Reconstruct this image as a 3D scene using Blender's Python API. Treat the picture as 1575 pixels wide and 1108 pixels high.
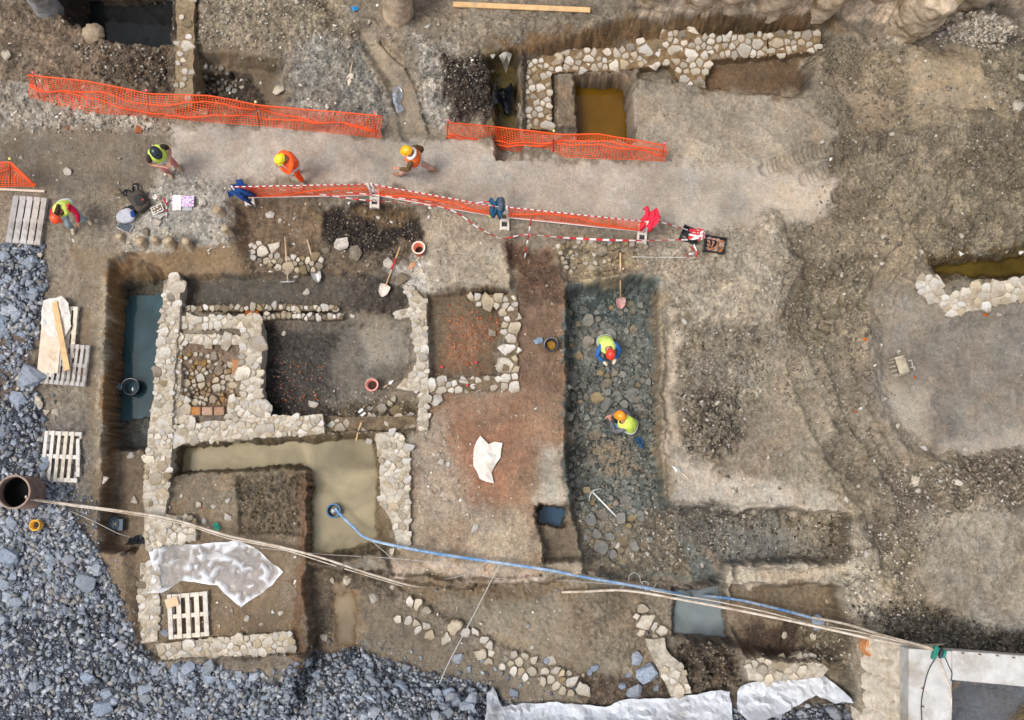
import bpy, bmesh, math, random
import numpy as np
from mathutils import Vector, Matrix
from mathutils import geometry as mgeo

SC = bpy.context.scene
for o in list(bpy.data.objects):
    bpy.data.objects.remove(o, do_unlink=True)
COL = SC.collection
R = math.radians

# ------------------------------------------------------------------ camera
HC, FPX, TILT = 24.0, 1632.0, R(8.57)
cam_d = bpy.data.cameras.new('camera')
cam_d.sensor_fit = 'HORIZONTAL'
cam_d.sensor_width = 36.0
cam_d.lens = 36.0 * FPX / 1575.0
cam_d.clip_end = 600.0
cam = bpy.data.objects.new('camera', cam_d)
COL.objects.link(cam)
cam.location = (0, 0, HC)
cam.rotation_euler = (TILT, 0, 0)
SC.camera = cam

# ------------------------------------------------------------------ light: flat, bright overcast
SUN_EL, SUN_AZ = R(66), R(-110)
world = bpy.data.worlds.new('World')
SC.world = world
world.use_nodes = True
wn = world.node_tree
bg = wn.nodes['Background']
sky = wn.nodes.new('ShaderNodeTexSky')
sky.sky_type = 'NISHITA'
sky.sun_disc = False
sky.sun_elevation = SUN_EL
sky.sun_rotation = SUN_AZ
sky.dust_density = 4.0
sky.air_density = 1.0
sky.ozone_density = 0.6
cloud = wn.nodes.new('ShaderNodeHueSaturation')      # thin overcast: the same sky, greyed
cloud.inputs['Saturation'].default_value = 0.5
wn.links.new(sky.outputs[0], cloud.inputs['Color'])
wn.links.new(cloud.outputs[0], bg.inputs[0])
bg.inputs[1].default_value = 0.15
sun_d = bpy.data.lights.new('sun', 'SUN')
sun_d.energy = 1.5
sun_d.angle = R(18)
sun_d.color = (1.0, 0.98, 0.95)
sun = bpy.data.objects.new('sun', sun_d)
COL.objects.link(sun)
sd = Vector((math.sin(SUN_AZ) * math.cos(SUN_EL), math.cos(SUN_AZ) * math.cos(SUN_EL), math.sin(SUN_EL)))
sun.rotation_euler = sd.to_track_quat('Z', 'Y').to_euler()
SC.view_settings.view_transform = 'Standard'
SC.view_settings.look = 'None'
SC.view_settings.gamma = 1.0
SC.view_settings.exposure = 0.33
SC.view_settings.use_curve_mapping = False

# ------------------------------------------------------------------ survey: photo pixel <-> site coordinates
CT, ST = math.cos(TILT), math.sin(TILT)
def P2(px, py, z=0.0):
    u = (np.asarray(px, float) - 787.5) / FPX
    v = (554.0 - np.asarray(py, float)) / FPX
    dy = ST + v * CT
    dz = -CT + v * ST
    s = (z - HC) / dz
    return u * s, dy * s
def PROJ(x, y, z):
    zz = z - HC
    depth = y * ST - zz * CT
    up = y * CT + zz * ST
    return 787.5 + FPX * x / depth, 554.0 - FPX * up / depth
def P(px, py, z=0.0):
    x, y = P2(px, py, z)
    return Vector((float(x), float(y), z))
def PL(poly, z=0.0):
    a = np.array(poly, float)
    x, y = P2(a[:, 0], a[:, 1], z)
    return np.stack([x, y], 1)

def lin(c):
    out = []
    for v in c[:3]:
        v = v / 255.0
        out.append(v / 12.92 if v <= 0.04045 else ((v + 0.055) / 1.055) ** 2.4)
    return tuple(out)

# ------------------------------------------------------------------ noise
_rng = np.random.default_rng(7)
_T = _rng.random((256, 256))
_J = _rng.random((256, 256, 3))
def vnoise(x, y, ox=0.0, oy=0.0):
    x = x + ox; y = y + oy
    xi = np.floor(x).astype(np.int64); yi = np.floor(y).astype(np.int64)
    fx = x - xi; fy = y - yi
    fx = fx * fx * fx * (fx * (fx * 6 - 15) + 10); fy = fy * fy * fy * (fy * (fy * 6 - 15) + 10)
    x0 = xi & 255; x1 = (xi + 1) & 255; y0 = yi & 255; y1 = (yi + 1) & 255
    return (_T[x0, y0] * (1 - fx) + _T[x1, y0] * fx) * (1 - fy) + (_T[x0, y1] * (1 - fx) + _T[x1, y1] * fx) * fy
def fbm(x, y, f=1.0, octv=4, seed=0, gain=0.5):
    s = np.zeros_like(x); a = 1.0; t = 0.0
    for k in range(octv):
        c, d = math.cos(0.7 * k), math.sin(0.7 * k)
        s += a * vnoise((x * c - y * d) * f, (x * d + y * c) * f, seed * 17.3 + k * 5.1, seed * 9.7 + k * 3.3)
        t += a; a *= gain; f *= 2.03
    return s / t          # 0..1
def worley(x, y, f, seed=0):
    x = x * f + seed * 13.7; y = y * f + seed * 7.1
    xi = np.floor(x).astype(np.int64); yi = np.floor(y).astype(np.int64)
    best = np.full(x.shape, 9.0); second = np.full(x.shape, 9.0); idv = np.zeros(x.shape)
    for i in (-1, 0, 1):
        for j in (-1, 0, 1):
            jj = _J[(xi + i) & 255, (yi + j) & 255]
            d = (xi + i + jj[..., 0] - x) ** 2 + (yi + j + jj[..., 1] - y) ** 2
            c = d < best
            second = np.where(c, best, np.minimum(second, d))
            idv = np.where(c, jj[..., 2], idv)
            best = np.where(c, d, best)
    return np.sqrt(best), np.sqrt(second), idv

def seg_dist(x, y, a, b):
    ax, ay = a; bx, by = b
    dx, dy = bx - ax, by - ay
    L = dx * dx + dy * dy + 1e-12
    t = np.clip(((x - ax) * dx + (y - ay) * dy) / L, 0, 1)
    return np.hypot(x - ax - t * dx, y - ay - t * dy), t
def inside(x, y, poly):
    c = np.zeros(x.shape, bool)
    n = len(poly)
    for i in range(n):
        x0, y0 = poly[i]; x1, y1 = poly[(i + 1) % n]
        if y0 == y1: continue
        cond = ((y0 > y) != (y1 > y)) & (x < (x1 - x0) * (y - y0) / (y1 - y0) + x0)
        c ^= cond
    return c
def sdist(x, y, poly):
    d = np.full(x.shape, 1e9)
    n = len(poly)
    for i in range(n):
        dd, _ = seg_dist(x, y, poly[i], poly[(i + 1) % n])
        d = np.minimum(d, dd)
    return np.where(inside(x, y, poly), -d, d)
def sm(t):
    t = np.clip(t, 0, 1)
    return t * t * (3 - 2 * t)

# ------------------------------------------------------------------ tagging and linking
def tag(o, label=None, cat=None, group=None, kind=None):
    if label: o['label'] = label
    if cat: o['category'] = cat
    if group: o['group'] = group
    if kind: o['kind'] = kind
    return o
def empty(name, loc=(0, 0, 0), rz=0.0, label=None, cat=None, group=None):
    o = bpy.data.objects.new(name, None)
    o.empty_display_size = 0.1
    COL.objects.link(o)
    o.location = loc
    o.rotation_euler = (0, 0, rz)
    return tag(o, label, cat, group)
def link(name, me, mat=None, parent=None, loc=None, rz=None):
    o = bpy.data.objects.new(name, me)
    COL.objects.link(o)
    if mat is not None and not me.materials:
        me.materials.append(mat)
    if parent is not None: o.parent = parent
    if loc is not None: o.location = loc
    if rz is not None: o.rotation_euler = (0, 0, rz)
    return o
def mesh(name, v, f, smooth=False):
    me = bpy.data.meshes.new(name)
    me.from_pydata([tuple(map(float, p)) for p in v], [], [tuple(int(i) for i in q) for q in f])
    me.update()
    if smooth:
        me.polygons.foreach_set('use_smooth', [True] * len(me.polygons))
    return me
def copy_tree(o, parent=None):
    c = o.copy(); COL.objects.link(c); c.parent = parent
    for ch in list(o.children): copy_tree(ch, c)
    return c

# ------------------------------------------------------------------ materials
MATS = {}
def nodes(name):
    m = bpy.data.materials.new(name)
    m.use_nodes = True
    nt = m.node_tree
    return m, nt, nt.nodes, nt.links, nt.nodes['Principled BSDF']
def mat(name, rgb, rough=0.7, var=0.25, scale=12.0, bump=0.3, objvar=0.0, metal=0.0, bscale=None, dirt=None, dirt_amt=0.5, spec=0.4):
    """plain procedural surface: base colour broken up by noise, optional grime, bump and a per-object tint"""
    if name in MATS: return MATS[name]
    m, nt, N, L, b = nodes(name)
    c = lin(rgb)
    tc = N.new('ShaderNodeTexCoord')
    no = N.new('ShaderNodeTexNoise'); no.inputs['Scale'].default_value = scale; no.inputs['Detail'].default_value = 6
    L.new(tc.outputs['Object'], no.inputs['Vector'])
    mr = N.new('ShaderNodeMapRange'); mr.inputs[1].default_value = 0.3; mr.inputs[2].default_value = 0.7
    mr.inputs[3].default_value = 1 - var; mr.inputs[4].default_value = 1 + var
    L.new(no.outputs[0], mr.inputs[0])
    hs = N.new('ShaderNodeHueSaturation'); hs.inputs['Color'].default_value = (*c, 1)
    fac = mr.outputs[0]
    if objvar:
        oi = N.new('ShaderNodeObjectInfo')
        m2 = N.new('ShaderNodeMapRange'); m2.inputs[3].default_value = 1 - objvar; m2.inputs[4].default_value = 1 + objvar
        L.new(oi.outputs['Random'], m2.inputs[0])
        mu = N.new('ShaderNodeMath'); mu.operation = 'MULTIPLY'
        L.new(mr.outputs[0], mu.inputs[0]); L.new(m2.outputs[0], mu.inputs[1])
        fac = mu.outputs[0]
        m3 = N.new('ShaderNodeMath'); m3.operation = 'MULTIPLY'; m3.inputs[1].default_value = 7.31
        fr = N.new('ShaderNodeMath'); fr.operation = 'FRACT'
        L.new(oi.outputs['Random'], m3.inputs[0]); L.new(m3.outputs[0], fr.inputs[0])
        m4 = N.new('ShaderNodeMapRange'); m4.inputs[3].default_value = 0.6; m4.inputs[4].default_value = 1.5
        L.new(fr.outputs[0], m4.inputs[0]); L.new(m4.outputs[0], hs.inputs['Saturation'])
    L.new(fac, hs.inputs['Value'])
    out = hs.outputs[0]
    if dirt is not None:
        n2 = N.new('ShaderNodeTexNoise'); n2.inputs['Scale'].default_value = scale * 0.35; n2.inputs['Detail'].default_value = 8
        n2.inputs['Roughness'].default_value = 0.7
        ge = N.new('ShaderNodeTexCoord')
        L.new(ge.outputs['Object'], n2.inputs['Vector'])
        r2 = N.new('ShaderNodeMapRange'); r2.inputs[1].default_value = 0.62 - 0.3 * dirt_amt; r2.inputs[2].default_value = 0.78 - 0.3 * dirt_amt
        L.new(n2.outputs[0], r2.inputs[0])
        mx = N.new('ShaderNodeMix'); mx.data_type = 'RGBA'
        L.new(r2.outputs[0], mx.inputs[0]); L.new(out, mx.inputs[6]); mx.inputs[7].default_value = (*lin(dirt), 1)
        out = mx.outputs[2]
    L.new(out, b.inputs['Base Color'])
    b.inputs['Roughness'].default_value = rough
    b.inputs['Metallic'].default_value = metal
    b.inputs['Specular IOR Level'].default_value = spec
    if bump:
        bn = N.new('ShaderNodeTexNoise'); bn.inputs['Scale'].default_value = bscale or scale * 3; bn.inputs['Detail'].default_value = 5
        L.new(tc.outputs['Object'], bn.inputs['Vector'])
        bp = N.new('ShaderNodeBump'); bp.inputs['Strength'].default_value = bump; bp.inputs['Distance'].default_value = 0.02
        L.new(bn.outputs[0], bp.inputs['Height']); L.new(bp.outputs[0], b.inputs['Normal'])
    MATS[name] = m
    return m
def mat_attr(name, rough=0.85, sp_scale=45.0, var=0.42, bump=1.0, specks=True, wetattr=False):
    """soil or stones whose own colour is stored per vertex, broken up with fine grit"""
    m, nt, N, L, b = nodes(name)
    at = N.new('ShaderNodeAttribute'); at.attribute_name = 'Col'
    tc = N.new('ShaderNodeTexCoord')
    no = N.new('ShaderNodeTexNoise'); no.inputs['Scale'].default_value = sp_scale; no.inputs['Detail'].default_value = 4; no.inputs['Roughness'].default_value = 0.65
    L.new(tc.outputs['Object'], no.inputs['Vector'])
    mr = N.new('ShaderNodeMapRange'); mr.inputs[1].default_value = 0.32; mr.inputs[2].default_value = 0.68
    mr.inputs[3].default_value = 1 - var; mr.inputs[4].default_value = 1 + var
    L.new(no.outputs[0], mr.inputs[0])
    nb_ = N.new('ShaderNodeTexNoise'); nb_.inputs['Scale'].default_value = sp_scale * 0.3; nb_.inputs['Detail'].default_value = 5; nb_.inputs['Roughness'].default_value = 0.7
    L.new(tc.outputs['Object'], nb_.inputs['Vector'])
    mb_ = N.new('ShaderNodeMapRange'); mb_.inputs[1].default_value = 0.36; mb_.inputs[2].default_value = 0.64; mb_.inputs[3].default_value = 1 - var * .8; mb_.inputs[4].default_value = 1 + var * .7
    L.new(nb_.outputs[0], mb_.inputs[0])
    mm_ = N.new('ShaderNodeMath'); mm_.operation = 'MULTIPLY'; L.new(mr.outputs[0], mm_.inputs[0]); L.new(mb_.outputs[0], mm_.inputs[1])
    if specks:
        g0 = N.new('ShaderNodeAttribute'); g0.attribute_name = 'grit'
        g1 = N.new('ShaderNodeMapRange'); g1.inputs[3].default_value = 0.3; g1.inputs[4].default_value = 1.0; L.new(g0.outputs['Fac'], g1.inputs[0])
        g2 = N.new('ShaderNodeMath'); g2.operation = 'SUBTRACT'; g2.inputs[1].default_value = 1.0; L.new(mm_.outputs[0], g2.inputs[0])
        g3 = N.new('ShaderNodeMath'); g3.operation = 'MULTIPLY_ADD'; g3.inputs[2].default_value = 1.0; L.new(g2.outputs[0], g3.inputs[0]); L.new(g1.outputs[0], g3.inputs[1])
        mm_ = g3
    mu = N.new('ShaderNodeVectorMath'); mu.operation = 'SCALE'
    L.new(at.outputs['Color'], mu.inputs[0]); L.new(mm_.outputs[0], mu.inputs['Scale'])
    col = mu.outputs[0]
    if specks:
        vo = N.new('ShaderNodeTexVoronoi'); vo.inputs['Scale'].default_value = 26.0
        L.new(tc.outputs['Object'], vo.inputs['Vector'])
        lt = N.new('ShaderNodeMapRange'); lt.inputs[1].default_value = 0.26; lt.inputs[2].default_value = 0.14; 
        L.new(vo.outputs['Distance'], lt.inputs[0])
        se = N.new('ShaderNodeSeparateColor'); L.new(vo.outputs['Color'], se.inputs[0])
        th = N.new('ShaderNodeMapRange'); th.inputs[1].default_value = 0.80; th.inputs[2].default_value = 0.86
        L.new(se.outputs[0], th.inputs[0])
        a2 = N.new('ShaderNodeMath'); a2.operation = 'MULTIPLY'; L.new(lt.outputs[0], a2.inputs[0]); L.new(th.outputs[0], a2.inputs[1])
        a3 = N.new('ShaderNodeMath'); a3.operation = 'MULTIPLY'; L.new(a2.outputs[0], a3.inputs[0])
        gr = N.new('ShaderNodeAttribute'); gr.attribute_name = 'grit'
        L.new(gr.outputs['Fac'], a3.inputs[1])
        mx = N.new('ShaderNodeMix'); mx.data_type = 'RGBA'
        L.new(a3.outputs[0], mx.inputs[0]); L.new(col, mx.inputs[6])
        rp = N.new('ShaderNodeValToRGB'); rp.color_ramp.interpolation = 'CONSTANT'
        els = rp.color_ramp.elements
        els[0].position = 0; els[0].color = (*lin((196, 188, 172)), 1)
        els[1].position = 0.45; els[1].color = (*lin((168, 158, 140)), 1)
        for p_, c_ in ((0.6, (92, 88, 80)), (0.82, (212, 206, 196)), (0.94, (158, 100, 70))):
            e = els.new(p_); e.color = (*lin(c_), 1)
        L.new(se.outputs[1], rp.inputs[0]); L.new(rp.outputs[0], mx.inputs[7])
        col = mx.outputs[2]
    L.new(col, b.inputs['Base Color'])
    b.inputs['Roughness'].default_value = rough
    b.inputs['Specular IOR Level'].default_value = 0.3
    if wetattr:
        wa = N.new('ShaderNodeAttribute'); wa.attribute_name = 'wet'
        wr = N.new('ShaderNodeMapRange'); wr.inputs[3].default_value = rough; wr.inputs[4].default_value = 0.38
        L.new(wa.outputs['Fac'], wr.inputs[0]); L.new(wr.outputs[0], b.inputs['Roughness'])
    bn = N.new('ShaderNodeTexNoise'); bn.inputs['Scale'].default_value = sp_scale * 0.7; bn.inputs['Detail'].default_value = 5
    L.new(tc.outputs['Object'], bn.inputs['Vector'])
    bp = N.new('ShaderNodeBump'); bp.inputs['Strength'].default_value = bump; bp.inputs['Distance'].default_value = 0.03
    L.new(bn.outputs[0], bp.inputs['Height']); L.new(bp.outputs[0], b.inputs['Normal'])
    MATS[name] = m
    return m
# ================================================================== GROUND: one height-field sheet, fine under the photograph, coarse beyond
def axis(lo, hi, step, far):
    mid = np.arange(lo, hi + step, step)
    ext = []; s = step; v = 0.0
    while v < far:
        s *= 1.35; v += s; ext.append(v)
    ext = np.array(ext)
    return np.concatenate([lo - ext[::-1], mid, mid[-1] + ext])
STEP = 0.0266
gx = axis(-12.9, 12.9, STEP, 120.0)
gy = axis(-5.4, 12.6, STEP, 120.0)
X, Y = np.meshgrid(gx, gy, indexing='ij')
NX, NY = X.shape
Hh = (fbm(X, Y, 0.35, 3, 1) - 0.5) * 0.18
# ragged edges: all outlines below are tested at slightly displaced points
WX = X + (fbm(X, Y, 1.6, 3, 2) - 0.5) * 0.16 + (fbm(X, Y, 7.0, 2, 3) - 0.5) * 0.09
WY = Y + (fbm(X, Y, 1.6, 3, 4) - 0.5) * 0.16 + (fbm(X, Y, 7.0, 2, 5) - 0.5) * 0.09
WX += (fbm(X, Y, 17.0, 2, 51) - 0.5) * 0.06
WY += (fbm(X, Y, 17.0, 2, 52) - 0.5) * 0.06

def window(poly, pad):
    x0, y0 = poly.min(0) - pad; x1, y1 = poly.max(0) + pad
    i0, i1 = np.searchsorted(gx, [x0, x1]); j0, j1 = np.searchsorted(gy, [y0, y1])
    return slice(max(i0 - 1, 0), i1 + 1), slice(max(j0 - 1, 0), j1 + 1)
def level(rim, z, w=0.15, zr=0.0, floor=None, keep=0.0, soft=True):
    """cut a pit or raise a bank: rim outline (photo px at height zr), floor at z, side width w or an explicit floor outline"""
    pr = PL(rim, zr)
    I, J = window(pr, 0.3)
    x, y = WX[I, J], WY[I, J]
    d = sdist(x, y, pr)
    if floor is None:
        t = np.clip(1 + d / w, 0, 1)
    else:
        df = np.maximum(sdist(x, y, PL(floor, z)), 0)
        t = df / (df + np.maximum(-d, 0) + 1e-6)
    if soft: t = 0.5 * t + 0.5 * sm(t)
    m = d < 0
    h = Hh[I, J]
    zz = z + keep * (h - h.mean()) + (fbm(X[I, J], Y[I, J], 0.9, 3, 6) - 0.5) * 0.07
    h[m] = (zz + (h - zz) * t)[m]
def groove(pts, width, depth, zr=0.0, tread=0.0, ridge=0.0):
    pp = PL(pts, zr)
    I, J = window(pp, width * 2.2)
    x, y = .65 * X[I, J] + .35 * WX[I, J], .65 * Y[I, J] + .35 * WY[I, J]
    best = np.full(x.shape, 1e9); along = np.zeros(x.shape); acc = 0.0
    for a, b in zip(pp[:-1], pp[1:]):
        d, t = seg_dist(x, y, a, b)
        L = float(np.hypot(*(b - a)))
        c = d < best
        along = np.where(c, acc + t * L, along); best = np.where(c, d, best); acc += L
    g = np.exp(-(best / width) ** 4)
    h = Hh[I, J]
    h -= depth * g
    if tread: h += tread * g * (np.sin(along * 2 * math.pi / 0.11) > 0.1)
    if ridge: h += ridge * np.exp(-((best - width * 1.35) / (width * 0.35)) ** 2) * (0.5 + fbm(x, y, 4, 2, 8))

# --- broad levels -------------------------------------------------------------------------------------
level([(-200, -200), (300, -200), (300, 90), (200, 120), (100, 110), (-200, 100)], 0.12, 0.5)
level([(290, -40), (470, -40), (520, 30), (500, 62), (440, 76), (300, 73)], 0.22, 0.35)
level([(640, 20), (960, 10), (940, 60), (790, 66), (690, 90), (640, 70)], 0.12, 0.4)
level([(297, 73), (360, 76), (446, 90), (436, 112), (448, 132), (425, 176), (297, 168)], -0.5, 0.2, 0.1)
level([(300, 112), (364, 106), (368, 142), (302, 152)], -0.85, 0.1, -0.45)
level([(196, 84), (268, 70), (268, 160), (205, 150)], -0.15, 0.3, 0.1)
# black pit, top left
level([(82, -60), (84, 6), (100, 38), (128, 44), (160, 62), (200, 66), (245, 72), (266, 66), (270, -60)], -1.7, 0.25, 0.1)
# gravelly bank and rutted ramp north of the walkway
level([(475, 60), (560, 55), (600, 130), (600, 205), (480, 175), (440, 130)], 0.12, 0.4)
groove([(560, 50), (596, 95), (622, 150), (634, 205)], 0.26, 0.12, ridge=0.05)
groove([(585, 60), (625, 100), (648, 150), (660, 200)], 0.07, 0.18)
level([(680, 60), (742, 70), (752, 110), (756, 180), (700, 190), (682, 140)], 0.22, 0.4)
# flooded strip beside the tee-shaped wall
level([(744, 84), (792, 70), (802, 82), (806, 250), (760, 250), (752, 140)], -0.85, 0.16)
# trench around the north wall
level([(800, 74), (890, 52), (965, 26), (1110, 18), (1275, 12), (1292, 50), (1262, 92), (1240, 152), (1182, 147), (1080, 138), (1030, 122), (985, 126), (972, 150), (968, 214), (800, 208)], -0.72, 0.3)
level([(848, 112), (960, 108), (985, 100), (985, 126), (970, 150), (968, 214), (852, 205)], -0.4, 0.12, -0.6)
level([(880, 112), (962, 112), (972, 130), (968, 150), (976, 206), (975, 226), (886, 222)], -1.3, 0.12, -0.35)
level([(1086, 92), (1232, 84), (1238, 152), (1182, 147), (1084, 138)], -0.8, 0.12, -0.6)
# bank behind, top right
level([(955, -300), (958, 12), (1000, 24), (1120, 24), (1180, 18), (1270, 34), (1300, 22), (1380, 56), (1460, 20), (1590, 10), (2300, -300)], 2.6, 1.2, 0.2)
level([(-500, -700), (2200, -700), (2200, -90), (960, -90), (-500, -90)], 2.4, 1.5, 1.0)
# spoil heaps, right
level([(1420, 40), (1500, 10), (1570, 25), (1575, 70), (1520, 95), (1450, 75)], 0.4, 0.4)
level([(1400, 75), (1520, 70), (1530, 130), (1480, 165), (1400, 165)], 0.12, 0.4)
level([(1250, 90), (1320, 60), (1400, 70), (1400, 190), (1320, 200), (1260, 150)], -0.18, 0.5)
# pond and wall on the right
level([(1400, 300), (1700, 200), (1700, 445), (1440, 440), (1400, 400)], -0.2, 0.6)
level([(1425, 398), (1500, 386), (1700, 370), (1700, 432), (1500, 436), (1430, 428)], -0.55, 0.3, -0.2)
level([(1340, 470), (1460, 490), (1700, 450), (1700, 690), (1460, 730), (1390, 690), (1345, 590)], -0.25, 0.35)
# pale shelf by the walkway and lower ground below
level([(1030, 420), (1120, 356), (1190, 318), (1215, 360), (1228, 396), (1204, 440), (1198, 492), (1110, 498), (1040, 490), (1012, 460)], 0.06, 0.12)
level([(1036, 494), (1198, 494), (1212, 440), (1238, 400), (1300, 420), (1330, 520), (1330, 640), (1340, 780), (1310, 790), (1024, 775), (1018, 620), (1020, 500)], -0.16, 0.12)
level([(1030, 560), (1100, 560), (1140, 650), (1110, 710), (1050, 690)], -0.02, 0.5, -0.15)
for a in ([(1228, 560), (1256, 640), (1300, 720), (1345, 790), (1368, 860)], [(1282, 540), (1310, 620), (1352, 700), (1402, 770), (1425, 850)], [(1352, 660), (1395, 735), (1440, 800)]):
    groove(a, 0.2, 0.07, ridge=0.04, tread=0.02)
for a in ([(1240, 275), (1330, 240), (1440, 215), (1575, 195)], [(1290, 300), (1400, 258), (1575, 235)], [(1180, 258), (1240, 238), (1310, 225)]):
    groove(a, 0.17, 0.07, tread=0.045, ridge=0.05)
for a in ([(1290, 430), (1340, 380), (1400, 350)], [(1330, 470), (1375, 400), (1425, 330)], [(1270, 500), (1280, 440), (1310, 390)]):
    groove(a, 0.15, 0.07, ridge=0.04)
# trench on the far side of the lower shelf, the berm, and the lower pits
level([(1024, 772), (1130, 786), (1230, 778), (1312, 790), (1308, 868), (1220, 868), (1118, 872), (1112, 905), (1062, 900), (1010, 830)], -0.85, 0.12, -0.1)
level([(1118, 868), (1220, 874), (1300, 864), (1312, 890), (1290, 900), (1120, 898)], -0.35, 0.08, -0.4)
level([(1118, 893), (1288, 893), (1298, 940), (1310, 985), (1290, 1020), (1140, 1012), (1120, 960)], -0.95, 0.16, -0.3)
level([(1305, 800), (1345, 820), (1380, 930), (1350, 960), (1290, 950), (1280, 890), (1310, 880)], 0.12, 0.25)
level([(1400, 760), (1500, 720), (1700, 690), (1700, 1000), (1480, 985), (1420, 930), (1385, 850)], 0.25, 0.4)
level([(1320, 925), (1420, 935), (1500, 975), (1700, 985), (1700, 1060), (1400, 1040), (1330, 990)], 0.55, 0.6, 0.2)
level([(1462, 1052), (1800, 1085), (1800, 1400), (1460, 1400)], -0.2, 0.1, 0.5)
# west block: path side, stub row and brown face
level([(95, 260), (360, 275), (362, 300), (360, 380), (215, 392), (170, 400), (110, 380)], 0.10, 0.35)
# main excavation
level([(205, 386), (360, 378), (362, 318), (480, 300), (640, 318), (660, 360), (660, 440), (780, 447), (782, 380), (800, 360), (850, 388), (868, 440), (868, 780), (832, 790), (832, 886), (700, 894), (600, 886), (580, 845), (470, 862), (470, 1005), (330, 1022), (205, 1010), (175, 800), (165, 600), (178, 440)],
      -0.25, 0.10, 0.05, floor=[(200, 430), (385, 425), (400, 345), (480, 335), (630, 335), (650, 430), (800, 450), (800, 395), (850, 420), (866, 440), (866, 780), (832, 790), (832, 886), (600, 886), (470, 862), (466, 1005), (220, 1010), (200, 700)])
# dark slope north of the rooms
level([(362, 318), (480, 306), (640, 322), (655, 368), (640, 420), (612, 440), (640, 480), (640, 640), (400, 640), (400, 492), (275, 492), (275, 425), (372, 425)], -0.42, 0.25, -0.2)
level([(275, 428), (420, 418), (560, 420), (628, 445), (638, 600), (645, 660), (500, 668), (500, 640), (398, 642), (398, 492), (275, 472)], -0.62, 0.1, -0.4)
level([(398, 492), (560, 492), (640, 500), (640, 560), (600, 600), (560, 640), (398, 642)], -0.80, 0.2, -0.6)
level([(276, 526), (368, 526), (370, 632), (276, 632)], -0.28, 0.1, -0.22)
level([(296, 548), (336, 544), (362, 562), (368, 590), (356, 616), (320, 626), (284, 618), (268, 592), (274, 562)], -0.48, 0.3, -0.28)
# small room with tile scatter
level([(656, 448), (782, 448), (768, 580), (660, 586)], -0.45, 0.07, -0.25)
level([(780, 372), (852, 392), (866, 440), (866, 560), (796, 560), (796, 455), (782, 448)], -0.28, 0.15, -0.2)
# west trench
level([(165, 398), (200, 388), (262, 420), (252, 440), (238, 560), (222, 690), (215, 850), (225, 862), (150, 850), (158, 640)], -1.15, 0.2, 0.0,
      floor=[(200, 450), (262, 430), (250, 560), (236, 690), (188, 690), (196, 560)])
level([(176, 685), (230, 685), (222, 850), (168, 850)], -0.75, 0.12, -0.7)
# flooded L
level([(264, 682), (400, 672), (500, 668), (584, 664), (590, 700), (586, 770), (604, 845), (590, 850), (478, 872), (466, 862), (474, 724), (262, 732)], -1.05, 0.1, -0.3,
      floor=[(290, 690), (578, 680), (574, 830), (480, 850), (484, 712), (290, 724)])
level([(262, 730), (474, 722), (468, 862), (470, 1000), (330, 1005), (256, 1000)], -0.32, 0.14, -0.3, keep=0.6)
level([(360, 735), (474, 726), (470, 825), (368, 820)], -0.42, 0.08, -0.3)
# south lowland
level([(470, 862), (480, 868), (600, 880), (612, 892), (700, 900), (832, 892), (900, 882), (1060, 895), (1062, 990), (1140, 1010), (1300, 1020), (1330, 1130), (440, 1130), (470, 1005)], -0.9, 0.12, -0.4)
level([(508, 905), (556, 900), (558, 1005), (506, 1008)], -1.06, 0.3, -0.9)
groove([(620, 902), (680, 940), (740, 972), (800, 998), (860, 1020), (900, 1046)], 0.12, 0.10, -0.9)
level([(1036, 902), (1118, 896), (1130, 990), (1034, 986)], -1.35, 0.14, -0.8)
level([(1040, 985), (1130, 985), (1140, 1050), (1070, 1060)], -0.65, 0.3, -0.8)
# middle trench
level([(866, 446), (884, 436), (952, 422), (1010, 428), (1020, 500), (1016, 620), (1024, 700), (1026, 774), (1064, 830), (1112, 900), (1060, 905), (900, 884), (892, 866), (874, 780), (868, 700)], -0.95, 0.1, -0.15,
      floor=[(872, 462), (1000, 450), (1006, 620), (1010, 760), (1040, 830), (1090, 892), (1060, 900), (900, 880), (880, 780)])
level([(850, 392), (880, 372), (965, 380), (975, 410), (955, 426), (884, 440), (866, 440)], -0.35, 0.3, -0.05)
level([(822, 778), (872, 776), (890, 808), (895, 864), (836, 866)], -0.6, 0.08, -0.25)
level([(828, 774), (870, 780), (872, 812), (828, 808)], -1.3, 0.06, -0.5)
# crushed stone: left bench and the heap spilling in from the south
level([(-400, 362), (66, 376), (72, 440), (60, 560), (66, 680), (110, 760), (150, 840), (-400, 900)], 0.10, 0.25)
level([(-400, 780), (100, 780), (155, 850), (190, 930), (214, 996), (250, 1022), (330, 1020), (430, 1052), (480, 1008), (560, 1000), (650, 1035), (740, 1056), (800, 1085), (900, 1095), (1060, 1085), (1130, 1075), (1310, 1070), (1330, 1500), (-400, 1500)], 0.05, 1.0, -0.5)

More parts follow.
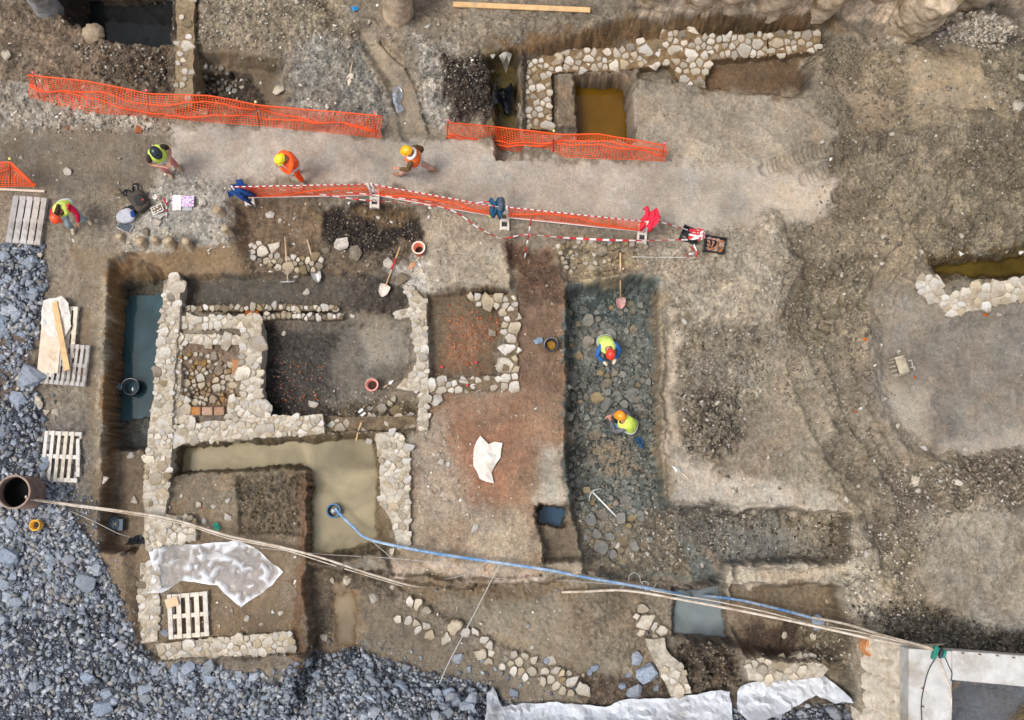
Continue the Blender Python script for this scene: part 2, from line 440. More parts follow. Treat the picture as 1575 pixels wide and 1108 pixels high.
# ------------------------------------------------------------------ soil colours (each patch in photo px), lumpiness, wetness, grit
U, V = PROJ(X, Y, Hh)
_gx = np.gradient(Hh, axis=0) / np.gradient(X, axis=0); _gy = np.gradient(Hh, axis=1) / np.gradient(Y, axis=1)
STEEP = sm((np.hypot(_gx, _gy) - 0.7) / 1.2)
UW = U + (fbm(X, Y, 2.2, 4, 11) - 0.5) * 36 + (fbm(X, Y, 9, 2, 12) - 0.5) * 9
VW = V + (fbm(X, Y, 2.2, 4, 13) - 0.5) * 36 + (fbm(X, Y, 9, 2, 14) - 0.5) * 9
C = np.empty((NX, NY, 3)); C[:] = lin((126, 113, 95))
RO = np.full((NX, NY), 0.022)
WE = np.zeros((NX, NY)); GR = np.full((NX, NY), 0.6)
def paint(poly, rgb, soft=10, op=1.0, ro=None, wet=None, grit=None, hard=False):
    pa = np.array(poly, float)
    u, v = (U, V) if hard else (UW, VW)
    x0, y0 = pa.min(0) - soft - 4; x1, y1 = pa.max(0) + soft + 4
    m = np.nonzero((u > x0) & (u < x1) & (v > y0) & (v < y1))
    if not len(m[0]): return
    d = sdist(u[m], v[m], pa)
    a = sm(0.5 - d / (2.0 * soft)) * op
    if rgb is not None:
        c = np.array(lin(rgb))
        C[m] = C[m] * (1 - a)[:, None] + c * a[:, None]
    for arr, val in ((RO, ro), (WE, wet), (GR, grit)):
        if val is not None: arr[m] = arr[m] * (1 - a) + val * a
PATH = [(262, 196), (420, 196), (590, 216), (690, 214), (860, 245), (1030, 250), (1180, 262), (1285, 280), (1290, 350), (1200, 345), (1110, 352), (1000, 350), (800, 325), (640, 290), (520, 282), (360, 275), (255, 268)]
# north
paint([(-200, -100), (290, -100), (290, 140), (40, 130), (-200, 190)], (118, 100, 80), 14, 1, 0.05)
paint([(150, 70), (268, 75), (268, 150), (160, 130)], (88, 72, 56), 10, 1, 0.07)
paint([(-50, 120), (60, 130), (230, 180), (260, 205), (120, 205), (-50, 190)], (146, 136, 122), 12, 0.9, 0.05)
paint([(-50, 205), (240, 200), (250, 290), (-50, 300)], (112, 100, 84), 12, 1, 0.012)
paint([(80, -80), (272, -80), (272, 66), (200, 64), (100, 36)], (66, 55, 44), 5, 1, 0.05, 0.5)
paint([(300, -50), (480, -50), (560, 60), (440, 80), (300, 72)], (136, 122, 100), 12, 1, 0.05)
paint([(297, 72), (446, 88), (436, 130), (425, 178), (296, 168)], (112, 96, 74), 6, 1, 0.01)
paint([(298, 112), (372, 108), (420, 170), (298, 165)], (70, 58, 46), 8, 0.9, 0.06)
paint([(450, 60), (560, 60), (600, 150), (590, 205), (470, 180), (430, 130)], (132, 126, 114), 12, 1, 0.05)
paint([(560, 50), (600, 90), (640, 150), (655, 205), (610, 208), (600, 150), (550, 85)], (146, 130, 106), 8, 1, 0.012)
paint([(640, 20), (960, 14), (940, 62), (800, 70), (690, 80)], (132, 118, 98), 10, 1, 0.03)
paint([(640, 60), (700, 70), (690, 120), (700, 190), (650, 190)], (150, 142, 128), 12, 1, 0.06)
paint([(684, 90), (742, 80), (756, 140), (756, 190), (700, 190), (680, 140)], (66, 55, 46), 8, 1, 0.10)
paint([(744, 84), (800, 74), (800, 210), (756, 205)], (104, 88, 58), 6, 1, 0.012, 0.4)
paint([(760, 66), (965, 28), (1280, 14), (1292, 50), (1262, 60), (1000, 64), (800, 90)], (116, 90, 58), 6, 1, 0.02, 0.2)
paint([(850, 112), (972, 108), (972, 212), (852, 205)], (122, 104, 82), 5, 1, 0.02)
paint([(1086, 88), (1236, 84), (1240, 152), (1084, 140)], (100, 78, 54), 5, 1, 0.015, 0.2)
paint([(940, -100), (1600, -100), (1600, 10), (1460, 16), (1380, 56), (1300, 24), (1180, 20), (990, 22)], (184, 162, 136), 5, 1, 0.03)
# walkway and pale shelf
paint([(975, 132), (1240, 150), (1290, 200), (1260, 300), (1030, 280), (975, 230)], (152, 138, 117), 14, 1, 0.016)
paint(PATH, (166, 154, 138), 7, 1, 0.005, 0, 0.9)
paint([(1150, 290), (1270, 285), (1275, 350), (1200, 352)], (176, 158, 134), 16, 0.8, 0.004)
paint([(250, 262), (360, 276), (355, 385), (180, 388), (200, 320)], (156, 148, 134), 12, 1, 0.03)
# right
paint([(1250, 60), (1640, 60), (1640, 460), (1420, 430), (1300, 420), (1240, 380), (1290, 300), (1300, 200)], (122, 108, 87), 18, 1, 0.032)
paint([(1400, 80), (1520, 70), (1530, 165), (1400, 168)], (150, 132, 104), 10, 1, 0.012)
paint([(1285, 130), (1370, 150), (1390, 195), (1310, 195)], (140, 122, 98), 8, 1, 0.012)
paint([(1430, 20), (1500, 14), (1560, 40), (1545, 75), (1450, 60)], (164, 152, 136), 8, 1, 0.10)
paint([(1500, 60), (1640, 50), (1640, 190), (1530, 160)], (94, 86, 72), 10, 1, 0.06)
paint([(1280, 220), (1640, 180), (1640, 260), (1300, 300)], (112, 102, 87), 12, 0.8, 0.03)
paint([(1480, 240), (1640, 200), (1640, 390), (1440, 390), (1440, 320)], (112, 101, 82), 12, 0.9, 0.05)
paint([(1425, 396), (1640, 372), (1640, 436), (1430, 430)], (84, 66, 30), 6, 0.9, 0.02, 0.5)
paint([(1400, 455), (1640, 440), (1640, 700), (1480, 710), (1390, 670), (1345, 590), (1360, 500)], (130, 120, 106), 20, 0.95, 0.013)
paint([(1340, 580), (1430, 600), (1420, 680), (1370, 650)], (164, 150, 130), 14, 0.8, 0.006)
paint([(1440, 690), (1640, 640), (1640, 720), (1450, 740)], (156, 142, 124), 10, 0.9, 0.006)
paint([(1010, 380), (1120, 352), (1190, 320), (1226, 396), (1200, 492), (1110, 498), (1036, 490), (1010, 440)], (156, 142, 120), 8, 1, 0.03)
paint([(1195, 330), (1330, 400), (1340, 540), (1205, 520), (1225, 400)], (118, 106, 88), 12, 1, 0.04)
paint([(1036, 496), (1200, 496), (1210, 620), (1160, 640), (1030, 620)], (128, 117, 99), 12, 1, 0.04)
paint([(1024, 690), (1130, 740), (1240, 740), (1330, 760), (1310, 792), (1024, 776)], (164, 153, 136), 12, 1, 0.014)
paint([(1020, 500), (1040, 500), (1040, 720), (1022, 770)], (164, 148, 126), 5, 1, 0.02)
paint([(1050, 610), (1130, 600), (1150, 670), (1100, 712), (1050, 690)], (98, 89, 74), 12, 0.8, 0.09)
paint([(1150, 540), (1290, 540), (1330, 760), (1210, 760)], (142, 129, 108), 18, 0.9, 0.022)
paint([(1300, 640), (1420, 760), (1430, 880), (1340, 870), (1250, 700)], (118, 109, 95), 12, 0.9, 0.035)
paint([(1410, 720), (1480, 700), (1640, 690), (1640, 770), (1480, 790)], (108, 100, 88), 12, 0.9, 0.08)
paint([(1400, 790), (1640, 760), (1640, 985), (1480, 980), (1410, 900)], (146, 136, 119), 20, 0.9, 0.024)
paint([(1310, 930), (1420, 925), (1520, 965), (1640, 970), (1640, 1030), (1360, 1010)], (84, 78, 68), 10, 1, 0.07)
paint([(1298, 800), (1345, 820), (1370, 930), (1300, 940), (1285, 890)], (172, 162, 145), 10, 1, 0.03)
paint([(1340, 830), (1410, 830), (1410, 940), (1370, 940)], (110, 100, 84), 10, 0.9, 0.05)
paint([(1024, 776), (1310, 790), (1306, 866), (1118, 872), (1060, 830)], (104, 98, 86), 6, 1, 0.05, 0.6)
paint([(1085, 810), (1240, 800), (1260, 860), (1120, 866)], (112, 110, 100), 10, 0.8, 0.02, 0.8)
paint([(1118, 868), (1310, 862), (1312, 892), (1120, 898)], (164, 150, 128), 5, 1, 0.02)
paint([(1118, 898), (1285, 896), (1300, 985), (1140, 1010)], (112, 96, 74), 6, 1, 0.02, 0.4)
paint([(1150, 955), (1230, 960), (1230, 1010), (1145, 1000)], (62, 45, 32), 8, 0.9, 0.03)
paint([(1230, 960), (1310, 960), (1310, 1040), (1240, 1030)], (116, 102, 80), 8, 0.9, 0.05)
# main excavation
paint([(200, 388), (385, 378), (395, 425), (270, 432), (210, 450)], (128, 103, 72), 6, 1, 0.012)
paint([(120, 385), (185, 392), (175, 560), (165, 800), (110, 780), (130, 640)], (122, 106, 84), 8, 1, 0.01)
paint([(150, 440), (185, 400), (170, 720), (150, 720)], (160, 146, 122), 10, 0.7, 0.02)
paint([(168, 400), (205, 390), (200, 560), (190, 690), (168, 850), (155, 850), (162, 640)], (122, 92, 58), 5, 1, 0.012)
paint([(195, 435), (262, 430), (236, 690), (190, 690)], (84, 78, 64), 5, 1, 0.02, 0.4)
paint([(188, 640), (236, 630), (232, 700), (185, 700)], (76, 76, 70), 6, 1, 0.03, 0.6)
paint([(176, 690), (230, 690), (222, 850), (168, 850)], (116, 100, 80), 6, 1, 0.015)
paint([(110, 780), (230, 850), (215, 1000), (190, 930), (150, 850)], (124, 104, 80), 6, 1, 0.01)
paint([(365, 315), (640, 320), (655, 370), (630, 430), (380, 430)], (100, 84, 65), 8, 1, 0.03)
paint([(365, 315), (480, 305), (500, 380), (380, 390)], (112, 92, 70), 10, 0.9, 0.025)
paint([(490, 318), (560, 316), (650, 340), (655, 385), (580, 372), (500, 362)], (46, 36, 28), 8, 1, 0.05, 0.2)
paint([(540, 325), (640, 330), (620, 350), (560, 345)], (118, 94, 62), 8, 0.9, 0.02)
paint([(500, 350), (600, 365), (610, 400), (540, 392), (490, 370)], (40, 32, 26), 8, 0.9, 0.06, 0.2)
paint([(275, 425), (640, 430), (640, 480), (275, 476)], (84, 76, 64), 8, 1, 0.018, 0.4)
paint([(530, 420), (630, 440), (636, 490), (540, 480)], (72, 64, 54), 8, 1, 0.035, 0.4)
paint([(398, 490), (640, 490), (640, 560), (600, 600), (560, 645), (398, 645)], (98, 90, 78), 8, 1, 0.015, 0.5)
paint([(540, 500), (625, 490), (636, 550), (560, 560)], (142, 132, 114), 14, 0.9, 0.006, 0.6)
paint([(398, 500), (520, 510), (500, 640), (398, 642)], (56, 50, 44), 14, 0.95, 0.03, 0.7)
paint([(398, 560), (430, 560), (470, 640), (398, 642)], (36, 31, 28), 10, 0.95, 0.04, 0.7)
paint([(500, 630), (650, 610), (650, 665), (500, 668)], (92, 78, 58), 8, 1, 0.04)
paint([(276, 526), (368, 526), (370, 632), (276, 632)], (120, 98, 76), 6, 1, 0.02)
paint([(655, 340), (700, 300), (785, 330), (782, 446), (655, 442), (640, 400)], (158, 144, 122), 8, 1, 0.02)
paint([(600, 405), (660, 400), (655, 445), (620, 440)], (170, 162, 150), 8, 0.9, 0.03)
paint([(656, 448), (782, 448), (768, 582), (660, 586)], (106, 88, 66), 5, 1, 0.015)
paint([(690, 490), (760, 500), (740, 580), (680, 560)], (124, 88, 62), 12, 0.7, 0.02)
paint([(780, 372), (852, 392), (868, 445), (868, 780), (832, 790), (830, 886), (600, 886), (606, 845), (640, 660), (660, 604), (796, 600), (796, 455)], (140, 112, 86), 6, 1, 0.015)
paint([(782, 375), (860, 400), (866, 470), (800, 480)], (92, 68, 52), 10, 0.9, 0.03)
paint([(796, 470), (862, 470), (862, 600), (800, 610)], (124, 96, 74), 10, 0.8, 0.015)
paint([(690, 610), (840, 620), (830, 700), (760, 780), (700, 740), (680, 660)], (140, 104, 78), 34, 0.75, 0.012)
paint([(720, 680), (790, 670), (780, 760), (720, 770)], (146, 98, 70), 30, 0.6, 0.015)
paint([(618, 668), (680, 640), (700, 740), (740, 790), (640, 800)], (166, 152, 132), 28, 0.7, 0.02)
paint([(830, 690), (868, 680), (868, 778), (828, 778)], (174, 162, 142), 14, 0.9, 0.012)
paint([(640, 780), (832, 800), (830, 886), (600, 884), (610, 800)], (160, 144, 120), 24, 0.8, 0.02)
paint([(600, 862), (700, 872), (832, 868), (832, 892), (700, 897), (598, 886)], (184, 162, 138), 5, 0.9, 0.015)
paint([(640, 800), (720, 800), (720, 850), (650, 850)], (150, 128, 102), 10, 0.7)
# flooded L and the block south of it
paint([(262, 675), (590, 662), (606, 850), (480, 872), (466, 862), (474, 726), (262, 734)], (108, 92, 68), 5, 1, 0.015, 0.5)
paint([(256, 732), (470, 726), (466, 1000), (250, 1005)], (122, 106, 84), 5, 1, 0.015)
paint([(362, 736), (472, 728), (468, 826), (368, 820)], (106, 92, 72), 5, 1, 0.06, 0.3)
paint([(455, 730), (478, 726), (474, 1000), (440, 1050), (456, 900)], (104, 78, 54), 4, 0.9, 0.015)
paint([(300, 840), (440, 850), (440, 975), (250, 985)], (118, 98, 74), 10, 0.8, 0.01)
# south lowland
paint([(474, 864), (600, 880), (620, 900), (560, 1005), (472, 1015)], (100, 86, 68), 6, 1, 0.03, 0.5)
paint([(506, 904), (558, 900), (558, 1010), (506, 1010)], (134, 114, 88), 5, 1, 0.006, 0.7)
paint([(560, 905), (720, 990), (900, 1075), (740, 1060), (560, 1005)], (116, 104, 86), 8, 1, 0.012, 0.5)
paint([(600, 886), (830, 892), (1000, 900), (1040, 980), (960, 1050), (900, 1050), (740, 960), (640, 910)], (128, 115, 94), 8, 1, 0.012, 0.6)
paint([(600, 888), (832, 890), (900, 905), (880, 920), (640, 915)], (114, 94, 66), 8, 0.8, 0.012)
paint([(860, 905), (1030, 905), (1035, 990), (1000, 1060), (900, 1000)], (114, 100, 80), 10, 0.8, 0.03, 0.3)
paint([(880, 1030), (1060, 1060), (1130, 1070), (900, 1090)], (84, 70, 56), 10, 0.9, 0.05)
paint([(1040, 985), (1130, 985), (1140, 1060), (1060, 1060)], (86, 72, 56), 8, 1, 0.11, 0.3)
# middle trench
paint([(850, 385), (880, 368), (970, 376), (985, 420), (884, 442)], (148, 130, 100), 8, 1, 0.035)
paint([(866, 440), (1012, 428), (1022, 700), (1024, 776), (1112, 900), (900, 886), (874, 780)], (98, 102, 94), 5, 1, 0.035, 0.9)
paint([(866, 450), (1000, 440), (1004, 520), (870, 560)], (84, 92, 88), 8, 0.9, 0.04, 1.0)
paint([(890, 510), (980, 500), (980, 550), (890, 560)], (116, 114, 102), 12, 0.8, 0.03, 0.5)
paint([(885, 665), (970, 690), (990, 740), (900, 720)], (128, 112, 88), 10, 0.9, 0.02, 0.4)
paint([(868, 560), (890, 560), (900, 700), (876, 780)], (80, 82, 76), 8, 0.8, 0.05, 0.5)
paint([(1004, 440), (1026, 450), (1028, 770), (1014, 770), (1006, 600)], (146, 130, 104), 4, 1, 0.02)
paint([(880, 790), (1040, 790), (1060, 890), (910, 880)], (110, 98, 78), 10, 0.9, 0.04, 0.3)
paint([(860, 778), (880, 776), (905, 870), (838, 868), (830, 815)], (112, 97, 78), 4, 1, 0.015)
paint([(826, 772), (874, 778), (872, 812), (826, 810)], (70, 58, 42), 3, 1, 0.02, 0.5)
paint([(836, 860), (915, 860), (920, 888), (836, 886)], (156, 140, 116), 5, 0.9, 0.02)
# crushed-stone beds
GRAV = [[(-300, 364), (66, 376), (74, 440), (60, 520), (40, 560), (70, 640), (72, 740), (120, 740), (100, 790), (150, 846), (190, 930), (-300, 1000)],
        [(-300, 780), (100, 780), (152, 850), (188, 924), (212, 992), (250, 1022), (330, 1022), (430, 1056), (478, 1010), (556, 1000), (650, 1034), (740, 1052), (780, 1080), (900, 1100), (1300, 1080), (1330, 1300), (-300, 1300)]]
for g in GRAV: paint(g, (58, 61, 70), 6, 1, 0.03, 0, 0)  # bed painted dark to stand in for shade in the gaps between stones
paint([(20, 480), (50, 500), (45, 600), (0, 610), (-40, 520)], (112, 92, 70), 12, 0.9, 0.02)
paint([(72, 875), (112, 870), (110, 915), (76, 920)], (168, 124, 78), 8, 0.95, 0.02)
paint([(70, 640), (130, 640), (140, 780), (90, 790)], (112, 106, 98), 14, 0.8, 0.03)

paint([(1462, 1040), (1700, 1060), (1700, 1300), (1462, 1300)], (92, 94, 98), 3, 1, 0.01)
# patchy soil colour; the clod-scale tone also paints shade into low crevices
n1 = fbm(X, Y, 1.1, 4, 21); n2 = fbm(X, Y, 5.0, 4, 22); n3 = fbm(X, Y, 22.0, 2, 23)
GR = np.clip(RO / 0.045, 0.12, 1.0) * (0.8 + 0.4 * n1)
rough_ = np.clip(RO / 0.03, 0.35, 1.0)
shade = 1 + (n1 - 0.5) * 0.75 + ((n2 - 0.5) * 0.75 + (n3 - 0.5) * 0.5) * rough_
f1, f2, idc = worley(WX, WY, 13.0, 3)
g1, g2, idg = worley(X + (n3 - .5) * .05, Y, 6.5, 5)
cl = np.clip(RO / 0.05, 0, 1.6)
shade *= 1 + cl * ((idc - 0.5) * 0.7 + (idg - 0.5) * 0.4)
strata = vnoise(Hh * 9.0 + (n1 - .5) * 2.2, X * .25 + Y * .2, 5.0, 2.0) - .5          # soil layers cut by the trench sides
shade *= 1 + STEEP * (strata * 0.75 + (vnoise(X * 14, Y * 14, 3.0, 8.0) - .5) * .35)
C *= shade[..., None]
grey = C.mean(-1, keepdims=True)
C += (grey - C) * 0.12
warm = (fbm(X, Y, 2.7, 4, 25) - 0.5) * 0.16
C[..., 0] *= 1 + warm; C[..., 2] *= 1 - warm
np.clip(C, 0.008, 0.8, out=C)
# clods, crumbs and trodden unevenness
Hh += 1.7 * RO * ((0.62 - f1) * 0.9 * (0.35 + idc) + (0.6 - g1) * 1.4 * (0.2 + idg) * (idg > 0.35) + (n2 - 0.5) * 1.6 + (n3 - 0.5) * 0.8)
Hh += (fbm(X, Y, 3.0, 3, 27) - 0.5) * 0.05
churn = sm((U - 1190) / 40) * sm((RO - 0.02) / 0.01) * sm((960 - V) / 40) * sm((V - 60) / 30)
Hh += churn * ((fbm(X, Y, 1.5, 4, 71) - .5) * 0.30 + (1 - np.abs(2 * fbm(WX, WY, 2.4, 2, 73) - 1)) ** 5 * 0.07)
tone = sm((fbm(X, Y, 1.3, 4, 75) - .38) / .24)[..., None]; cf = (churn * .55)[..., None]
C[:] = C * (1 - cf) + cf * (np.array(lin((98, 87, 70))) * (1 - tone) + np.array(lin((148, 134, 110))) * tone) * (shade * .5 + .5)[..., None]
pools = ((U > 255) & (U < 612) & (V > 655) & (V < 885) & (Hh < -0.88)) * 1.0
Hh += pools * (fbm(X, Y, 1.6, 3, 77) - .45) * 0.26
# shrinkage cracks in the drying mud at the south
wa, wb, _ = worley(WX, WY, 3.4, 9)
crk = np.exp(-((wb - wa) / 0.05) ** 2)
mm = sm((V - 880) / 30) * sm((1010 - V) / 30) * sm((U - 560) / 40) * sm((1010 - U) / 40)
Hh -= crk * mm * 0.02
# puddled, trodden wet mud: folded and squashed ridges
def wrinkle(f, s):
    wx = X + (fbm(X, Y, 2.2, 3, s) - .5) * .8; wy = Y + (fbm(X, Y, 2.2, 3, s + 1) - .5) * .8
    return (1 - np.abs(2 * vnoise(wx * f, wy * f, s * 3.3, s * 1.7) - 1)) ** 3
plot = sm((U - 360) / 14) * sm((472 - U) / 14) * sm((V - 730) / 14) * sm((826 - V) / 14)
swamp = sm((U - 474) / 10) * sm((1060 - U) / 30) * sm((V - 868) / 20) * sm((1060 - V) / 40) * (RO > 0.009)
shelf = 0.5 * sm((U - 1120) / 20) * sm((1300 - U) / 20) * sm((V - 900) / 15) * sm((1010 - V) / 20)
amt = np.clip(swamp + plot + shelf, 0, 1)
Hh += amt * (0.035 * wrinkle(4.5, 61) + 0.02 * wrinkle(9.0, 63) - 0.02)
WE = np.maximum(WE, amt * 0.75)
# earth banks stay smooth far outside the survey
def ground_z(x, y):
    x = np.atleast_1d(np.asarray(x, float)); y = np.atleast_1d(np.asarray(y, float))
    i = np.clip(np.searchsorted(gx, x) - 1, 0, NX - 2); j = np.clip(np.searchsorted(gy, y) - 1, 0, NY - 2)
    fx = np.clip((x - gx[i]) / (gx[i + 1] - gx[i]), 0, 1); fy = np.clip((y - gy[j]) / (gy[j + 1] - gy[j]), 0, 1)
    return (Hh[i, j] * (1 - fx) + Hh[i + 1, j] * fx) * (1 - fy) + (Hh[i, j + 1] * (1 - fx) + Hh[i + 1, j + 1] * fx) * fy
def GA(px, py):
    """where the sight line through photo px meets the ground (arrays)"""
    px = np.atleast_1d(np.asarray(px, float)); py = np.atleast_1d(np.asarray(py, float))
    z = np.zeros(px.shape)
    for _ in range(8):
        x, y = P2(px, py, z)
        z = 0.5 * z + 0.5 * ground_z(x, y)
    x, y = P2(px, py, z)
    return x, y, ground_z(x, y)
def G(px, py, dz=0.0):
    x, y, z = GA(px, py)
    return Vector((float(x[0]), float(y[0]), float(z[0]) + dz))

def build_ground():
    me = bpy.data.meshes.new('ground')
    nv = NX * NY
    me.vertices.add(nv)
    co = np.stack([X, Y, Hh], -1).reshape(-1, 3)
    me.vertices.foreach_set('co', co.ravel().astype(np.float32))
    ii, jj = np.meshgrid(np.arange(NX - 1), np.arange(NY - 1), indexing='ij')
    a = (ii * NY + jj).ravel()
    q = np.stack([a, a + NY, a + NY + 1, a + 1], 1).astype(np.int32)
    nf = len(q)
    me.loops.add(nf * 4); me.loops.foreach_set('vertex_index', q.ravel())
    me.polygons.add(nf)
    me.polygons.foreach_set('loop_start', np.arange(nf, dtype=np.int32) * 4)
    me.polygons.foreach_set('loop_total', np.full(nf, 4, np.int32))
    me.polygons.foreach_set('use_smooth', np.ones(nf, bool))
    me.update(calc_edges=True)
    ca = me.attributes.new('Col', 'FLOAT_COLOR', 'POINT')
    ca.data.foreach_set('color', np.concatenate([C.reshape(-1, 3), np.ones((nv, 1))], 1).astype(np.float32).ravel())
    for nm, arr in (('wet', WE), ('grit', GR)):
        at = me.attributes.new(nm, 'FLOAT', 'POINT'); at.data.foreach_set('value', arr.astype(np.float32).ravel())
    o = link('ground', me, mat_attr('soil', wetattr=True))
    return tag(o, 'excavated earth of the dig site with trenches, banks and a walkway', None, None, 'structure')
ground = build_ground()

# ------------------------------------------------------------------ water standing in the trenches
def water(label, poly, z, rgb, clear=0.25, rough=0.04, k=16.0):
    """standing water: silt hides the bottom the more the deeper it is"""
    pp = PL(poly, z)
    st = 0.045
    xs = np.arange(pp[:, 0].min(), pp[:, 0].max(), st); ys = np.arange(pp[:, 1].min(), pp[:, 1].max(), st)
    A, B = np.meshgrid(xs, ys, indexing='ij')
    dep = z - ground_z(A.ravel(), B.ravel()).reshape(A.shape)
    ok = inside(A, B, pp)
    wetc = (dep[:-1, :-1] > -.03) | (dep[1:, :-1] > -.03) | (dep[1:, 1:] > -.03) | (dep[:-1, 1:] > -.03)
    cell = ok[:-1, :-1] & ok[1:, :-1] & ok[1:, 1:] & ok[:-1, 1:] & wetc
    ci, cj = np.nonzero(cell)
    ny_ = A.shape[1]
    q = np.stack([ci * ny_ + cj, (ci + 1) * ny_ + cj, (ci + 1) * ny_ + cj + 1, ci * ny_ + cj + 1], 1)
    used, inv = np.unique(q, return_inverse=True)
    me = mesh('water', np.stack([A.ravel()[used], B.ravel()[used], np.full(len(used), z)], 1), inv.reshape(q.shape))
    da = me.attributes.new('depth', 'FLOAT', 'POINT'); da.data.foreach_set('value', np.maximum(dep.ravel()[used], 0).astype(np.float32))
    m, nt, N, L, b = nodes('water_' + str(len(MATS)))
    MATS[m.name] = m
    tc = N.new('ShaderNodeTexCoord')
    no = N.new('ShaderNodeTexNoise'); no.inputs['Scale'].default_value = 0.9; no.inputs['Detail'].default_value = 6; no.inputs['Distortion'].default_value = 1.0
    L.new(tc.outputs['Object'], no.inputs['Vector'])
    mr = N.new('ShaderNodeMapRange'); mr.inputs[1].default_value = .3; mr.inputs[2].default_value = .7; mr.inputs[3].default_value = 0.6; mr.inputs[4].default_value = 1.2
    L.new(no.outputs[0], mr.inputs[0])
    hs = N.new('ShaderNodeHueSaturation'); hs.inputs['Color'].default_value = (*lin(rgb), 1); L.new(mr.outputs[0], hs.inputs['Value'])
    L.new(hs.outputs[0], b.inputs['Base Color'])
    b.inputs['Roughness'].default_value = rough; b.inputs['IOR'].default_value = 1.33
    n2 = N.new('ShaderNodeTexNoise'); n2.inputs['Scale'].default_value = 9; bp = N.new('ShaderNodeBump'); bp.inputs['Strength'].default_value = 0.05
    L.new(tc.outputs['Object'], n2.inputs['Vector']); L.new(n2.outputs[0], bp.inputs['Height']); L.new(bp.outputs[0], b.inputs['Normal'])
    tr = N.new('ShaderNodeBsdfTransparent'); tr.inputs[0].default_value = (*[min(1, v * 2.2 + .25) for v in lin(rgb)], 1)
    mx = N.new('ShaderNodeMixShader')
    dn = N.new('ShaderNodeAttribute'); dn.attribute_name = 'depth'
    m1 = N.new('ShaderNodeMath'); m1.operation = 'MULTIPLY'; m1.inputs[1].default_value = -k; L.new(dn.outputs['Fac'], m1.inputs[0])
    m2 = N.new('ShaderNodeMath'); m2.operation = 'EXPONENT'; L.new(m1.outputs[0], m2.inputs[0])
    m3 = N.new('ShaderNodeMapRange'); m3.inputs[3].default_value = clear * .3; m3.inputs[4].default_value = 0.95; L.new(m2.outputs[0], m3.inputs[0]); L.new(m3.outputs[0], mx.inputs[0])
    L.new(b.outputs[0], mx.inputs[1]); L.new(tr.outputs[0], mx.inputs[2])
    L.new(mx.outputs[0], N['Material Output'].inputs['Surface'])
    o = link('water', me, m)
    return tag(o, label, None, None, 'structure')
water('blue-green water in the narrow trench along the west wall', [(190, 455), (262, 450), (250, 640), (185, 650)], -0.98, (54, 80, 86), 0.3)  # teal base colour also carries the bluish sky reflection
water('murky beige water filling the L-shaped trench', [(262, 680), (600, 660), (610, 850), (470, 880), (470, 730), (255, 740)], -0.86, (158, 146, 116), 0.3)
water('amber water in the square pit of the north trench', [(876, 108), (982, 108), (985, 225), (880, 222)], -1.08, (104, 74, 18), 0.3)
water('olive puddle beside the black bag', [(735, 70), (812, 70), (812, 215), (745, 215)], -0.76, (112, 98, 58), 0.35)
water('olive pond behind the east wall', [(1420, 385), (1700, 360), (1700, 440), (1425, 438)], -0.44, (92, 74, 22), 0.4)
water('grey-blue puddle in the south-east pit', [(1025, 890), (1130, 890), (1140, 995), (1025, 995)], -1.2, (122, 130, 132), 0.2)
water('dark blue water in the small square pit', [(824, 770), (880, 770), (880, 815), (824, 812)], -1.0, (58, 84, 108), 0.2)  # sky reflection is put into the blue base colour
water('dark water at the bottom of the black pit', [(60, -90), (300, -90), (300, 95), (60, 95)], -1.52, (34, 36, 36), 0.3)
water('small grey puddles at the head of the middle trench', [(868, 446), (960, 440), (955, 490), (870, 496)], -0.94, (104, 114, 112), 0.25)
water('thin brown puddle in the southern mud', [(500, 900), (562, 898), (562, 1012), (500, 1012)], -0.955, (146, 129, 102), 0.3, k=22)
# ================================================================== STONE: masonry, rubble, crushed rock
M_STONE = mat('pale_limestone', (192, 184, 171), 0.85, 0.28, 9, 0.7, objvar=0.22, dirt=(156, 143, 124), dirt_amt=0.55)
M_STONE2 = mat('dusty_limestone', (170, 160, 143), 0.88, 0.28, 9, 0.7, objvar=0.22, dirt=(142, 128, 107), dirt_amt=0.6)
M_STONE_D = mat('muddy_stone', (132, 120, 100), 0.8, 0.3, 9, 0.5, objvar=0.3, dirt=(92, 80, 64), dirt_amt=0.5)
M_MORTAR = mat('lime_mortar', (184, 173, 155), 0.95, 0.3, 14, 0.9, dirt=(150, 134, 112), dirt_amt=0.55)
M_MORTAR_D = mat('dirty_mortar', (116, 100, 78), 0.95, 0.3, 14, 0.8, dirt=(84, 70, 54), dirt_amt=0.5)
M_BRICK = mat('worn_brick', (168, 128, 100), 0.9, 0.25, 12, 0.5, objvar=0.1, dirt=(142, 122, 98), dirt_amt=0.6)
M_BLUE = mat('blue_grey_rock', (136, 143, 153), 0.75, 0.25, 7, 0.5, objvar=0.25, dirt=(98, 100, 108), dirt_amt=0.4)
M_DARKSTONE = mat('wet_dark_stone', (112, 110, 102), 0.5, 0.3, 9, 0.5, objvar=0.35, dirt=(116, 104, 84), dirt_amt=0.35)
M_TILE = mat('terracotta_tile', (164, 98, 66), 0.85, 0.25, 15, 0.4, objvar=0.3, dirt=(130, 108, 84), dirt_amt=0.4)
M_CONC = mat('raw_concrete', (184, 182, 178), 0.85, 0.16, 4, 0.5, dirt=(158, 150, 138), dirt_amt=0.5)
M_PILE = mat('earthy_pile', (196, 176, 150), 0.95, 0.25, 6, 0.9, dirt=(140, 118, 88), dirt_amt=0.55, bscale=14)
M_PILE_W = mat('pale_pile', (208, 198, 180), 0.95, 0.2, 6, 0.9, dirt=(176, 156, 126), dirt_amt=0.45, bscale=14)

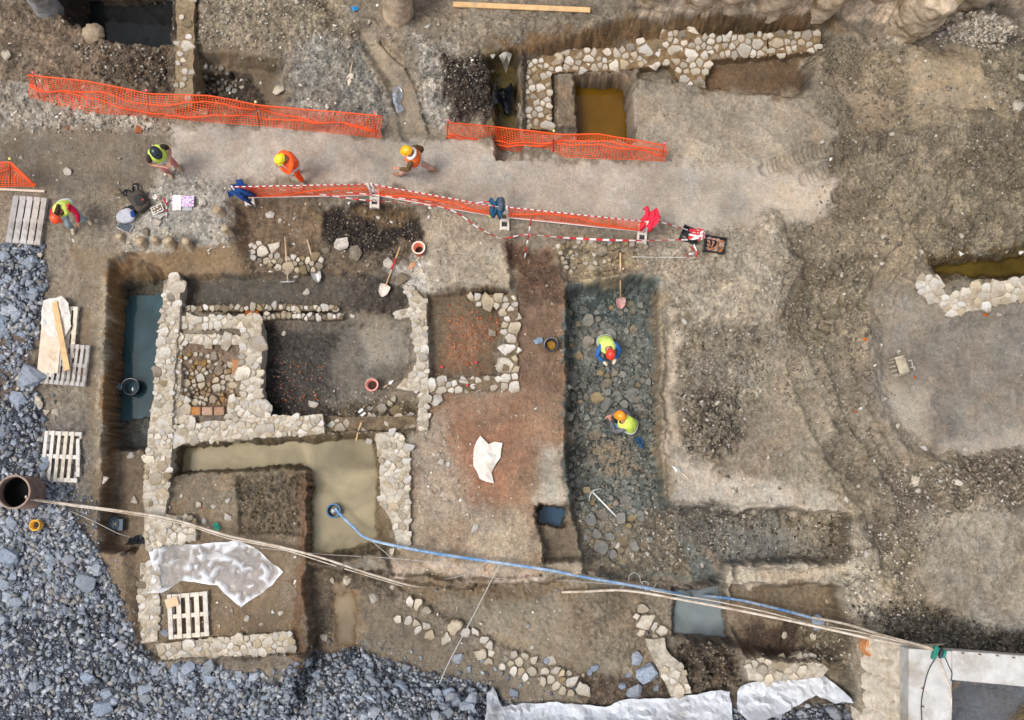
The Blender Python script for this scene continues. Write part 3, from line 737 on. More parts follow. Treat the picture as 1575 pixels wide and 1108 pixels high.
rs = np.random.default_rng(11)
def hull_mesh(name, n, sx, sy, sz, seed, cut=0.0):
    r = np.random.default_rng(seed)
    bm = bmesh.new()
    p = r.normal(size=(n, 3)); p /= np.linalg.norm(p, axis=1)[:, None]
    p *= (0.82 + 0.3 * r.random((n, 1)))
    p = np.sign(p) * np.abs(p) ** 0.8
    for q in p * (sx, sy, sz): bm.verts.new(q)
    bmesh.ops.convex_hull(bm, input=bm.verts)
    for v in [v for v in bm.verts if not v.link_faces]: bm.verts.remove(v)
    bmesh.ops.triangulate(bm, faces=bm.faces)
    me = bpy.data.meshes.new(name); bm.to_mesh(me); bm.free()
    return me
ROCKS = [hull_mesh('rock_shape', 16, 1.0, 0.62 + 0.3 * rs.random(), 0.5 + 0.25 * rs.random(), 100 + k) for k in range(14)]
SLIM = [hull_mesh('pebble_shape', 8, 1.0, 0.6 + 0.35 * rs.random(), 0.55 + 0.25 * rs.random(), 300 + k) for k in range(10)]
def arrays(me):
    v = np.empty(len(me.vertices) * 3); me.vertices.foreach_get('co', v)
    f = np.array([list(p.vertices) for p in me.polygons])
    return v.reshape(-1, 3), f
TINY = [hull_mesh('crumb_shape', 6, 1.0, 0.65 + 0.35 * rs.random(), 0.6 + 0.25 * rs.random(), 400 + k) for k in range(8)]
A_ROCK = [arrays(m) for m in ROCKS]; A_SLIM = [arrays(m) for m in SLIM]; A_TINY = [arrays(m) for m in TINY]

# ---- masonry ------------------------------------------------------
def cells(poly, spacing, seed, inset=0.4, tries=9000, aspect=None):
    """stone outlines: packed, irregular, convex; sites thrown at random inside the wall outline"""
    r = np.random.default_rng(seed)
    lo, hi = poly.min(0), poly.max(0)
    area = 0.5 * abs(np.sum(poly[:, 0] * np.roll(poly[:, 1], -1) - poly[:, 1] * np.roll(poly[:, 0], -1)))
    tries = int(min(tries, 60 * area / spacing ** 2 + 200))
    cand = lo + (hi - lo) * r.random((tries, 2))
    d = sdist(cand[:, 0], cand[:, 1], poly)
    rad = spacing * (0.5 + 1.05 * r.random(tries) ** 2)
    keep = []
    K = np.empty((0, 2)); KR = np.empty(0)
    for c, dd, rr in zip(cand, d, rad):
        if dd > -inset * rr * 0.75: continue
        if len(K) and np.any(np.hypot(K[:, 0] - c[0], K[:, 1] - c[1]) < 0.5 * (KR + rr)): continue
        K = np.vstack([K, c]); KR = np.append(KR, rr)
    out = []
    for i in range(len(K)):
        c = K[i]; rr = KR[i]
        a0 = r.random() * 6.28
        st_, sa = 1 + 0.35 * r.random(), r.random() * 3.14
        pl = []
        for t in range(9):
            q_ = a0 + (t + 0.6 * (r.random() - .5)) * 6.2832 / 9
            w_ = rr * (0.62 + 0.5 * r.random()) * (st_ if abs(math.cos(q_ - sa)) > .7 else 1 / st_ ** .5)
            pl.append((c[0] + w_ * math.cos(q_), c[1] + w_ * math.sin(q_)))
        dist = np.hypot(K[:, 0] - c[0], K[:, 1] - c[1])
        for j in np.argsort(dist)[1:14]:
            if dist[j] > spacing * 3: break
            n = (K[j] - c) / dist[j]
            w = dist[j] * rr / (rr + KR[j])
            q = []
            for k in range(len(pl)):
                a = np.array(pl[k]); b = np.array(pl[(k + 1) % len(pl)])
                da = (a - c) @ n - w; db = (b - c) @ n - w
                if da <= 0: q.append(tuple(a))
                if (da < 0) != (db < 0):
                    q.append(tuple(a + (b - a) * (da / (da - db))))
            pl = q
            if len(pl) < 3: break
        if len(pl) >= 3: out.append((c, np.array(pl)))
    return out, r
def stone_from_cell(c, pl, r, h, gap, sq=1.0):
    ctr = pl.mean(0)
    v = (pl - ctr) * gap
    w = []
    n = len(v)
    for k in range(n):                                # knock the corners off
        a, b, d = v[k - 1], v[k], v[(k + 1) % n]
        k1, k2_ = 0.06 + .2 * r.random(), 0.06 + .2 * r.random()
        w.append(b + (a - b) * k1); w.append(b + (d - b) * k2_)
    w = np.array(w)
    # merge near-duplicate corners
    kk = [0]
    for i in range(1, len(w)):
        if np.hypot(*(w[i] - w[kk[-1]])) > 0.012: kk.append(i)
    w = w[kk]; n = len(w)
    if n < 4: return None
    jit = 1 + (r.random((n, 1)) - 0.5) * 0.16
    tilt = (r.random(2) - 0.5) * 0.5
    base = np.column_stack([w * 1.02, np.full(n, -h * 1.6)])
    mid = np.column_stack([w * jit, np.full(n, h * (0.45 + 0.2 * r.random()))])
    ts = 0.78 + 0.16 * r.random()
    top = np.column_stack([w * jit * ts, np.full(n, h)])
    top[:, 2] += (top[:, :2] @ tilt) * 0.5 + (r.random(n) - 0.5) * h * 0.16
    ap = np.array([[(r.random() - .5) * .02, (r.random() - .5) * .02, h * (1.04 + 0.12 * r.random())]])
    V_ = np.vstack([base, mid, top, ap])
    F_ = []
    for k in range(n):
        k2 = (k + 1) % n
        F_.append((k, k2, n + k2, n + k)); F_.append((n + k, n + k2, 2 * n + k2, 2 * n + k)); F_.append((2 * n + k, 2 * n + k2, 3 * n))
    return ctr, V_, F_
def core_mesh(pp, zt, zb, seed):
    r = np.random.default_rng(seed)
    q = []
    n = len(pp)
    for i in range(n):
        a, b = pp[i], pp[(i + 1) % n]
        L = np.hypot(*(b - a)); m = max(1, int(L / 0.16))
        for k in range(m):
            q.append(a + (b - a) * k / m + (r.random(2) - 0.5) * 0.05)
    q = np.array(q); n = len(q)
    v = [(x, y, zb) for x, y in q] + [(x, y, zt + 0.008 + (r.random() - .5) * .03) for x, y in q]
    f = [(k, (k + 1) % n, n + (k + 1) % n, n + k) for k in range(n)]
    tri = mgeo.tessellate_polygon([[Vector((x, y, 0)) for x, y in q]])
    f += [tuple(n + i for i in t) for t in tri]
    return mesh('wall_core', v, f)
NWALL = [0]
def wall(label, polys, zt, zb, spacing=0.2, fill=1.0, h=0.06, gap=0.9, stone=None, mortar=None, core=True, name='stone_wall', cat='wall', parent=None, dark=0.0, drape=False, seed=None, stone_name='stone', alt=None):
    """a ruined wall seen from above: an earthy core with every stone of its top course set into it"""
    NWALL[0] += 1
    sd_ = seed or 40 + NWALL[0]
    stone = stone or M_STONE; mortar = mortar or M_MORTAR
    if not isinstance(polys[0][0], (tuple, list)): polys = [polys]
    wp = [PL(p, zt) for p in polys]
    allp = np.vstack(wp)
    org = (float(allp[:, 0].mean()), float(allp[:, 1].mean()), 0)
    t = parent or empty(name, org, 0, label, cat)
    if parent is None: t['kind'] = 'thing'
    if parent is not None: org = tuple(parent.location)
    cnt = 0
    for k, pp in enumerate(wp):
        loc = pp - np.array(org[:2])
        if core: link('wall_core', core_mesh(loc, zt, zb, sd_ + k), mortar, t)
        cs, r = cells(loc, spacing, sd_ * 7 + k)
        for c, pl in cs:
            if r.random() > fill: continue
            hh = (h if drape else h * .62) * (0.2 + 0.7 * r.random() ** 1.5)
            s = stone_from_cell(c, pl, r, hh, gap * (0.9 + 0.12 * r.random()))
            if s is None: continue
            ctr, V_, F_ = s
            me = mesh('stone', V_, F_)
            mm_ = stone
            u_ = r.random()
            if u_ < dark: mm_ = alt or M_STONE_D
            elif u_ < dark + .34 and stone is M_STONE: mm_ = M_STONE2
            z = zt + (r.random() - .3) * .03
            if drape: z = float(ground_z(ctr[0] + org[0], ctr[1] + org[1])[0]) + 0.01
            link(stone_name, me, mm_, t, (ctr[0], ctr[1], z - org[2]))
            cnt += 1
    return t

W1 = wall('long pale rubble-stone wall running beside the flooded west trench',
     [[(262, 424), (277, 424), (277, 480), (270, 545), (264, 650), (264, 682), (256, 790), (222, 790), (220, 770), (226, 690), (237, 600), (241, 540), (248, 480), (253, 437)],
      [(222, 788), (300, 797), (300, 832), (262, 836), (224, 846)]], -0.1, -1.3, 0.18, h=0.06, gap=0.94, dark=0.08, fill=0.9)
W2 = wall('thick pale wall along the north side of the flooded L-shaped trench', [(264, 656), (330, 648), (400, 641), (450, 640), (496, 638), (498, 667), (400, 673), (266, 683)], -0.14, -1.2, 0.17, h=0.05, gap=0.95)
wall('sparse muddy stone row continuing the thick wall eastward', [(498, 640), (560, 642), (648, 640), (650, 664), (580, 666), (500, 668)], -0.42, -1.1, 0.2, fill=0.35, mortar=M_MORTAR_D, dark=0.35)
SQ = wall('square stone hearth built of two white courses with cobbles inside',
     [[(276, 487), (402, 486), (402, 504), (276, 506)], [(266, 514), (370, 517), (370, 529), (266, 530)], [(370, 504), (402, 504), (402, 641), (371, 640)],
      [(264, 532), (278, 532), (278, 600), (263, 640)], [(262, 604), (290, 612), (292, 650), (262, 654)], [(352, 612), (374, 610), (374, 643), (350, 644)]], -0.2, -0.75, 0.2, h=0.07, gap=0.95, name='stone_hearth', cat='hearth')
wall(None, [(268, 548), (345, 545), (366, 560), (366, 622), (300, 626), (272, 610)], -0.5, -0.9, 0.155, h=0.09, fill=0.95, gap=0.9, dark=0.6, core=False, parent=SQ, stone=M_STONE2, alt=mat('brown_stone', (132, 112, 88), .85, .3, 9, .6, objvar=.25), stone_name='cobble', drape=True)
def brick(parent, px, py, z, lx, ly, lz, rz, m=None, name='brick', seed=0):
    r = np.random.default_rng(int(px * 31 + py) + seed)
    bm = bmesh.new()
    bmesh.ops.create_cube(bm, size=1.0)
    bmesh.ops.scale(bm, vec=(lx, ly, lz), verts=bm.verts)
    bmesh.ops.bevel(bm, geom=bm.edges, offset=0.012, segments=1, affect='EDGES')
    for v in bm.verts: v.co += Vector(((r.random() - .5) * .012, (r.random() - .5) * .012, (r.random() - .5) * .008))
    me = bpy.data.meshes.new(name); bm.to_mesh(me); bm.free()
    p = P(px, py, z)
    if parent is not None: p = p - parent.location
    return link(name, me, m or M_BRICK, parent, p, rz)
for k, px in enumerate((302, 320, 338)): brick(SQ, px, 633, -0.26, 0.24, 0.19, 0.16, 0.06 * k - 0.06)
for k, px in enumerate((290, 306, 322, 338)): brick(SQ, px, 537, -0.42, 0.2, 0.2, 0.1, 0.05 * (k % 3))
brick(SQ, 388, 482, -0.37, 0.32, 0.12, 0.06, 0.0, M_TILE); brick(SQ, 350, 541, -0.36, 0.25, 0.26, 0.1, 0.03); brick(SQ, 368, 558, -0.3, 0.3, 0.28, 0.1, 0.08); brick(SQ, 365, 575, -0.34, 0.22, 0.3, 0.1, 0.1)
wall('low double row of square stones north of the dark room', [[(279, 470), (360, 470), (440, 468), (455, 470), (455, 477), (360, 478), (280, 478)], [(404, 482), (455, 481), (458, 490), (404, 491)], [(455, 470), (520, 470), (520, 478), (455, 479)], [(458, 484), (524, 484), (526, 491), (458, 491)]], -0.36, -0.75, 0.15, h=0.1, gap=0.9, dark=0.3, mortar=M_MORTAR_D)
wall('narrow pale wall dividing the dark room from the small tiled room',
     [[(618, 438), (630, 440), (655, 462), (658, 560), (658, 608), (645, 604), (642, 545), (634, 520), (632, 470)], [(608, 479), (632, 474), (634, 488), (608, 489)], [(610, 597), (643, 562), (646, 602)], [(644, 606), (658, 606), (658, 661), (644, 661)]], -0.12, -0.9, 0.17, h=0.05, gap=0.94, mortar=M_MORTAR)
wall('rounded pale wall of the small tiled room with a southern return',
     [[(716, 455), (752, 454), (795, 452), (796, 478), (768, 474), (735, 470)], [(768, 476), (796, 478), (796, 520), (795, 600), (768, 598), (770, 574), (778, 540), (772, 500)], [(661, 586), (720, 582), (768, 579), (768, 598), (712, 602), (661, 603)]], -0.16, -0.6, 0.21, h=0.06, gap=0.93, mortar=M_MORTAR_D)
wall('broad white wall on the east side of the murky pool', [(578, 668), (604, 663), (616, 668), (630, 690), (630, 840), (612, 842), (602, 800), (584, 775), (586, 720)], -0.12, -1.2, 0.19, h=0.06, gap=0.96)
wall('tee-shaped white wall in the north trench', [[(801, 84), (860, 78), (868, 112), (848, 114), (848, 200), (804, 198), (802, 130)], [(868, 76), (960, 76), (985, 62), (1015, 62), (1015, 100), (960, 108), (868, 112)],
      [(1015, 47), (1068, 46), (1080, 54), (1180, 52), (1180, 86), (1096, 92), (1078, 136), (1052, 134), (1030, 100), (1015, 98)], [(1182, 52), (1262, 46), (1262, 80), (1182, 86)]], -0.42, -1.0, 0.23, h=0.08, gap=0.88, dark=0.12, mortar=mat('brown_mortar', (128, 106, 76), 0.95, 0.3, 14, 0.8, dirt=(96, 76, 50)))
wall('dressed pale stone wall with a crooked end beside the olive pond', [[(1410, 426), (1441, 424), (1448, 440), (1452, 450), (1444, 468), (1430, 462), (1414, 452)], [(1448, 458), (1480, 446), (1482, 482), (1461, 486), (1444, 470)], [(1480, 446), (1530, 434), (1600, 424), (1600, 456), (1540, 468), (1482, 482)]], 0.05, -0.6, 0.24, h=0.07, gap=0.97)
wall('low pale wall strip at the left edge of the sheeted plot', [(216, 866), (242, 862), (246, 900), (242, 985), (214, 990), (212, 930)], -0.2, -0.8, 0.17, fill=0.85, h=0.05, gap=0.9, dark=0.15)
wall('thick pale wall along the south edge of the sheeted plot', [(240, 992), (300, 985), (385, 978), (448, 972), (452, 1003), (330, 1018), (250, 1024)], -0.14, -0.8, 0.19, h=0.06, gap=0.95)
wall('long diagonal wall line of scattered white stones in the southern mud', [[(606, 912), (616, 908), (640, 922), (664, 938), (658, 948), (634, 934)], [(688, 952), (734, 972), (770, 990), (764, 1002), (724, 984), (686, 964)], [(604, 944), (640, 954), (694, 978), (688, 992), (640, 972), (606, 954)], [(716, 1000), (760, 1004), (790, 1003), (850, 1015), (880, 1034), (908, 1055), (900, 1074), (860, 1066), (800, 1040), (742, 1016)]], -0.8, -1.1, 0.24, fill=0.85, h=0.13, gap=0.9, dark=0.06, core=False, drape=True)
_sl = wall('short slanting wall of white stones west of the grey puddle', [(992, 984), (1022, 982), (1024, 1000), (1052, 1025), (1062, 1066), (1034, 1070), (1008, 1020)], -0.62, -1.1, 0.2, h=0.13, gap=0.9, fill=0.55, mortar=mat('grey_mortar', (172, 163, 148), .95, .3, 14, .9, dirt=(138, 126, 108), dirt_amt=.5))
wall(None, [(962, 935), (985, 930), (1022, 970), (1020, 984), (992, 984), (982, 970)], -0.75, -1.1, 0.24, h=0.13, gap=0.9, fill=0.9, core=False, drape=True, parent=_sl)
wall('narrow stone wall crossing down beside the black pit', [(272, -30), (299, -30), (298, 80), (296, 164), (268, 168), (271, 80)], 0.26, -0.8, 0.2, fill=0.55, h=0.1, gap=0.85, dark=0.15, mortar=mat('brown_core', (138, 120, 94), .95, .3, 14, .9, dirt=(112, 94, 70)))
wall('heap of loose dry stones where the rake lies', [(380, 372), (420, 370), (435, 395), (498, 390), (500, 412), (470, 420), (385, 403)], -0.28, -0.6, 0.19, h=0.1, gap=0.92, dark=0.3, core=False, drape=True, name='stone_heap', cat='stone heap')
wall('rubble footing in the bank above the middle trench', [(852, 372), (960, 377), (1000, 384), (960, 402), (920, 405), (892, 425), (866, 412)], -0.2, -0.5, 0.17, fill=0.7, h=0.07, gap=0.85, dark=0.5, core=False, drape=True, name='rubble_footing', cat='rubble')
wall('crumbling white masonry stub beside the folded white sheet', [(1146, 1012), (1200, 1012), (1250, 1004), (1276, 1030), (1262, 1044), (1150, 1048)], -0.35, -1.0, 0.24, h=0.16, gap=0.95, fill=0.55, mortar=MATS['grey_mortar'])
wall('band of wet dark cobbles across the middle trench', [[(870, 575), (930, 570), (1000, 580), (1004, 625), (930, 640), (920, 658), (872, 680), (868, 630)], [(872, 470), (1000, 460), (1002, 500), (874, 560)], [(872, 700), (890, 690), (905, 760), (985, 770), (1000, 830), (960, 860), (910, 850), (880, 790)]], -0.9, -1, 0.22, fill=0.6, h=0.08, gap=0.85, core=False, drape=True, name='cobble_floor', cat='cobbles', stone=M_DARKSTONE, dark=0.35)
wall('dark stones at the bottom of the brown northern hollow', [(303, 114), (362, 110), (366, 142), (304, 150)], -0.8, -1, 0.17, fill=0.8, h=0.07, gap=0.85, core=False, drape=True, name='stone_fill', cat='stones', stone=M_DARKSTONE, dark=0.4)
wall('tumbled stones in the corner of the dark room', [(560, 612), (640, 610), (642, 662), (600, 664), (566, 640)], -0.6, -1, 0.21, fill=0.6, h=0.08, gap=0.85, core=False, drape=True, name='stone_tumble', cat='stones', dark=0.6)

# ---- single rocks --------------------------------------------------
NR = [0]
def rock(px, py, size, label, m=M_STONE, name='rock', group=None, rz=None, flat=0.75, sink=0.25, cat='rock'):
    """size: half length in px"""
    NR[0] += 1
    r = np.random.default_rng(900 + NR[0])
    s = size / 68.0
    g = G(px, py)
    o = link(name, ROCKS[int(r.integers(len(ROCKS)))].copy() if False else rock_data(m, int(r.integers(len(ROCKS)))), None)
    o.location = (g.x, g.y, g.z + s * flat * (0.5 - sink))
    o.scale = (s, s, s * flat)
    o.rotation_euler = ((r.random() - .5) * .4, (r.random() - .5) * .4, r.random() * 6.28 if rz is None else rz)
    return tag(o, label, cat, group)
_RD = {}
def rock_data(m, k):
    if (m.name, k) not in _RD:
        me = ROCKS[k].copy(); me.materials.clear(); me.materials.append(m); _RD[(m.name, k)] = me
    return _RD[(m.name, k)]
for px, py, s, lb, m in [
    (10, 86, 10, 'rounded white boulder near the top left edge', M_STONE), (430, 141, 11, 'white boulder at the edge of the brown northern hollow', M_STONE),
    (105, 264, 8, 'white stone on the walkway near the red-sleeved worker', M_STONE), (152, 192, 8, 'pale stone caught in the orange netting', M_STONE),
    (230, 193, 8, 'upright pale stone at the foot of the netting', M_STONE), (213, 200, 8, 'terracotta brick fragment at the foot of the netting', M_TILE),
    (783, 234, 9, 'pale block lying against the foot of the eastern netting', M_STONE), (757, 86, 6, 'white stone in the olive puddle', M_STONE), (758, 110, 6, 'grey stone half sunk in the olive puddle', M_STONE_D),
    (1382, 94, 6, 'round pale stone in the churned mud at upper right', M_STONE), (1372, 207, 5, 'small pale stone beside the track marks', M_STONE),
    (244, 341, 9, 'square pale block below the clipboard', M_STONE), (252, 355, 6, 'small angular stone south of the square pale block', M_STONE),
    (311, 311, 8, 'pale stone beside the open notebook', M_STONE), (225, 357, 8, 'weathered stone on the stub bank', M_STONE_D),
    (149, 340, 5, 'small grey stone by the stooping worker', M_STONE), (180, 296, 8, 'grey flat stone by the rucksack', M_STONE_D),
    (416, 332, 8, 'large pale stone in the dark slope', M_STONE), (432, 338, 6, 'white stone next to the large pale slope stone', M_STONE), (491, 335, 8, 'long pale stone on the dark slope', M_STONE_D),
    (500, 386, 11, 'flat grey slab beside the shovel handle', M_STONE_D), (526, 376, 15, 'long white slanting block at the dark soil edge', M_STONE), (545, 390, 13, 'second slanting block below the long white one', M_STONE_D),
    (598, 405, 10, 'broad pale slab by the red-handled shovel', M_STONE), (472, 450, 7, 'white stone lying south of the rake', M_STONE), (620, 430, 12, 'weathered block at the head of the narrow wall', M_STONE_D),
    (437, 513, 5, 'small white stone on the dark room floor', M_STONE), (482, 622, 9, 'white oblong block on the dark room floor', M_STONE), (525, 487, 6, 'white stone east of the low stone row', M_STONE), (542, 486, 5, 'last white stone of the low row', M_STONE),
    (514, 655, 5, 'small white stone on the muddy wall row', M_STONE), (556, 661, 7, 'round white stone beside the wooden handle', M_STONE), (575, 641, 6, 'pale block east of the small hammer', M_STONE), (568, 678, 7, 'white stone dropped at the pool corner', M_STONE), (588, 675, 14, 'big white corner block above the pool', M_STONE),
    (673, 617, 11, 'long pale stone lying on the red soil by the room corner', M_STONE), (678, 710, 6, 'pale stone west of the white sack', M_STONE), (690, 713, 7, 'oblong white stone near the white sack', M_STONE),
    (730, 812, 8, 'flat white stone on the platform south of the sack', M_STONE), (757, 512, 8, 'grey oval stone in the tiled room', M_STONE_D),
    (300, 703, 12, 'muddy boulder in the west arm of the pool', M_STONE_D), (202, 701, 8, 'white stone at the end of the blue-green trench', M_STONE), (171, 740, 8, 'flat white stone in the west trench', M_STONE), (207, 770, 7, 'grey pitted stone in the west trench', M_STONE),
    (306, 776, 6, 'round white stone in the small plot', M_STONE), (327, 780, 6, 'tall white stone in the small plot', M_STONE), (351, 770, 6, 'upright white stone on the plot edge', M_STONE), (351, 795, 7, 'lower white stone on the plot edge', M_STONE), (314, 800, 7, 'white stone under the long hose', M_STONE),
    (511, 893, 6, 'white stone in the mud south of the pool', M_STONE), (534, 894, 9, 'larger white stone in the mud south of the pool', M_STONE), (572, 920, 12, 'cracked white block at the head of the diagonal wall', M_STONE), (603, 903, 5, 'small white stone below the hose bend', M_STONE),
    (499, 981, 8, 'rounded white stone beside the brown puddle', M_STONE), (432, 943, 6, 'white pebble east of the pallet plot', M_STONE), (402, 960, 4, 'small white pebble in the pallet plot', M_STONE),
    (380, 951, 6, 'oblong stone near the sheeted plot edge', M_STONE), (820, 995, 6, 'white stone alone on the southern mud', M_STONE), (604, 847, 9, 'white block between hose and white wall', M_STONE), (620, 833, 7, 'white block at the foot of the broad white wall', M_STONE),
    (950, 840, 6, 'white stone in the mouth of the middle trench', M_STONE), (996, 853, 6, 'pale triangular stone south of the middle trench', M_STONE), (973, 855, 5, 'small white stone beside the triangular one', M_STONE), (1080, 870, 6, 'white upright stone near the berm gap', M_STONE),
    (935, 625, 18, 'long dark boulder in front of the kneeling worker', M_DARKSTONE), (987, 629, 8, 'dark round boulder by the trench side', M_DARKSTONE), (886, 657, 9, 'dark boulder at the left side of the middle trench', M_DARKSTONE), (902, 652, 7, 'smaller dark boulder beside it in the middle trench', M_DARKSTONE), (882, 706, 7, 'grey oval stone at the left foot of the middle trench', M_DARKSTONE),
    (1123, 569, 7, 'pale stone on the rubble shelf right of the trench', M_STONE), (1103, 620, 5, 'small pale stone among dark clods', M_STONE), (1052, 495, 6, 'tan stone at the corner of the pale shelf', M_STONE), (1124, 508, 4, 'white pebble below the pale shelf', M_STONE),
    (1407, 741, 10, 'pale boulder between the wheel tracks', M_STONE), (1412, 755, 6, 'smaller pale stone below the track boulder', M_STONE), (1472, 743, 9, 'buff block on the dark rubble band', M_STONE), (1485, 692, 6, 'white round stone on the flat eastern ground', M_STONE), (1421, 690, 6, 'white squared chip on the eastern ground', M_STONE), (1380, 655, 5, 'small pale stone at the corner of the flat ground', M_STONE),
    (1321, 748, 4, 'white pebble left of the wheel tracks', M_STONE), (1338, 812, 5, 'white chip inside the wheel track', M_STONE), (1301, 768, 5, 'buff stone on the shelf edge', M_STONE), (1330, 704, 5, 'grey stone in the wheel track', M_STONE_D), (1448, 786, 8, 'muddy boulder ending the rubble band', M_STONE_D),
    (1358, 365, 6, 'pale stone in the churned mud left of the pond', M_STONE), (1478, 363, 7, 'flat pale stone above the pond', M_STONE), (1417, 388, 5, 'white stone at the pond end', M_STONE), (1356, 406, 5, 'pale stone west of the crooked wall', M_STONE),
    (1516, 485, 5, 'rusty brick bit below the dressed wall', M_TILE), (1536, 484, 5, 'white chip below the dressed wall', M_STONE), (1406, 581, 4, 'terracotta bit beside the excavator bucket', M_TILE), (1315, 633, 4, 'terracotta crumb in the mud', M_TILE), (1330, 522, 4, 'terracotta sliver on the churned mud', M_TILE), (1570, 120, 9, 'pale block in the rubble at the right edge', M_STONE), (1565, 165, 12, 'crumbly pale block lower on the right edge', M_STONE),
    (1255, 958, 14, 'pale blue-grey boulder pinning the hoses', M_BLUE), (1205, 977, 6, 'white stone on the muddy pit floor', M_STONE), (1251, 979, 7, 'white stone north of the masonry stub', M_STONE), (1316, 927, 6, 'pale stone on the white bank', M_STONE), (1332, 853, 6, 'white stone at the top of the white bank', M_STONE), (1272, 925, 4, 'pale chip near the berm end', M_STONE),
    (133, 896, 20, 'largest blue-grey boulder beside the yellow sand patch', M_BLUE), (50, 580, 24, 'long blue-grey slab beside the loaded pallet', M_BLUE), (28, 615, 14, 'blue-grey boulder below the long slab', M_BLUE), (60, 678, 8, 'tan stone left of the broken pallet', M_STONE), (28, 584, 7, 'tan stone above the blue boulder', M_STONE), (28, 598, 5, 'small tan stone above the blue boulder', M_STONE), (58, 614, 7, 'tan pebble right of the blue boulder', M_STONE), (60, 622, 8, 'second tan pebble below it', M_STONE), (86, 635, 7, 'tan stone above the broken pallet', M_STONE), (72, 634, 6, 'tan stone left of the pair above the broken pallet', M_STONE), (62, 391, 6, 'tan stone at the corner of the grey pallet', M_STONE),
    (15, 855, 22, 'dark flat boulder in the left gravel', M_BLUE), (161, 1088, 17, 'pale pointed boulder near the bottom edge', M_BLUE), (253, 975, 10, 'dark blue triangular stone by the lower pallet', M_BLUE), (290, 1028, 13, 'pale round boulder in the gravel crest', M_BLUE), (322, 1026, 14, 'dark pointed boulder in the gravel crest', M_BLUE), (270, 1030, 10, 'tall boulder west of the gravel crest', M_BLUE), (488, 1038, 10, 'dark boulder at the gravel spill head', M_BLUE), (540, 1038, 11, 'large boulder in the gravel spill', M_BLUE), (723, 1080, 17, 'big faceted boulder west of the white sheet', M_BLUE), (704, 1013, 11, 'blue-grey boulder on the mud above the spill', M_BLUE), (722, 1028, 8, 'pointed blue-grey rock by the string end', M_BLUE), (741, 1014, 7, 'blue-grey rock on the diagonal wall', M_BLUE),
    (977, 1013, 12, 'blue boulder west of the slanting wall', M_BLUE), (995, 1035, 20, 'largest blue boulder against the slanting wall', M_BLUE), (915, 1027, 8, 'small blue boulder in the southern mud', M_BLUE), (907, 1034, 6, 'small blue stone beside it', M_BLUE), (966, 1040, 7, 'blue stone south of the small pair', M_BLUE), (955, 1056, 8, 'round blue stone above the white sheet', M_BLUE), (975, 1065, 16, 'long pale blue slab along the white sheet', M_BLUE), (1008, 1060, 8, 'blue block beside the pale slab', M_BLUE), (840, 1018, 7, 'blue stone in the diagonal wall', M_BLUE), (791, 1066, 9, 'blue boulder at the sheet corner', M_BLUE), (1240, 1064, 9, 'blue rock on the folded sheet', M_BLUE), (1200, 1100, 16, 'large blue rock holding down the sheet', M_BLUE), (1278, 1095, 18, 'broad blue rock at the sheet fold', M_BLUE), (1290, 1078, 10, 'rusty-edged rock on the folded sheet', M_BLUE), (1307, 1098, 10, 'upright blue rock at the sheet end', M_BLUE)]:
    rock(px, py, s, lb, m)

# ---- crushed stone: the largest pieces as single rocks, the rest one mass -----------------------------------
def pts_in(poly, n, rng_, bound=(-60, -60, 1635, 1160)):
    pa = np.array(poly, float)
    lo = np.maximum(pa.min(0), bound[:2]); hi = np.minimum(pa.max(0), bound[2:])
    p = lo + (hi - lo) * rng_.random((int(n * 3) + 50, 2))
    p = p[inside(p[:, 0], p[:, 1], pa)]
    return p[:int(n)]
def area_px(poly):
    pa = np.clip(np.array(poly, float), (-60, -60), (1635, 1160))
    return 0.5 * abs(np.sum(pa[:, 0] * np.roll(pa[:, 1], -1) - pa[:, 1] * np.roll(pa[:, 0], -1)))
gr_ = np.random.default_rng(21)
big = np.vstack([pts_in(GRAV[0], 70, gr_), pts_in(GRAV[1], 150, gr_), pts_in([(230, 1020), (420, 1040), (430, 1090), (240, 1060)], 26, gr_), pts_in([(470, 1015), (560, 1004), (660, 1040), (740, 1056), (740, 1110), (440, 1110)], 40, gr_), pts_in([(0, 380), (66, 380), (68, 470), (0, 540)], 26, gr_)])
LANDM = [(30, 400, 'below the grey pallet'), (35, 480, 'left of the loaded pallet'), (25, 640, 'above the steel pipe'), (70, 560, 'beside the lower pallet'), (80, 700, 'around the broken pallet'), (40, 720, 'just above the steel pipe'), (110, 770, 'under the hose near the steel pipe'), (60, 810, 'around the yellow pipe stub'), (15, 850, 'around the dark flat boulder'), (95, 895, 'around the yellow sand patch'), (160, 880, 'right of the largest boulder'), (30, 960, 'at the left edge below the dark boulder'), (110, 970, 'below the yellow sand patch'), (190, 980, 'left of the low wall strip'), (40, 1070, 'in the bottom left corner'), (160, 1070, 'around the pale pointed boulder'), (260, 1050, 'below the wall corner'), (350, 1060, 'below the thick south wall'), (440, 1080, 'below the mud gully'), (500, 1040, 'at the head of the gravel spill'), (590, 1050, 'in the middle of the gravel spill'), (680, 1060, 'at the string end'), (725, 1080, 'around the big faceted boulder')]
for p in big:
    if not (-5 < p[0] < 1580 and p[1] < 1113): continue
    where = 'left bench' if p[1] < 700 else 'southern heap'
    if 1130 < p[0] or 745 < p[0] < 1130: continue
    s_ = 5 + 8 * gr_.random() ** 2
    near = min(LANDM, key=lambda q: (q[0] - p[0]) ** 2 + (q[1] - p[1]) ** 2)[2]
    sz = 'small' if s_ < 6 else 'medium-sized' if s_ < 8.5 else 'large'
    rock(p[0], p[1], s_, sz + ' angular blue-grey rock in the crushed stone ' + near, M_BLUE, 'crushed_rock', 'crushed rocks of the gravel bed')

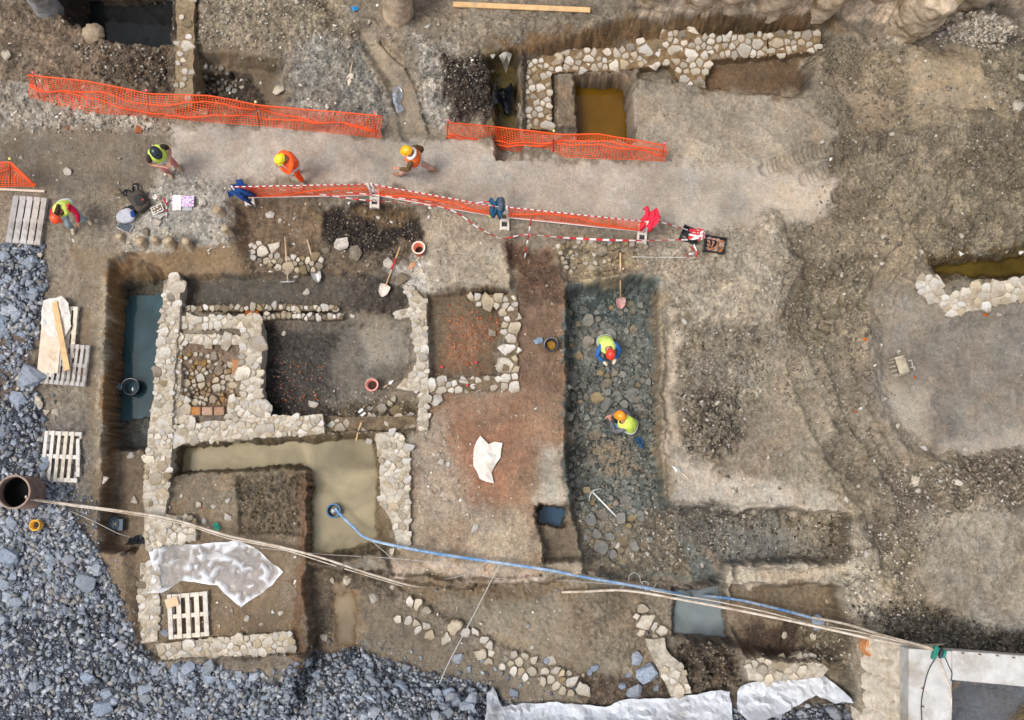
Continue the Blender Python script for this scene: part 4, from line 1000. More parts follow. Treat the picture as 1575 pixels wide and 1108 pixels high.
def mass(name, label, specs, m, seed, shapes=None):
    """one uncountable mass of small stones; specs: (poly px, per m2, size range m, [colours], flat)"""
    r = np.random.default_rng(seed)
    VV, FF, CC = [], [], []
    off = 0
    for poly, dens, (s0, s1), cols, pw in specs:
        n = int(area_px(poly) / 4624.0 * dens)
        p = pts_in(poly, n, r)
        if not len(p): continue
        x, y, z = GA(p[:, 0], p[:, 1])
        n = len(p)
        s = s0 + (s1 - s0) * r.random(n) ** pw
        shapes = A_TINY if s1 <= 0.046 else A_SLIM
        which = r.integers(len(shapes), size=n)
        colr = np.array([lin(c) for c in cols])[r.integers(len(cols), size=n)] * (0.75 + 0.5 * r.random((n, 1)))
        ang = r.random(n) * 6.2832; tl = (r.random((n, 2)) - .5) * 0.9
        fl = 0.55 + 0.4 * r.random(n)
        for k, (v0, f0) in enumerate(shapes):
            w = np.nonzero(which == k)[0]
            if not len(w): continue
            nv = len(v0)
            v = v0[None] * s[w][:, None, None]
            v[..., 2] *= fl[w][:, None]
            v[..., 2] += v[..., 0] * tl[w, 0][:, None] * 0.5 + v[..., 1] * tl[w, 1][:, None] * 0.5
            c, d = np.cos(ang[w])[:, None], np.sin(ang[w])[:, None]
            vx = v[..., 0] * c - v[..., 1] * d + x[w][:, None]
            vy = v[..., 0] * d + v[..., 1] * c + y[w][:, None]
            vz = v[..., 2] + (z[w] + s[w] * 0.18)[:, None]
            VV.append(np.stack([vx, vy, vz], -1).reshape(-1, 3))
            FF.append((f0[None] + (np.arange(len(w)) * nv)[:, None, None] + off).reshape(-1, 3))
            CC.append(np.repeat(colr[w], nv, 0))
            off += nv * len(w)
    V_ = np.vstack(VV); F_ = np.vstack(FF).astype(np.int32); C_ = np.vstack(CC)
    me = bpy.data.meshes.new(name)
    me.vertices.add(len(V_)); me.vertices.foreach_set('co', V_.astype(np.float32).ravel())
    me.loops.add(len(F_) * 3); me.loops.foreach_set('vertex_index', F_.ravel())
    me.polygons.add(len(F_)); me.polygons.foreach_set('loop_start', np.arange(len(F_), dtype=np.int32) * 3); me.polygons.foreach_set('loop_total', np.full(len(F_), 3, np.int32))
    me.update(calc_edges=True)
    a = me.attributes.new('Col', 'FLOAT_COLOR', 'POINT')
    a.data.foreach_set('color', np.concatenate([C_, np.ones((len(C_), 1))], 1).astype(np.float32).ravel())
    return tag(link(name, me, m), label, None, None, 'stuff')
M_GRIT = mat_attr('loose_stone', sp_scale=30, var=0.25, bump=0.3, specks=False)
BLUES = [(128, 134, 143), (113, 118, 127), (146, 151, 157), (100, 105, 114), (162, 164, 167), (121, 126, 134), (136, 133, 128)]
gspec = []
for g in GRAV:
    gspec += [(g, 170, (0.035, 0.12), BLUES, 1.8), (g, 240, (0.014, 0.035), BLUES, 1.2)]
gspec += [([(0, 376), (66, 380), (70, 460), (0, 560)], 90, (0.05, 0.12), BLUES, 1.5), ([(225, 1015), (420, 1035), (470, 1015), (560, 1003), (745, 1056), (740, 1112), (230, 1112)], 80, (0.05, 0.11), BLUES, 1.5),
          ([(70, 640), (130, 650), (150, 730), (80, 730)], 60, (0.015, 0.04), BLUES + [(160, 150, 136)], 1.4), ([(60, 735), (150, 770), (160, 850), (60, 800)], 200, (0.02, 0.05), BLUES, 1.4), ([(440, 1000), (560, 985), (700, 1020), (760, 1070), (440, 1060)], 40, (0.015, 0.05), BLUES, 1.4),
          ([(760, 1070), (900, 1080), (880, 1108), (770, 1108)], 60, (0.02, 0.05), BLUES, 1.4)]
gspec += [([(60, 380), (112, 400), (112, 640), (60, 640)], 12, (0.015, 0.06), BLUES, 1.7), ([(90, 730), (190, 850), (245, 1005), (200, 1010), (140, 860)], 22, (0.015, 0.06), BLUES, 1.7), ([(230, 1000), (450, 985), (470, 1050), (260, 1050)], 16, (0.015, 0.07), BLUES, 1.7), ([(470, 985), (600, 985), (760, 1040), (740, 1070), (470, 1030)], 26, (0.015, 0.07), BLUES, 1.7)]
mass('gravel', 'blue-grey crushed stone covering the left bench and the southern heap', gspec, M_GRIT, 31)
PALE = [(196, 186, 168), (176, 166, 148), (158, 148, 130), (206, 200, 188), (144, 132, 114)]
MIX = [(142, 134, 120), (124, 115, 101), (160, 152, 138), (104, 97, 85), (176, 168, 156), (132, 122, 106)]
DARK = [(78, 70, 60), (96, 88, 74), (62, 54, 46), (112, 102, 86), (130, 120, 104)]
WET = [(104, 106, 98), (88, 92, 86), (122, 120, 110), (74, 78, 74), (136, 130, 118)]
REDS = [(166, 98, 64), (150, 86, 56), (178, 112, 76)]
CLOD = [(130, 118, 99), (114, 103, 86), (144, 132, 112), (104, 93, 77), (124, 115, 101)]
mass('rubble', 'loose small stones and crumbs strewn over the dig', [
    ([(40, 165), (270, 186), (300, 205), (60, 205)], 16, (0.05, 0.13), PALE + REDS[:1], 1.6), ([(0, 200), (260, 200), (360, 290), (360, 390), (120, 380), (0, 290)], 3, (0.04, 0.08), PALE, 1.8), ([(280, 0), (700, 0), (690, 190), (300, 190)], 5, (0.04, 0.1), PALE, 1.8), ([(0, 0), (270, 70), (270, 150), (0, 190)], 5, (0.04, 0.1), PALE + MIX, 1.8), ([(360, 310), (780, 310), (780, 440), (380, 430)], 4, (0.035, 0.09), PALE, 1.8), ([(660, 600), (866, 400), (866, 780), (830, 886), (620, 884)], 3, (0.03, 0.07), PALE, 1.8), ([(1030, 380), (1400, 380), (1440, 880), (1040, 770)], 3, (0.04, 0.09), PALE + MIX, 1.8), ([(1250, 60), (1600, 60), (1600, 400), (1280, 400)], 3, (0.04, 0.1), PALE + MIX, 1.8), ([(250, 740), (460, 740), (460, 980), (250, 980)], 3, (0.03, 0.08), PALE, 1.8), ([(560, 900), (1000, 910), (1000, 1060), (740, 1050)], 2.5, (0.04, 0.09), PALE + BLUES, 1.8), ([(660, 1000), (900, 1060), (880, 1090), (700, 1050)], 14, (0.04, 0.12), BLUES, 1.6),
    ([(1290, 200), (1635, 180), (1635, 380), (1440, 395), (1300, 420), (1235, 380)], 50, (0.03, 0.085), CLOD, 2), ([(1195, 400), (1330, 400), (1345, 640), (1210, 620)], 80, (0.03, 0.08), CLOD, 2), ([(1040, 500), (1190, 500), (1180, 620), (1040, 600)], 70, (0.025, 0.07), CLOD, 2), ([(1250, 60), (1400, 60), (1400, 200), (1270, 200)], 80, (0.03, 0.08), CLOD, 2), ([(1320, 640), (1440, 760), (1400, 880), (1290, 720)], 60, (0.025, 0.07), CLOD, 2),
    ([(-60, -60), (290, -60), (290, 110), (160, 120), (60, 110), (-60, 110)], 70, (0.012, 0.04), MIX, 2), ([(110, 60), (270, 75), (270, 140), (140, 120)], 160, (0.02, 0.07), MIX + DARK, 1.8),
    ([(0, 120), (60, 150), (270, 190), (270, 210), (0, 200)], 130, (0.015, 0.06), PALE + MIX, 2), ([(300, -20), (480, -20), (560, 60), (440, 76), (300, 72)], 170, (0.015, 0.055), MIX + PALE, 2),
    ([(440, 75), (560, 60), (600, 140), (595, 205), (470, 178), (430, 140)], 220, (0.012, 0.045), MIX + [(150, 154, 158), (120, 126, 130)], 2), ([(560, 40), (690, 60), (700, 190), (650, 195), (620, 110)], 160, (0.012, 0.05), MIX, 2),
    ([(640, 70), (740, 70), (750, 140), (690, 120)], 110, (0.02, 0.065), PALE + MIX, 1.8), ([(684, 100), (742, 90), (756, 185), (700, 188)], 160, (0.02, 0.06), DARK, 1.6), ([(640, 14), (960, 14), (930, 60), (690, 74)], 150, (0.01, 0.035), MIX, 2),
    (PATH, 60, (0.008, 0.022), PALE + MIX, 2), ([(0, 205), (250, 205), (250, 300), (120, 380), (0, 290)], 50, (0.01, 0.03), PALE + MIX, 2),
    ([(975, 132), (1240, 150), (1290, 260), (1030, 260), (975, 230)], 70, (0.01, 0.035), MIX, 2), ([(1250, 60), (1635, 60), (1635, 390), (1440, 400), (1290, 420), (1240, 380), (1290, 280)], 60, (0.012, 0.05), MIX + CLOD, 2),
    ([(1420, 15), (1500, 10), (1570, 40), (1540, 80), (1440, 60)], 260, (0.03, 0.09), [(170, 158, 142), (184, 174, 160), (150, 138, 120)], 1.5), ([(1500, 60), (1635, 50), (1635, 190), (1530, 160)], 160, (0.015, 0.05), MIX + DARK, 2),
    ([(1190, 330), (1330, 400), (1340, 540), (1200, 640), (1036, 620), (1036, 500), (1205, 500)], 120, (0.012, 0.05), MIX + CLOD, 2), ([(1010, 380), (1190, 320), (1226, 396), (1196, 490), (1036, 488)], 120, (0.01, 0.045), PALE + MIX, 2),
    ([(1045, 600), (1135, 590), (1150, 670), (1100, 712), (1050, 690)], 240, (0.02, 0.08), CLOD + MIX + DARK, 1.7), ([(1200, 520), (1345, 500), (1440, 760), (1430, 880), (1300, 780)], 80, (0.012, 0.045), MIX, 2),
    ([(1340, 690), (1410, 720), (1440, 800), (1470, 830), (1380, 860)], 200, (0.015, 0.06), MIX, 2), ([(1410, 720), (1480, 700), (1635, 690), (1635, 770), (1480, 790), (1430, 800)], 240, (0.02, 0.08), MIX + CLOD, 1.7),
    ([(1400, 790), (1635, 760), (1635, 985), (1480, 980), (1410, 900)], 60, (0.008, 0.03), MIX, 2), ([(1310, 930), (1420, 925), (1520, 965), (1635, 970), (1635, 1010), (1360, 1005)], 260, (0.02, 0.06), DARK + [(120, 116, 108)], 1.8),
    ([(1300, 810), (1410, 830), (1420, 950), (1300, 945)], 180, (0.015, 0.06), PALE + MIX, 2), ([(1390, 455), (1635, 445), (1635, 700), (1400, 680)], 30, (0.008, 0.025), PALE + MIX, 2.5),
    ([(1030, 780), (1310, 790), (1300, 862), (1118, 866)], 200, (0.015, 0.06), DARK + MIX, 1.8), ([(1000, 790), (1130, 790), (1110, 870), (1040, 860)], 200, (0.015, 0.05), MIX + DARK, 1.8),
    ([(872, 455), (1004, 445), (1010, 600), (870, 600)], 260, (0.015, 0.055), WET, 1.8), ([(870, 560), (1006, 560), (1012, 770), (880, 780)], 220, (0.02, 0.085), WET + [(122, 112, 96)], 1.8), ([(880, 760), (1030, 770), (1060, 880), (910, 875)], 160, (0.015, 0.07), WET + MIX, 1.8),
    ([(1004, 450), (1030, 460), (1030, 770), (1012, 770)], 160, (0.012, 0.035), MIX, 2), ([(1118, 872), (1310, 866), (1300, 895), (1120, 897)], 160, (0.012, 0.045), PALE, 2), ([(1230, 955), (1310, 955), (1310, 1030), (1240, 1030)], 150, (0.015, 0.06), PALE + MIX, 2),
    ([(1040, 985), (1130, 985), (1140, 1060), (1060, 1060)], 170, (0.02, 0.08), DARK, 1.6), ([(850, 366), (1080, 380), (1080, 420), (960, 420), (880, 432)], 120, (0.015, 0.05), PALE + MIX, 2),
    ([(180, 280), (360, 280), (360, 390), (180, 390)], 110, (0.012, 0.05), PALE + MIX + [(150, 152, 154)], 2.2), ([(110, 380), (185, 400), (170, 780), (110, 760)], 45, (0.008, 0.03), PALE, 2.2), ([(130, 440), (180, 420), (170, 640), (150, 650)], 70, (0.01, 0.035), PALE, 2),
    ([(365, 315), (650, 320), (650, 430), (380, 430)], 90, (0.01, 0.035), MIX + DARK + PALE, 2.2), ([(500, 320), (650, 330), (640, 400), (500, 390)], 160, (0.015, 0.05), DARK, 1.8), ([(275, 425), (640, 430), (640, 490), (275, 476)], 90, (0.008, 0.03), MIX + DARK, 2.2),
    ([(398, 490), (640, 490), (640, 600), (560, 645), (398, 645)], 110, (0.008, 0.035), WET + MIX, 2.3), ([(398, 540), (500, 560), (510, 640), (398, 642)], 140, (0.015, 0.05), DARK + REDS, 2), ([(500, 600), (650, 600), (650, 665), (500, 668)], 130, (0.012, 0.05), MIX + PALE, 2),
    ([(656, 448), (782, 448), (768, 582), (660, 586)], 70, (0.01, 0.035), MIX + REDS, 2), ([(680, 470), (770, 455), (785, 480), (740, 570), (690, 560)], 60, (0.02, 0.06), REDS, 1.5), ([(780, 380), (866, 400), (866, 780), (832, 790), (830, 886), (600, 884), (660, 604), (796, 600)], 70, (0.008, 0.03), PALE + REDS, 2.4),
    ([(640, 640), (700, 630), (720, 760), (640, 800)], 60, (0.015, 0.055), PALE, 2), ([(640, 780), (830, 790), (830, 886), (605, 884)], 60, (0.01, 0.035), PALE, 2.2), ([(600, 300), (785, 320), (785, 446), (640, 440)], 110, (0.01, 0.035), PALE + MIX, 2.2),
    ([(256, 732), (366, 732), (360, 830), (256, 830)], 70, (0.01, 0.045), PALE + MIX + REDS, 2), ([(362, 736), (472, 728), (468, 826), (368, 820)], 120, (0.02, 0.06), [(110, 96, 76), (96, 82, 64)], 1.8), ([(250, 850), (460, 850), (456, 990), (250, 985)], 45, (0.008, 0.03), PALE + MIX, 2.2),
    ([(470, 862), (620, 890), (1000, 900), (1060, 1060), (740, 1060), (560, 1000), (472, 1010)], 22, (0.01, 0.04), PALE + MIX, 2.2), ([(176, 690), (230, 690), (222, 850), (168, 850)], 50, (0.008, 0.03), PALE + MIX, 2.2), ([(560, 890), (700, 960), (900, 1060), (860, 1070), (560, 920)], 70, (0.01, 0.04), PALE, 2)],
    M_GRIT, 33)

# ---- concrete and bored piles ------------------------------------------------------------------------------
def pile_mesh(base, top, r0, seed, rough=0.12, seg=28, rings=34):
    """rough cast pile between two points"""
    b, t = np.array(base), np.array(top)
    ax = t - b; L = np.linalg.norm(ax); ax /= L
    ux = np.cross(ax, (0, 0, 1.0) if abs(ax[2]) < 0.95 else (0, 1, 0)); ux /= np.linalg.norm(ux); uy = np.cross(ax, ux)
    r = np.random.default_rng(seed)
    ph = r.random(6) * 6.28
    aa = np.linspace(0, 6.2832, seg, endpoint=False)[None, :].repeat(rings + 1, 0); ss = np.linspace(0, L, rings + 1)[:, None].repeat(seg, 1)
    NZ = .5 * (fbm(np.cos(aa) * 1.1 + seed * 3.1, np.sin(aa) * 1.1 + ss * 1.3, 1.6, 4, seed, .6) + fbm(np.cos(aa) * 1.1 + 9 + ss, np.sin(aa) * 1.1 + seed, 1.6, 4, seed + 1, .6))
    v, f = [], []
    for i in range(rings + 1):
        s = i / rings
        for k in range(seg):
            a = 6.2832 * k / seg
            rr = r0 * (1 + rough * (NZ[i, k] - .5) * 2.2 + rough * .3 * (r.random() - .5))
            v.append(b + ax * (L * s) + ux * rr * math.cos(a) + uy * rr * math.sin(a))
    for i in range(rings):
        for k in range(seg):
            k2 = (k + 1) % seg
            f.append((i * seg + k, i * seg + k2, (i + 1) * seg + k2, (i + 1) * seg + k))
    v.append(t + ax * r0 * 0.08); n = len(v) - 1
    f += [(rings * seg + k, rings * seg + (k + 1) % seg, n) for k in range(seg)]
    v.append(b); f += [((k + 1) % seg, k, n + 1) for k in range(seg)]
    o = np.array(base)
    return mesh('pile', [p - o for p in v], f, True)
def pile(label, bpx, bz, tpx, tz, r0, m, seed, group=None, rough=0.14):
    b = P(*bpx, bz); t = P(*tpx, tz)
    o = link('bored_pile', pile_mesh(tuple(b), tuple(t), r0, seed, rough), m, None, b)
    return tag(o, label, 'pile', group)
pile('broad earthy pile standing out of the bank at top centre', (613, 26), -0.2, (604, -60), 2.2, 0.36, M_PILE, 1)
pile('grey streaked pile at the corner of the black pit', (80, 22), -0.2, (30, -50), 2.0, 0.3, mat('grey_pile', (150, 150, 150), .9, .3, 8, .9, dirt=(120, 112, 100)), 2)
pile('round-topped pile stub at the rim of the black pit', (146, 60), -0.6, (144, 52), 0.2, 0.24, mat('soil_pile', (158, 140, 116), .95, .3, 6, .9, dirt=(126, 108, 84), dirt_amt=.5, bscale=14), 3, None, 0.5)
TOPP = [((1000, 4), (1016, -60)), ((1070, 2), (1090, -60)), ((1126, -2), (1152, -65)), ((1190, 0), (1222, -65)), ((1258, 18), (1310, -45)), ((1330, 2), (1396, -60)), ((1384, 40), (1452, -15)), ((1470, -8), (1540, -66)), ((1545, -14), (1622, -70))]
WORDS = ['leftmost', 'second', 'third', 'fourth', 'fifth', 'sixth', 'seventh', 'eighth', 'last']
for k, (b, t) in enumerate(TOPP):
    pile(WORDS[k] + ' buff pile from the left in the row along the top right bank', b, -0.3, t, 2.3, 0.36 + 0.07 * ((k * 5) % 4), M_PILE, 10 + k, 'buff piles along the top right bank', 0.42)
BR = [((1318, 985), (1412, 1012)), ((1322, 1012), (1414, 1042)), ((1320, 1040), (1412, 1074)), ((1326, 1066), (1416, 1104)), ((1322, 1092), (1414, 1134)), ((1326, 1118), (1416, 1164))]
WORDB = ['uppermost', 'second', 'third', 'fourth', 'fifth', 'lowest']
for k, (b, t) in enumerate(BR):
    o = pile(WORDB[k] + ' rough white pile down the side of the concrete beam at lower right', b, -0.6, t, 1.75, 0.25 + .02 * (k % 2), M_PILE_W, 40 + k, 'white piles under the concrete beam', 0.34)
link('bank_face', mesh('bank_face', [tuple(P(1322, 978, -0.9)), tuple(P(1420, 1000, 1.7)), tuple(P(1420, 1200, 1.7)), tuple(P(1322, 1200, -0.9)), tuple(P(1500, 1200, -0.9)), tuple(P(1500, 978, -0.9))], [(0, 1, 2, 3), (0, 5, 1), (3, 2, 4)]), M_PILE_W)['kind'] = 'structure'
for (bx_, by_, tx_, ty_, k, zf) in ((1316, 984, 1338, 992, 0, 0), (1330, 1018, 1356, 1026, 1, 0)):
    _b, _t = P(*BR[k][0], -0.6), P(*BR[k][1], 1.75)
    b, t = _b + (_t - _b) * (.16 + .06 * k), _b + (_t - _b) * (.36 - .02 * k)
    o = link('clay_pipe', pile_mesh(tuple(b), tuple(t), 0.272 - 0.03 * k, 60 + k, 0.12), mat('orange_clay', (180, 116, 70), 0.8, .25, 8, .4, dirt=(196, 176, 148), dirt_amt=.55), None, b)
    tag(o, ('orange clay pipe section set in the uppermost white pile', 'orange clay pipe stub set in the second white pile')[k], 'pipe', 'clay pipe sections in the white piles')

def prism_px(pts, z0, z1, name, m, parent=None, bevel=0.01):
    pp = [P(x, y, z1) for x, y in pts]
    bm = bmesh.new()
    org = parent.location if parent is not None else Vector((0, 0, 0))
    lo = [bm.verts.new((p.x - org.x, p.y - org.y, z0 - org.z)) for p in pp]; hi = [bm.verts.new((p.x - org.x, p.y - org.y, z1 - org.z)) for p in pp]
    n = len(pp)
    bm.faces.new(hi); bm.faces.new(lo[::-1])
    for k in range(n): bm.faces.new((lo[k], lo[(k + 1) % n], hi[(k + 1) % n], hi[k]))
    bmesh.ops.recalc_face_normals(bm, faces=bm.faces)
    if bevel: bmesh.ops.bevel(bm, geom=[e for e in bm.edges], offset=bevel, segments=2, affect='EDGES')
    me = bpy.data.meshes.new(name); bm.to_mesh(me); bm.free()
    return link(name, me, m, parent)
cb = empty('concrete_beam', P(1430, 1010, 1.3), 0, 'white concrete capping beam turning a corner at lower right', 'beam')
prism_px([(1398, 998), (1464, 1002), (1463, 1250), (1397, 1250)], 1.7, 2.2, 'beam_arm', M_CONC, cb)
prism_px([(1464.5, 1001), (1700, 1018), (1700, 1068), (1464.5, 1046)], 1.7, 2.19, 'beam_arm', M_CONC, cb)
def tube_mesh(pts, r0, sides=8, closed=False, name='tube', caps=True):
    pts = [Vector(p) for p in pts]
    v, f = [], []
    n = len(pts)
    up = Vector((0, 0, 1))
    prev = None
    for i in range(n):
        d = (pts[min(i + 1, n - 1)] - pts[max(i - 1, 0)])
        if d.length < 1e-9: d = Vector((1, 0, 0))
        d.normalize()
        if prev is None:
            a = d.cross(up)
            if a.length < 1e-3: a = d.cross(Vector((0, 1, 0)))
        else:
            a = prev - d * prev.dot(d)
        a.normalize(); prev = a
        b = d.cross(a)
        rr = r0[i] if hasattr(r0, '__len__') else r0
        for k in range(sides):
            t = 6.2832 * k / sides
            v.append(pts[i] + a * (rr * math.cos(t)) + b * (rr * math.sin(t)))
    for i in range(n - 1):
        for k in range(sides):
            k2 = (k + 1) % sides
            f.append((i * sides + k, i * sides + k2, (i + 1) * sides + k2, (i + 1) * sides + k))
    if caps:
        f.append(tuple(range(sides))[::-1]); f.append(tuple((n - 1) * sides + k for k in range(sides)))
    return mesh(name, v, f, True)
def bar(name, a, b, r0, m, parent=None, sides=8):
    a, b = Vector(a), Vector(b)
    if parent is not None: a = a - parent.location; b = b - parent.location
    return link(name, tube_mesh([a, b], r0, sides), m, parent)
M_RUST = mat('rusty_steel', (96, 58, 40), 0.8, 0.3, 20, 0.3)
for px, py in ((1478, 1004), (1504, 1006), (1531, 1008), (1556, 1011), (1416, 1058), (1417, 1086)):
    a = P(px, py, 2.15); bar('rebar_stub', a, a + Vector((0, 0, 0.14)), 0.011, M_RUST, cb, 6)
def catmull(pts, k=8):
    p = [Vector(q) for q in pts]
    p = [p[0]] + p + [p[-1]]
    out = []
    for i in range(1, len(p) - 2):
        for j in range(k):
            t = j / k
            out.append(0.5 * ((2 * p[i]) + (p[i + 1] - p[i - 1]) * t + (2 * p[i - 1] - 5 * p[i] + 4 * p[i + 1] - p[i + 2]) * t * t + (3 * p[i] - p[i - 1] - 3 * p[i + 1] + p[i + 2]) * t ** 3))
    out.append(p[-2])
    return out
# ================================================================== OBJECTS
M_ORANGE = mat('orange_plastic_net', (252, 98, 34), 0.55, 0.12, 6, 0)
M_ORANGE2 = mat('orange_plastic_cord', (240, 84, 24), 0.5, 0.1, 6, 0)
M_WHITE = mat('white_paint', (222, 220, 214), 0.5, 0.08, 8, 0.1, dirt=(180, 170, 154), dirt_amt=0.3)
M_RED = mat('red_paint', (196, 34, 44), 0.5, 0.1, 8, 0.1)
M_BLACKP = mat('black_plastic', (30, 34, 40), 0.45, 0.25, 10, 0.2)
M_WOOD = mat('weathered_wood', (206, 197, 184), 0.85, 0.18, 7, 0.4, objvar=0.14, dirt=(164, 150, 132), dirt_amt=0.3)
M_WOOD_G = mat('grey_weathered_wood', (170, 164, 158), 0.85, 0.16, 7, 0.4, objvar=0.15, dirt=(126, 116, 106), dirt_amt=0.35)
M_WOOD_B = mat('buff_timber', (206, 178, 146), 0.8, 0.14, 6, 0.3, objvar=0.08, dirt=(176, 146, 114), dirt_amt=0.3)
M_STEEL = mat('worn_steel', (172, 170, 166), 0.45, 0.2, 14, 0.2, metal=0.4)
M_DARKM = mat('dark_iron', (52, 54, 58), 0.6, 0.25, 14, 0.2)

def box_mesh(lx, ly, lz, bev=0.006, name='box', jit=0.0, seed=0):
    bm = bmesh.new()
    bmesh.ops.create_cube(bm, size=1.0)
    bmesh.ops.scale(bm, vec=(lx, ly, lz), verts=bm.verts)
    if bev: bmesh.ops.bevel(bm, geom=bm.edges, offset=bev, segments=1, affect='EDGES')
    if jit:
        r = np.random.default_rng(seed)
        for v in bm.verts: v.co += Vector(((r.random() - .5) * jit, (r.random() - .5) * jit, (r.random() - .5) * jit))
    me = bpy.data.meshes.new(name); bm.to_mesh(me); bm.free()
    return me
def box(name, m, parent, c, s, rz=0.0, bev=0.006, rot=None):
    o = link(name, box_mesh(*s, bev, name), m, parent, c)
    o.rotation_euler = rot if rot else (0, 0, rz)
    return o
def lathe(name, prof, m, parent=None, seg=28, loc=(0, 0, 0), smooth=True):
    v, f = [], []
    for r0, z in prof:
        for k in range(seg):
            a = 6.2832 * k / seg; v.append((r0 * math.cos(a), r0 * math.sin(a), z))
    for i in range(len(prof) - 1):
        for k in range(seg):
            k2 = (k + 1) % seg
            f.append((i * seg + k, i * seg + k2, (i + 1) * seg + k2, (i + 1) * seg + k))
    return link(name, mesh(name, v, f, smooth), m, parent, loc)

# ---- orange netting fences -----------------------------------------------------------------------
def net_mesh(top, bot, rows, cell, w, seed, sag=0.06, fold=0.07):
    """plastic mesh strip between two 3-D polylines: real strands with square openings"""
    r = np.random.default_rng(seed)
    def resample(pl, n):
        p = np.array([tuple(q) for q in pl]); s = np.concatenate([[0], np.cumsum(np.linalg.norm(np.diff(p, axis=0), axis=1))])
        t = np.linspace(0, s[-1], n)
        return np.stack([np.interp(t, s, p[:, i]) for i in range(3)], 1), s[-1]
    _, L = resample(top, 2)
    n = max(4, int(L / cell))
    T_, _ = resample(top, n); B_, _ = resample(bot, n)
    ph = r.random(4) * 6.28
    grid = np.zeros((n, rows, 3))
    for j in range(rows):
        t = j / (rows - 1)
        grid[:, j] = T_ * (1 - t) + B_ * t
    u = np.linspace(0, L, n)[:, None]; tt = np.linspace(0, 1, rows)[None]
    bulge = fold * np.sin(math.pi * tt) * (np.sin(u * 1.3 + ph[0]) + 0.6 * np.sin(u * 3.1 + ph[1] + tt * 4) + 0.35 * np.sin(u * 7 + ph[2] + tt * 6))
    grid[..., 1] += bulge
    grid[..., 0] += 0.02 * np.sin(u * 5 + tt * 9 + ph[3])
    grid[..., 2] -= sag * 0.3 * (1 - tt) * np.abs(np.sin(u * 1.1 + ph[1]))
    v, f = [], []
    def strand(a, b, wid, nrm):
        d = b - a; d = d / (np.linalg.norm(d) + 1e-9)
        s = np.cross(d, nrm); s = s / (np.linalg.norm(s) + 1e-9) * wid; t = nrm * wid * 0.5
        k = len(v)
        for p in (a, b):
            v.extend([p + s, p + t, p - s, p - t])
        for q in range(4): f.append((k + q, k + (q + 1) % 4, k + 4 + (q + 1) % 4, k + 4 + q))
    for i in range(n):
        for j in range(rows):
            p = grid[i, j]
            nx_ = grid[min(i + 1, n - 1), j] - grid[max(i - 1, 0), j]; ny_ = grid[i, min(j + 1, rows - 1)] - grid[i, max(j - 1, 0)]
            nr = np.cross(nx_, ny_); nr = nr / (np.linalg.norm(nr) + 1e-9)
            edge = 1.5 if j in (0, rows - 1) else 1.0
            if i < n - 1: strand(p, grid[i + 1, j], w * edge, nr)
            if j < rows - 1: strand(p, grid[i, j + 1], w, nr)
    return v, f, grid
def net_fence(label, toppx, botpx, ht, post_at, seed, rows=16, cell=0.068, w=0.0066, folds=None, z0=0.02, ph=0.12):
    gb = [G(x, y, z0) for x, y in botpx]
    gt = [P(x, y, G(bx, by).z + h_) for (x, y, h_), (bx, by) in zip(toppx, botpx)]
    org = gb[0].copy()
    t = empty('net_fence', org, 0, label, 'fence')
    v, f, grid = net_mesh([p - org for p in gt], [p - org for p in gb], rows, cell, w, seed)
    link('netting', mesh('netting', v, f), M_ORANGE, t)
    n = len(grid)
    link('top_cord', tube_mesh([Vector(grid[i, 0]) for i in range(0, n, 2)], 0.016, 6), M_ORANGE2, t)
    for k in range(2):
        rr = np.random.default_rng(seed + 5 + k)
        u = np.arange(0, n, 3)
        jm = rows * (0.42 + 0.2 * k) + rows * 0.14 * np.sin(u * 0.05 + rr.random() * 6) + rows * 0.06 * np.sin(u * 0.17)
        pts = [Vector(grid[i, int(np.clip(j, 0, rows - 1))]) + Vector((0, -0.01, 0.012)) for i, j in zip(u, jm)]
        if k == 0 or folds: link('fold_cord', tube_mesh(pts, 0.017, 6), M_ORANGE2, t)
    for k, (i_, capc) in enumerate(post_at):
        i = int(i_ * (n - 1))
        a = Vector(grid[i, 0]); b = Vector(grid[i, -1])
        o = link('post', tube_mesh([b - Vector((0, 0, 0.25)), a + (a - b) * ph], 0.011, 6), M_RUST, t)
        lathe('cap', [(0.001, 0.03), (0.022, 0.028), (0.03, 0.01), (0.028, -0.02), (0.001, -0.022)], mat('pink_cap', (240, 110, 120), .5, .05, 5, 0) if capc else mat('yellow_cap', (236, 222, 140), .5, .05, 5, 0), o, 12, a + (a - b) * ph)
    return t
net_fence('long orange plastic net fence at upper left beside the walkway', [(43, 115, 1.05), (135, 125, 1.05), (230, 144, 1.0), (320, 147, 1.05), (402, 162, 1.05), (500, 171, 1.05), (586, 178, 1.0)],
          [(46, 150), (135, 174), (230, 180), (320, 188), (400, 194), (500, 204), (585, 213)], 1.0, [(0.02, 1), (0.345, 1), (0.66, 0), (0.985, 1)], 3, folds=True)
net_fence('shorter orange plastic net fence below the square amber pit', [(688, 188, 1.0), (770, 196, 1.0), (868, 207, 1.0), (920, 206, 1.0), (975, 215, 1.0), (1028, 224, 0.9)],
          [(688, 214), (770, 231), (868, 242), (920, 245), (975, 246), (1022, 249)], 1.0, [(0.01, 1), (0.53, 0), (0.99, 1)], 6, folds=True)
net_fence('orange net fence corner cut off by the left edge', [(-60, 248, 1.0), (0, 250, 1.0), (18, 249, 1.0), (36, 268, 0.9), (52, 286, 0.8)], [(-60, 290), (0, 288), (22, 287), (40, 287), (54, 288)], 1.0, [(0.62, 0)], 9, cell=0.07, w=0.010, rows=15)

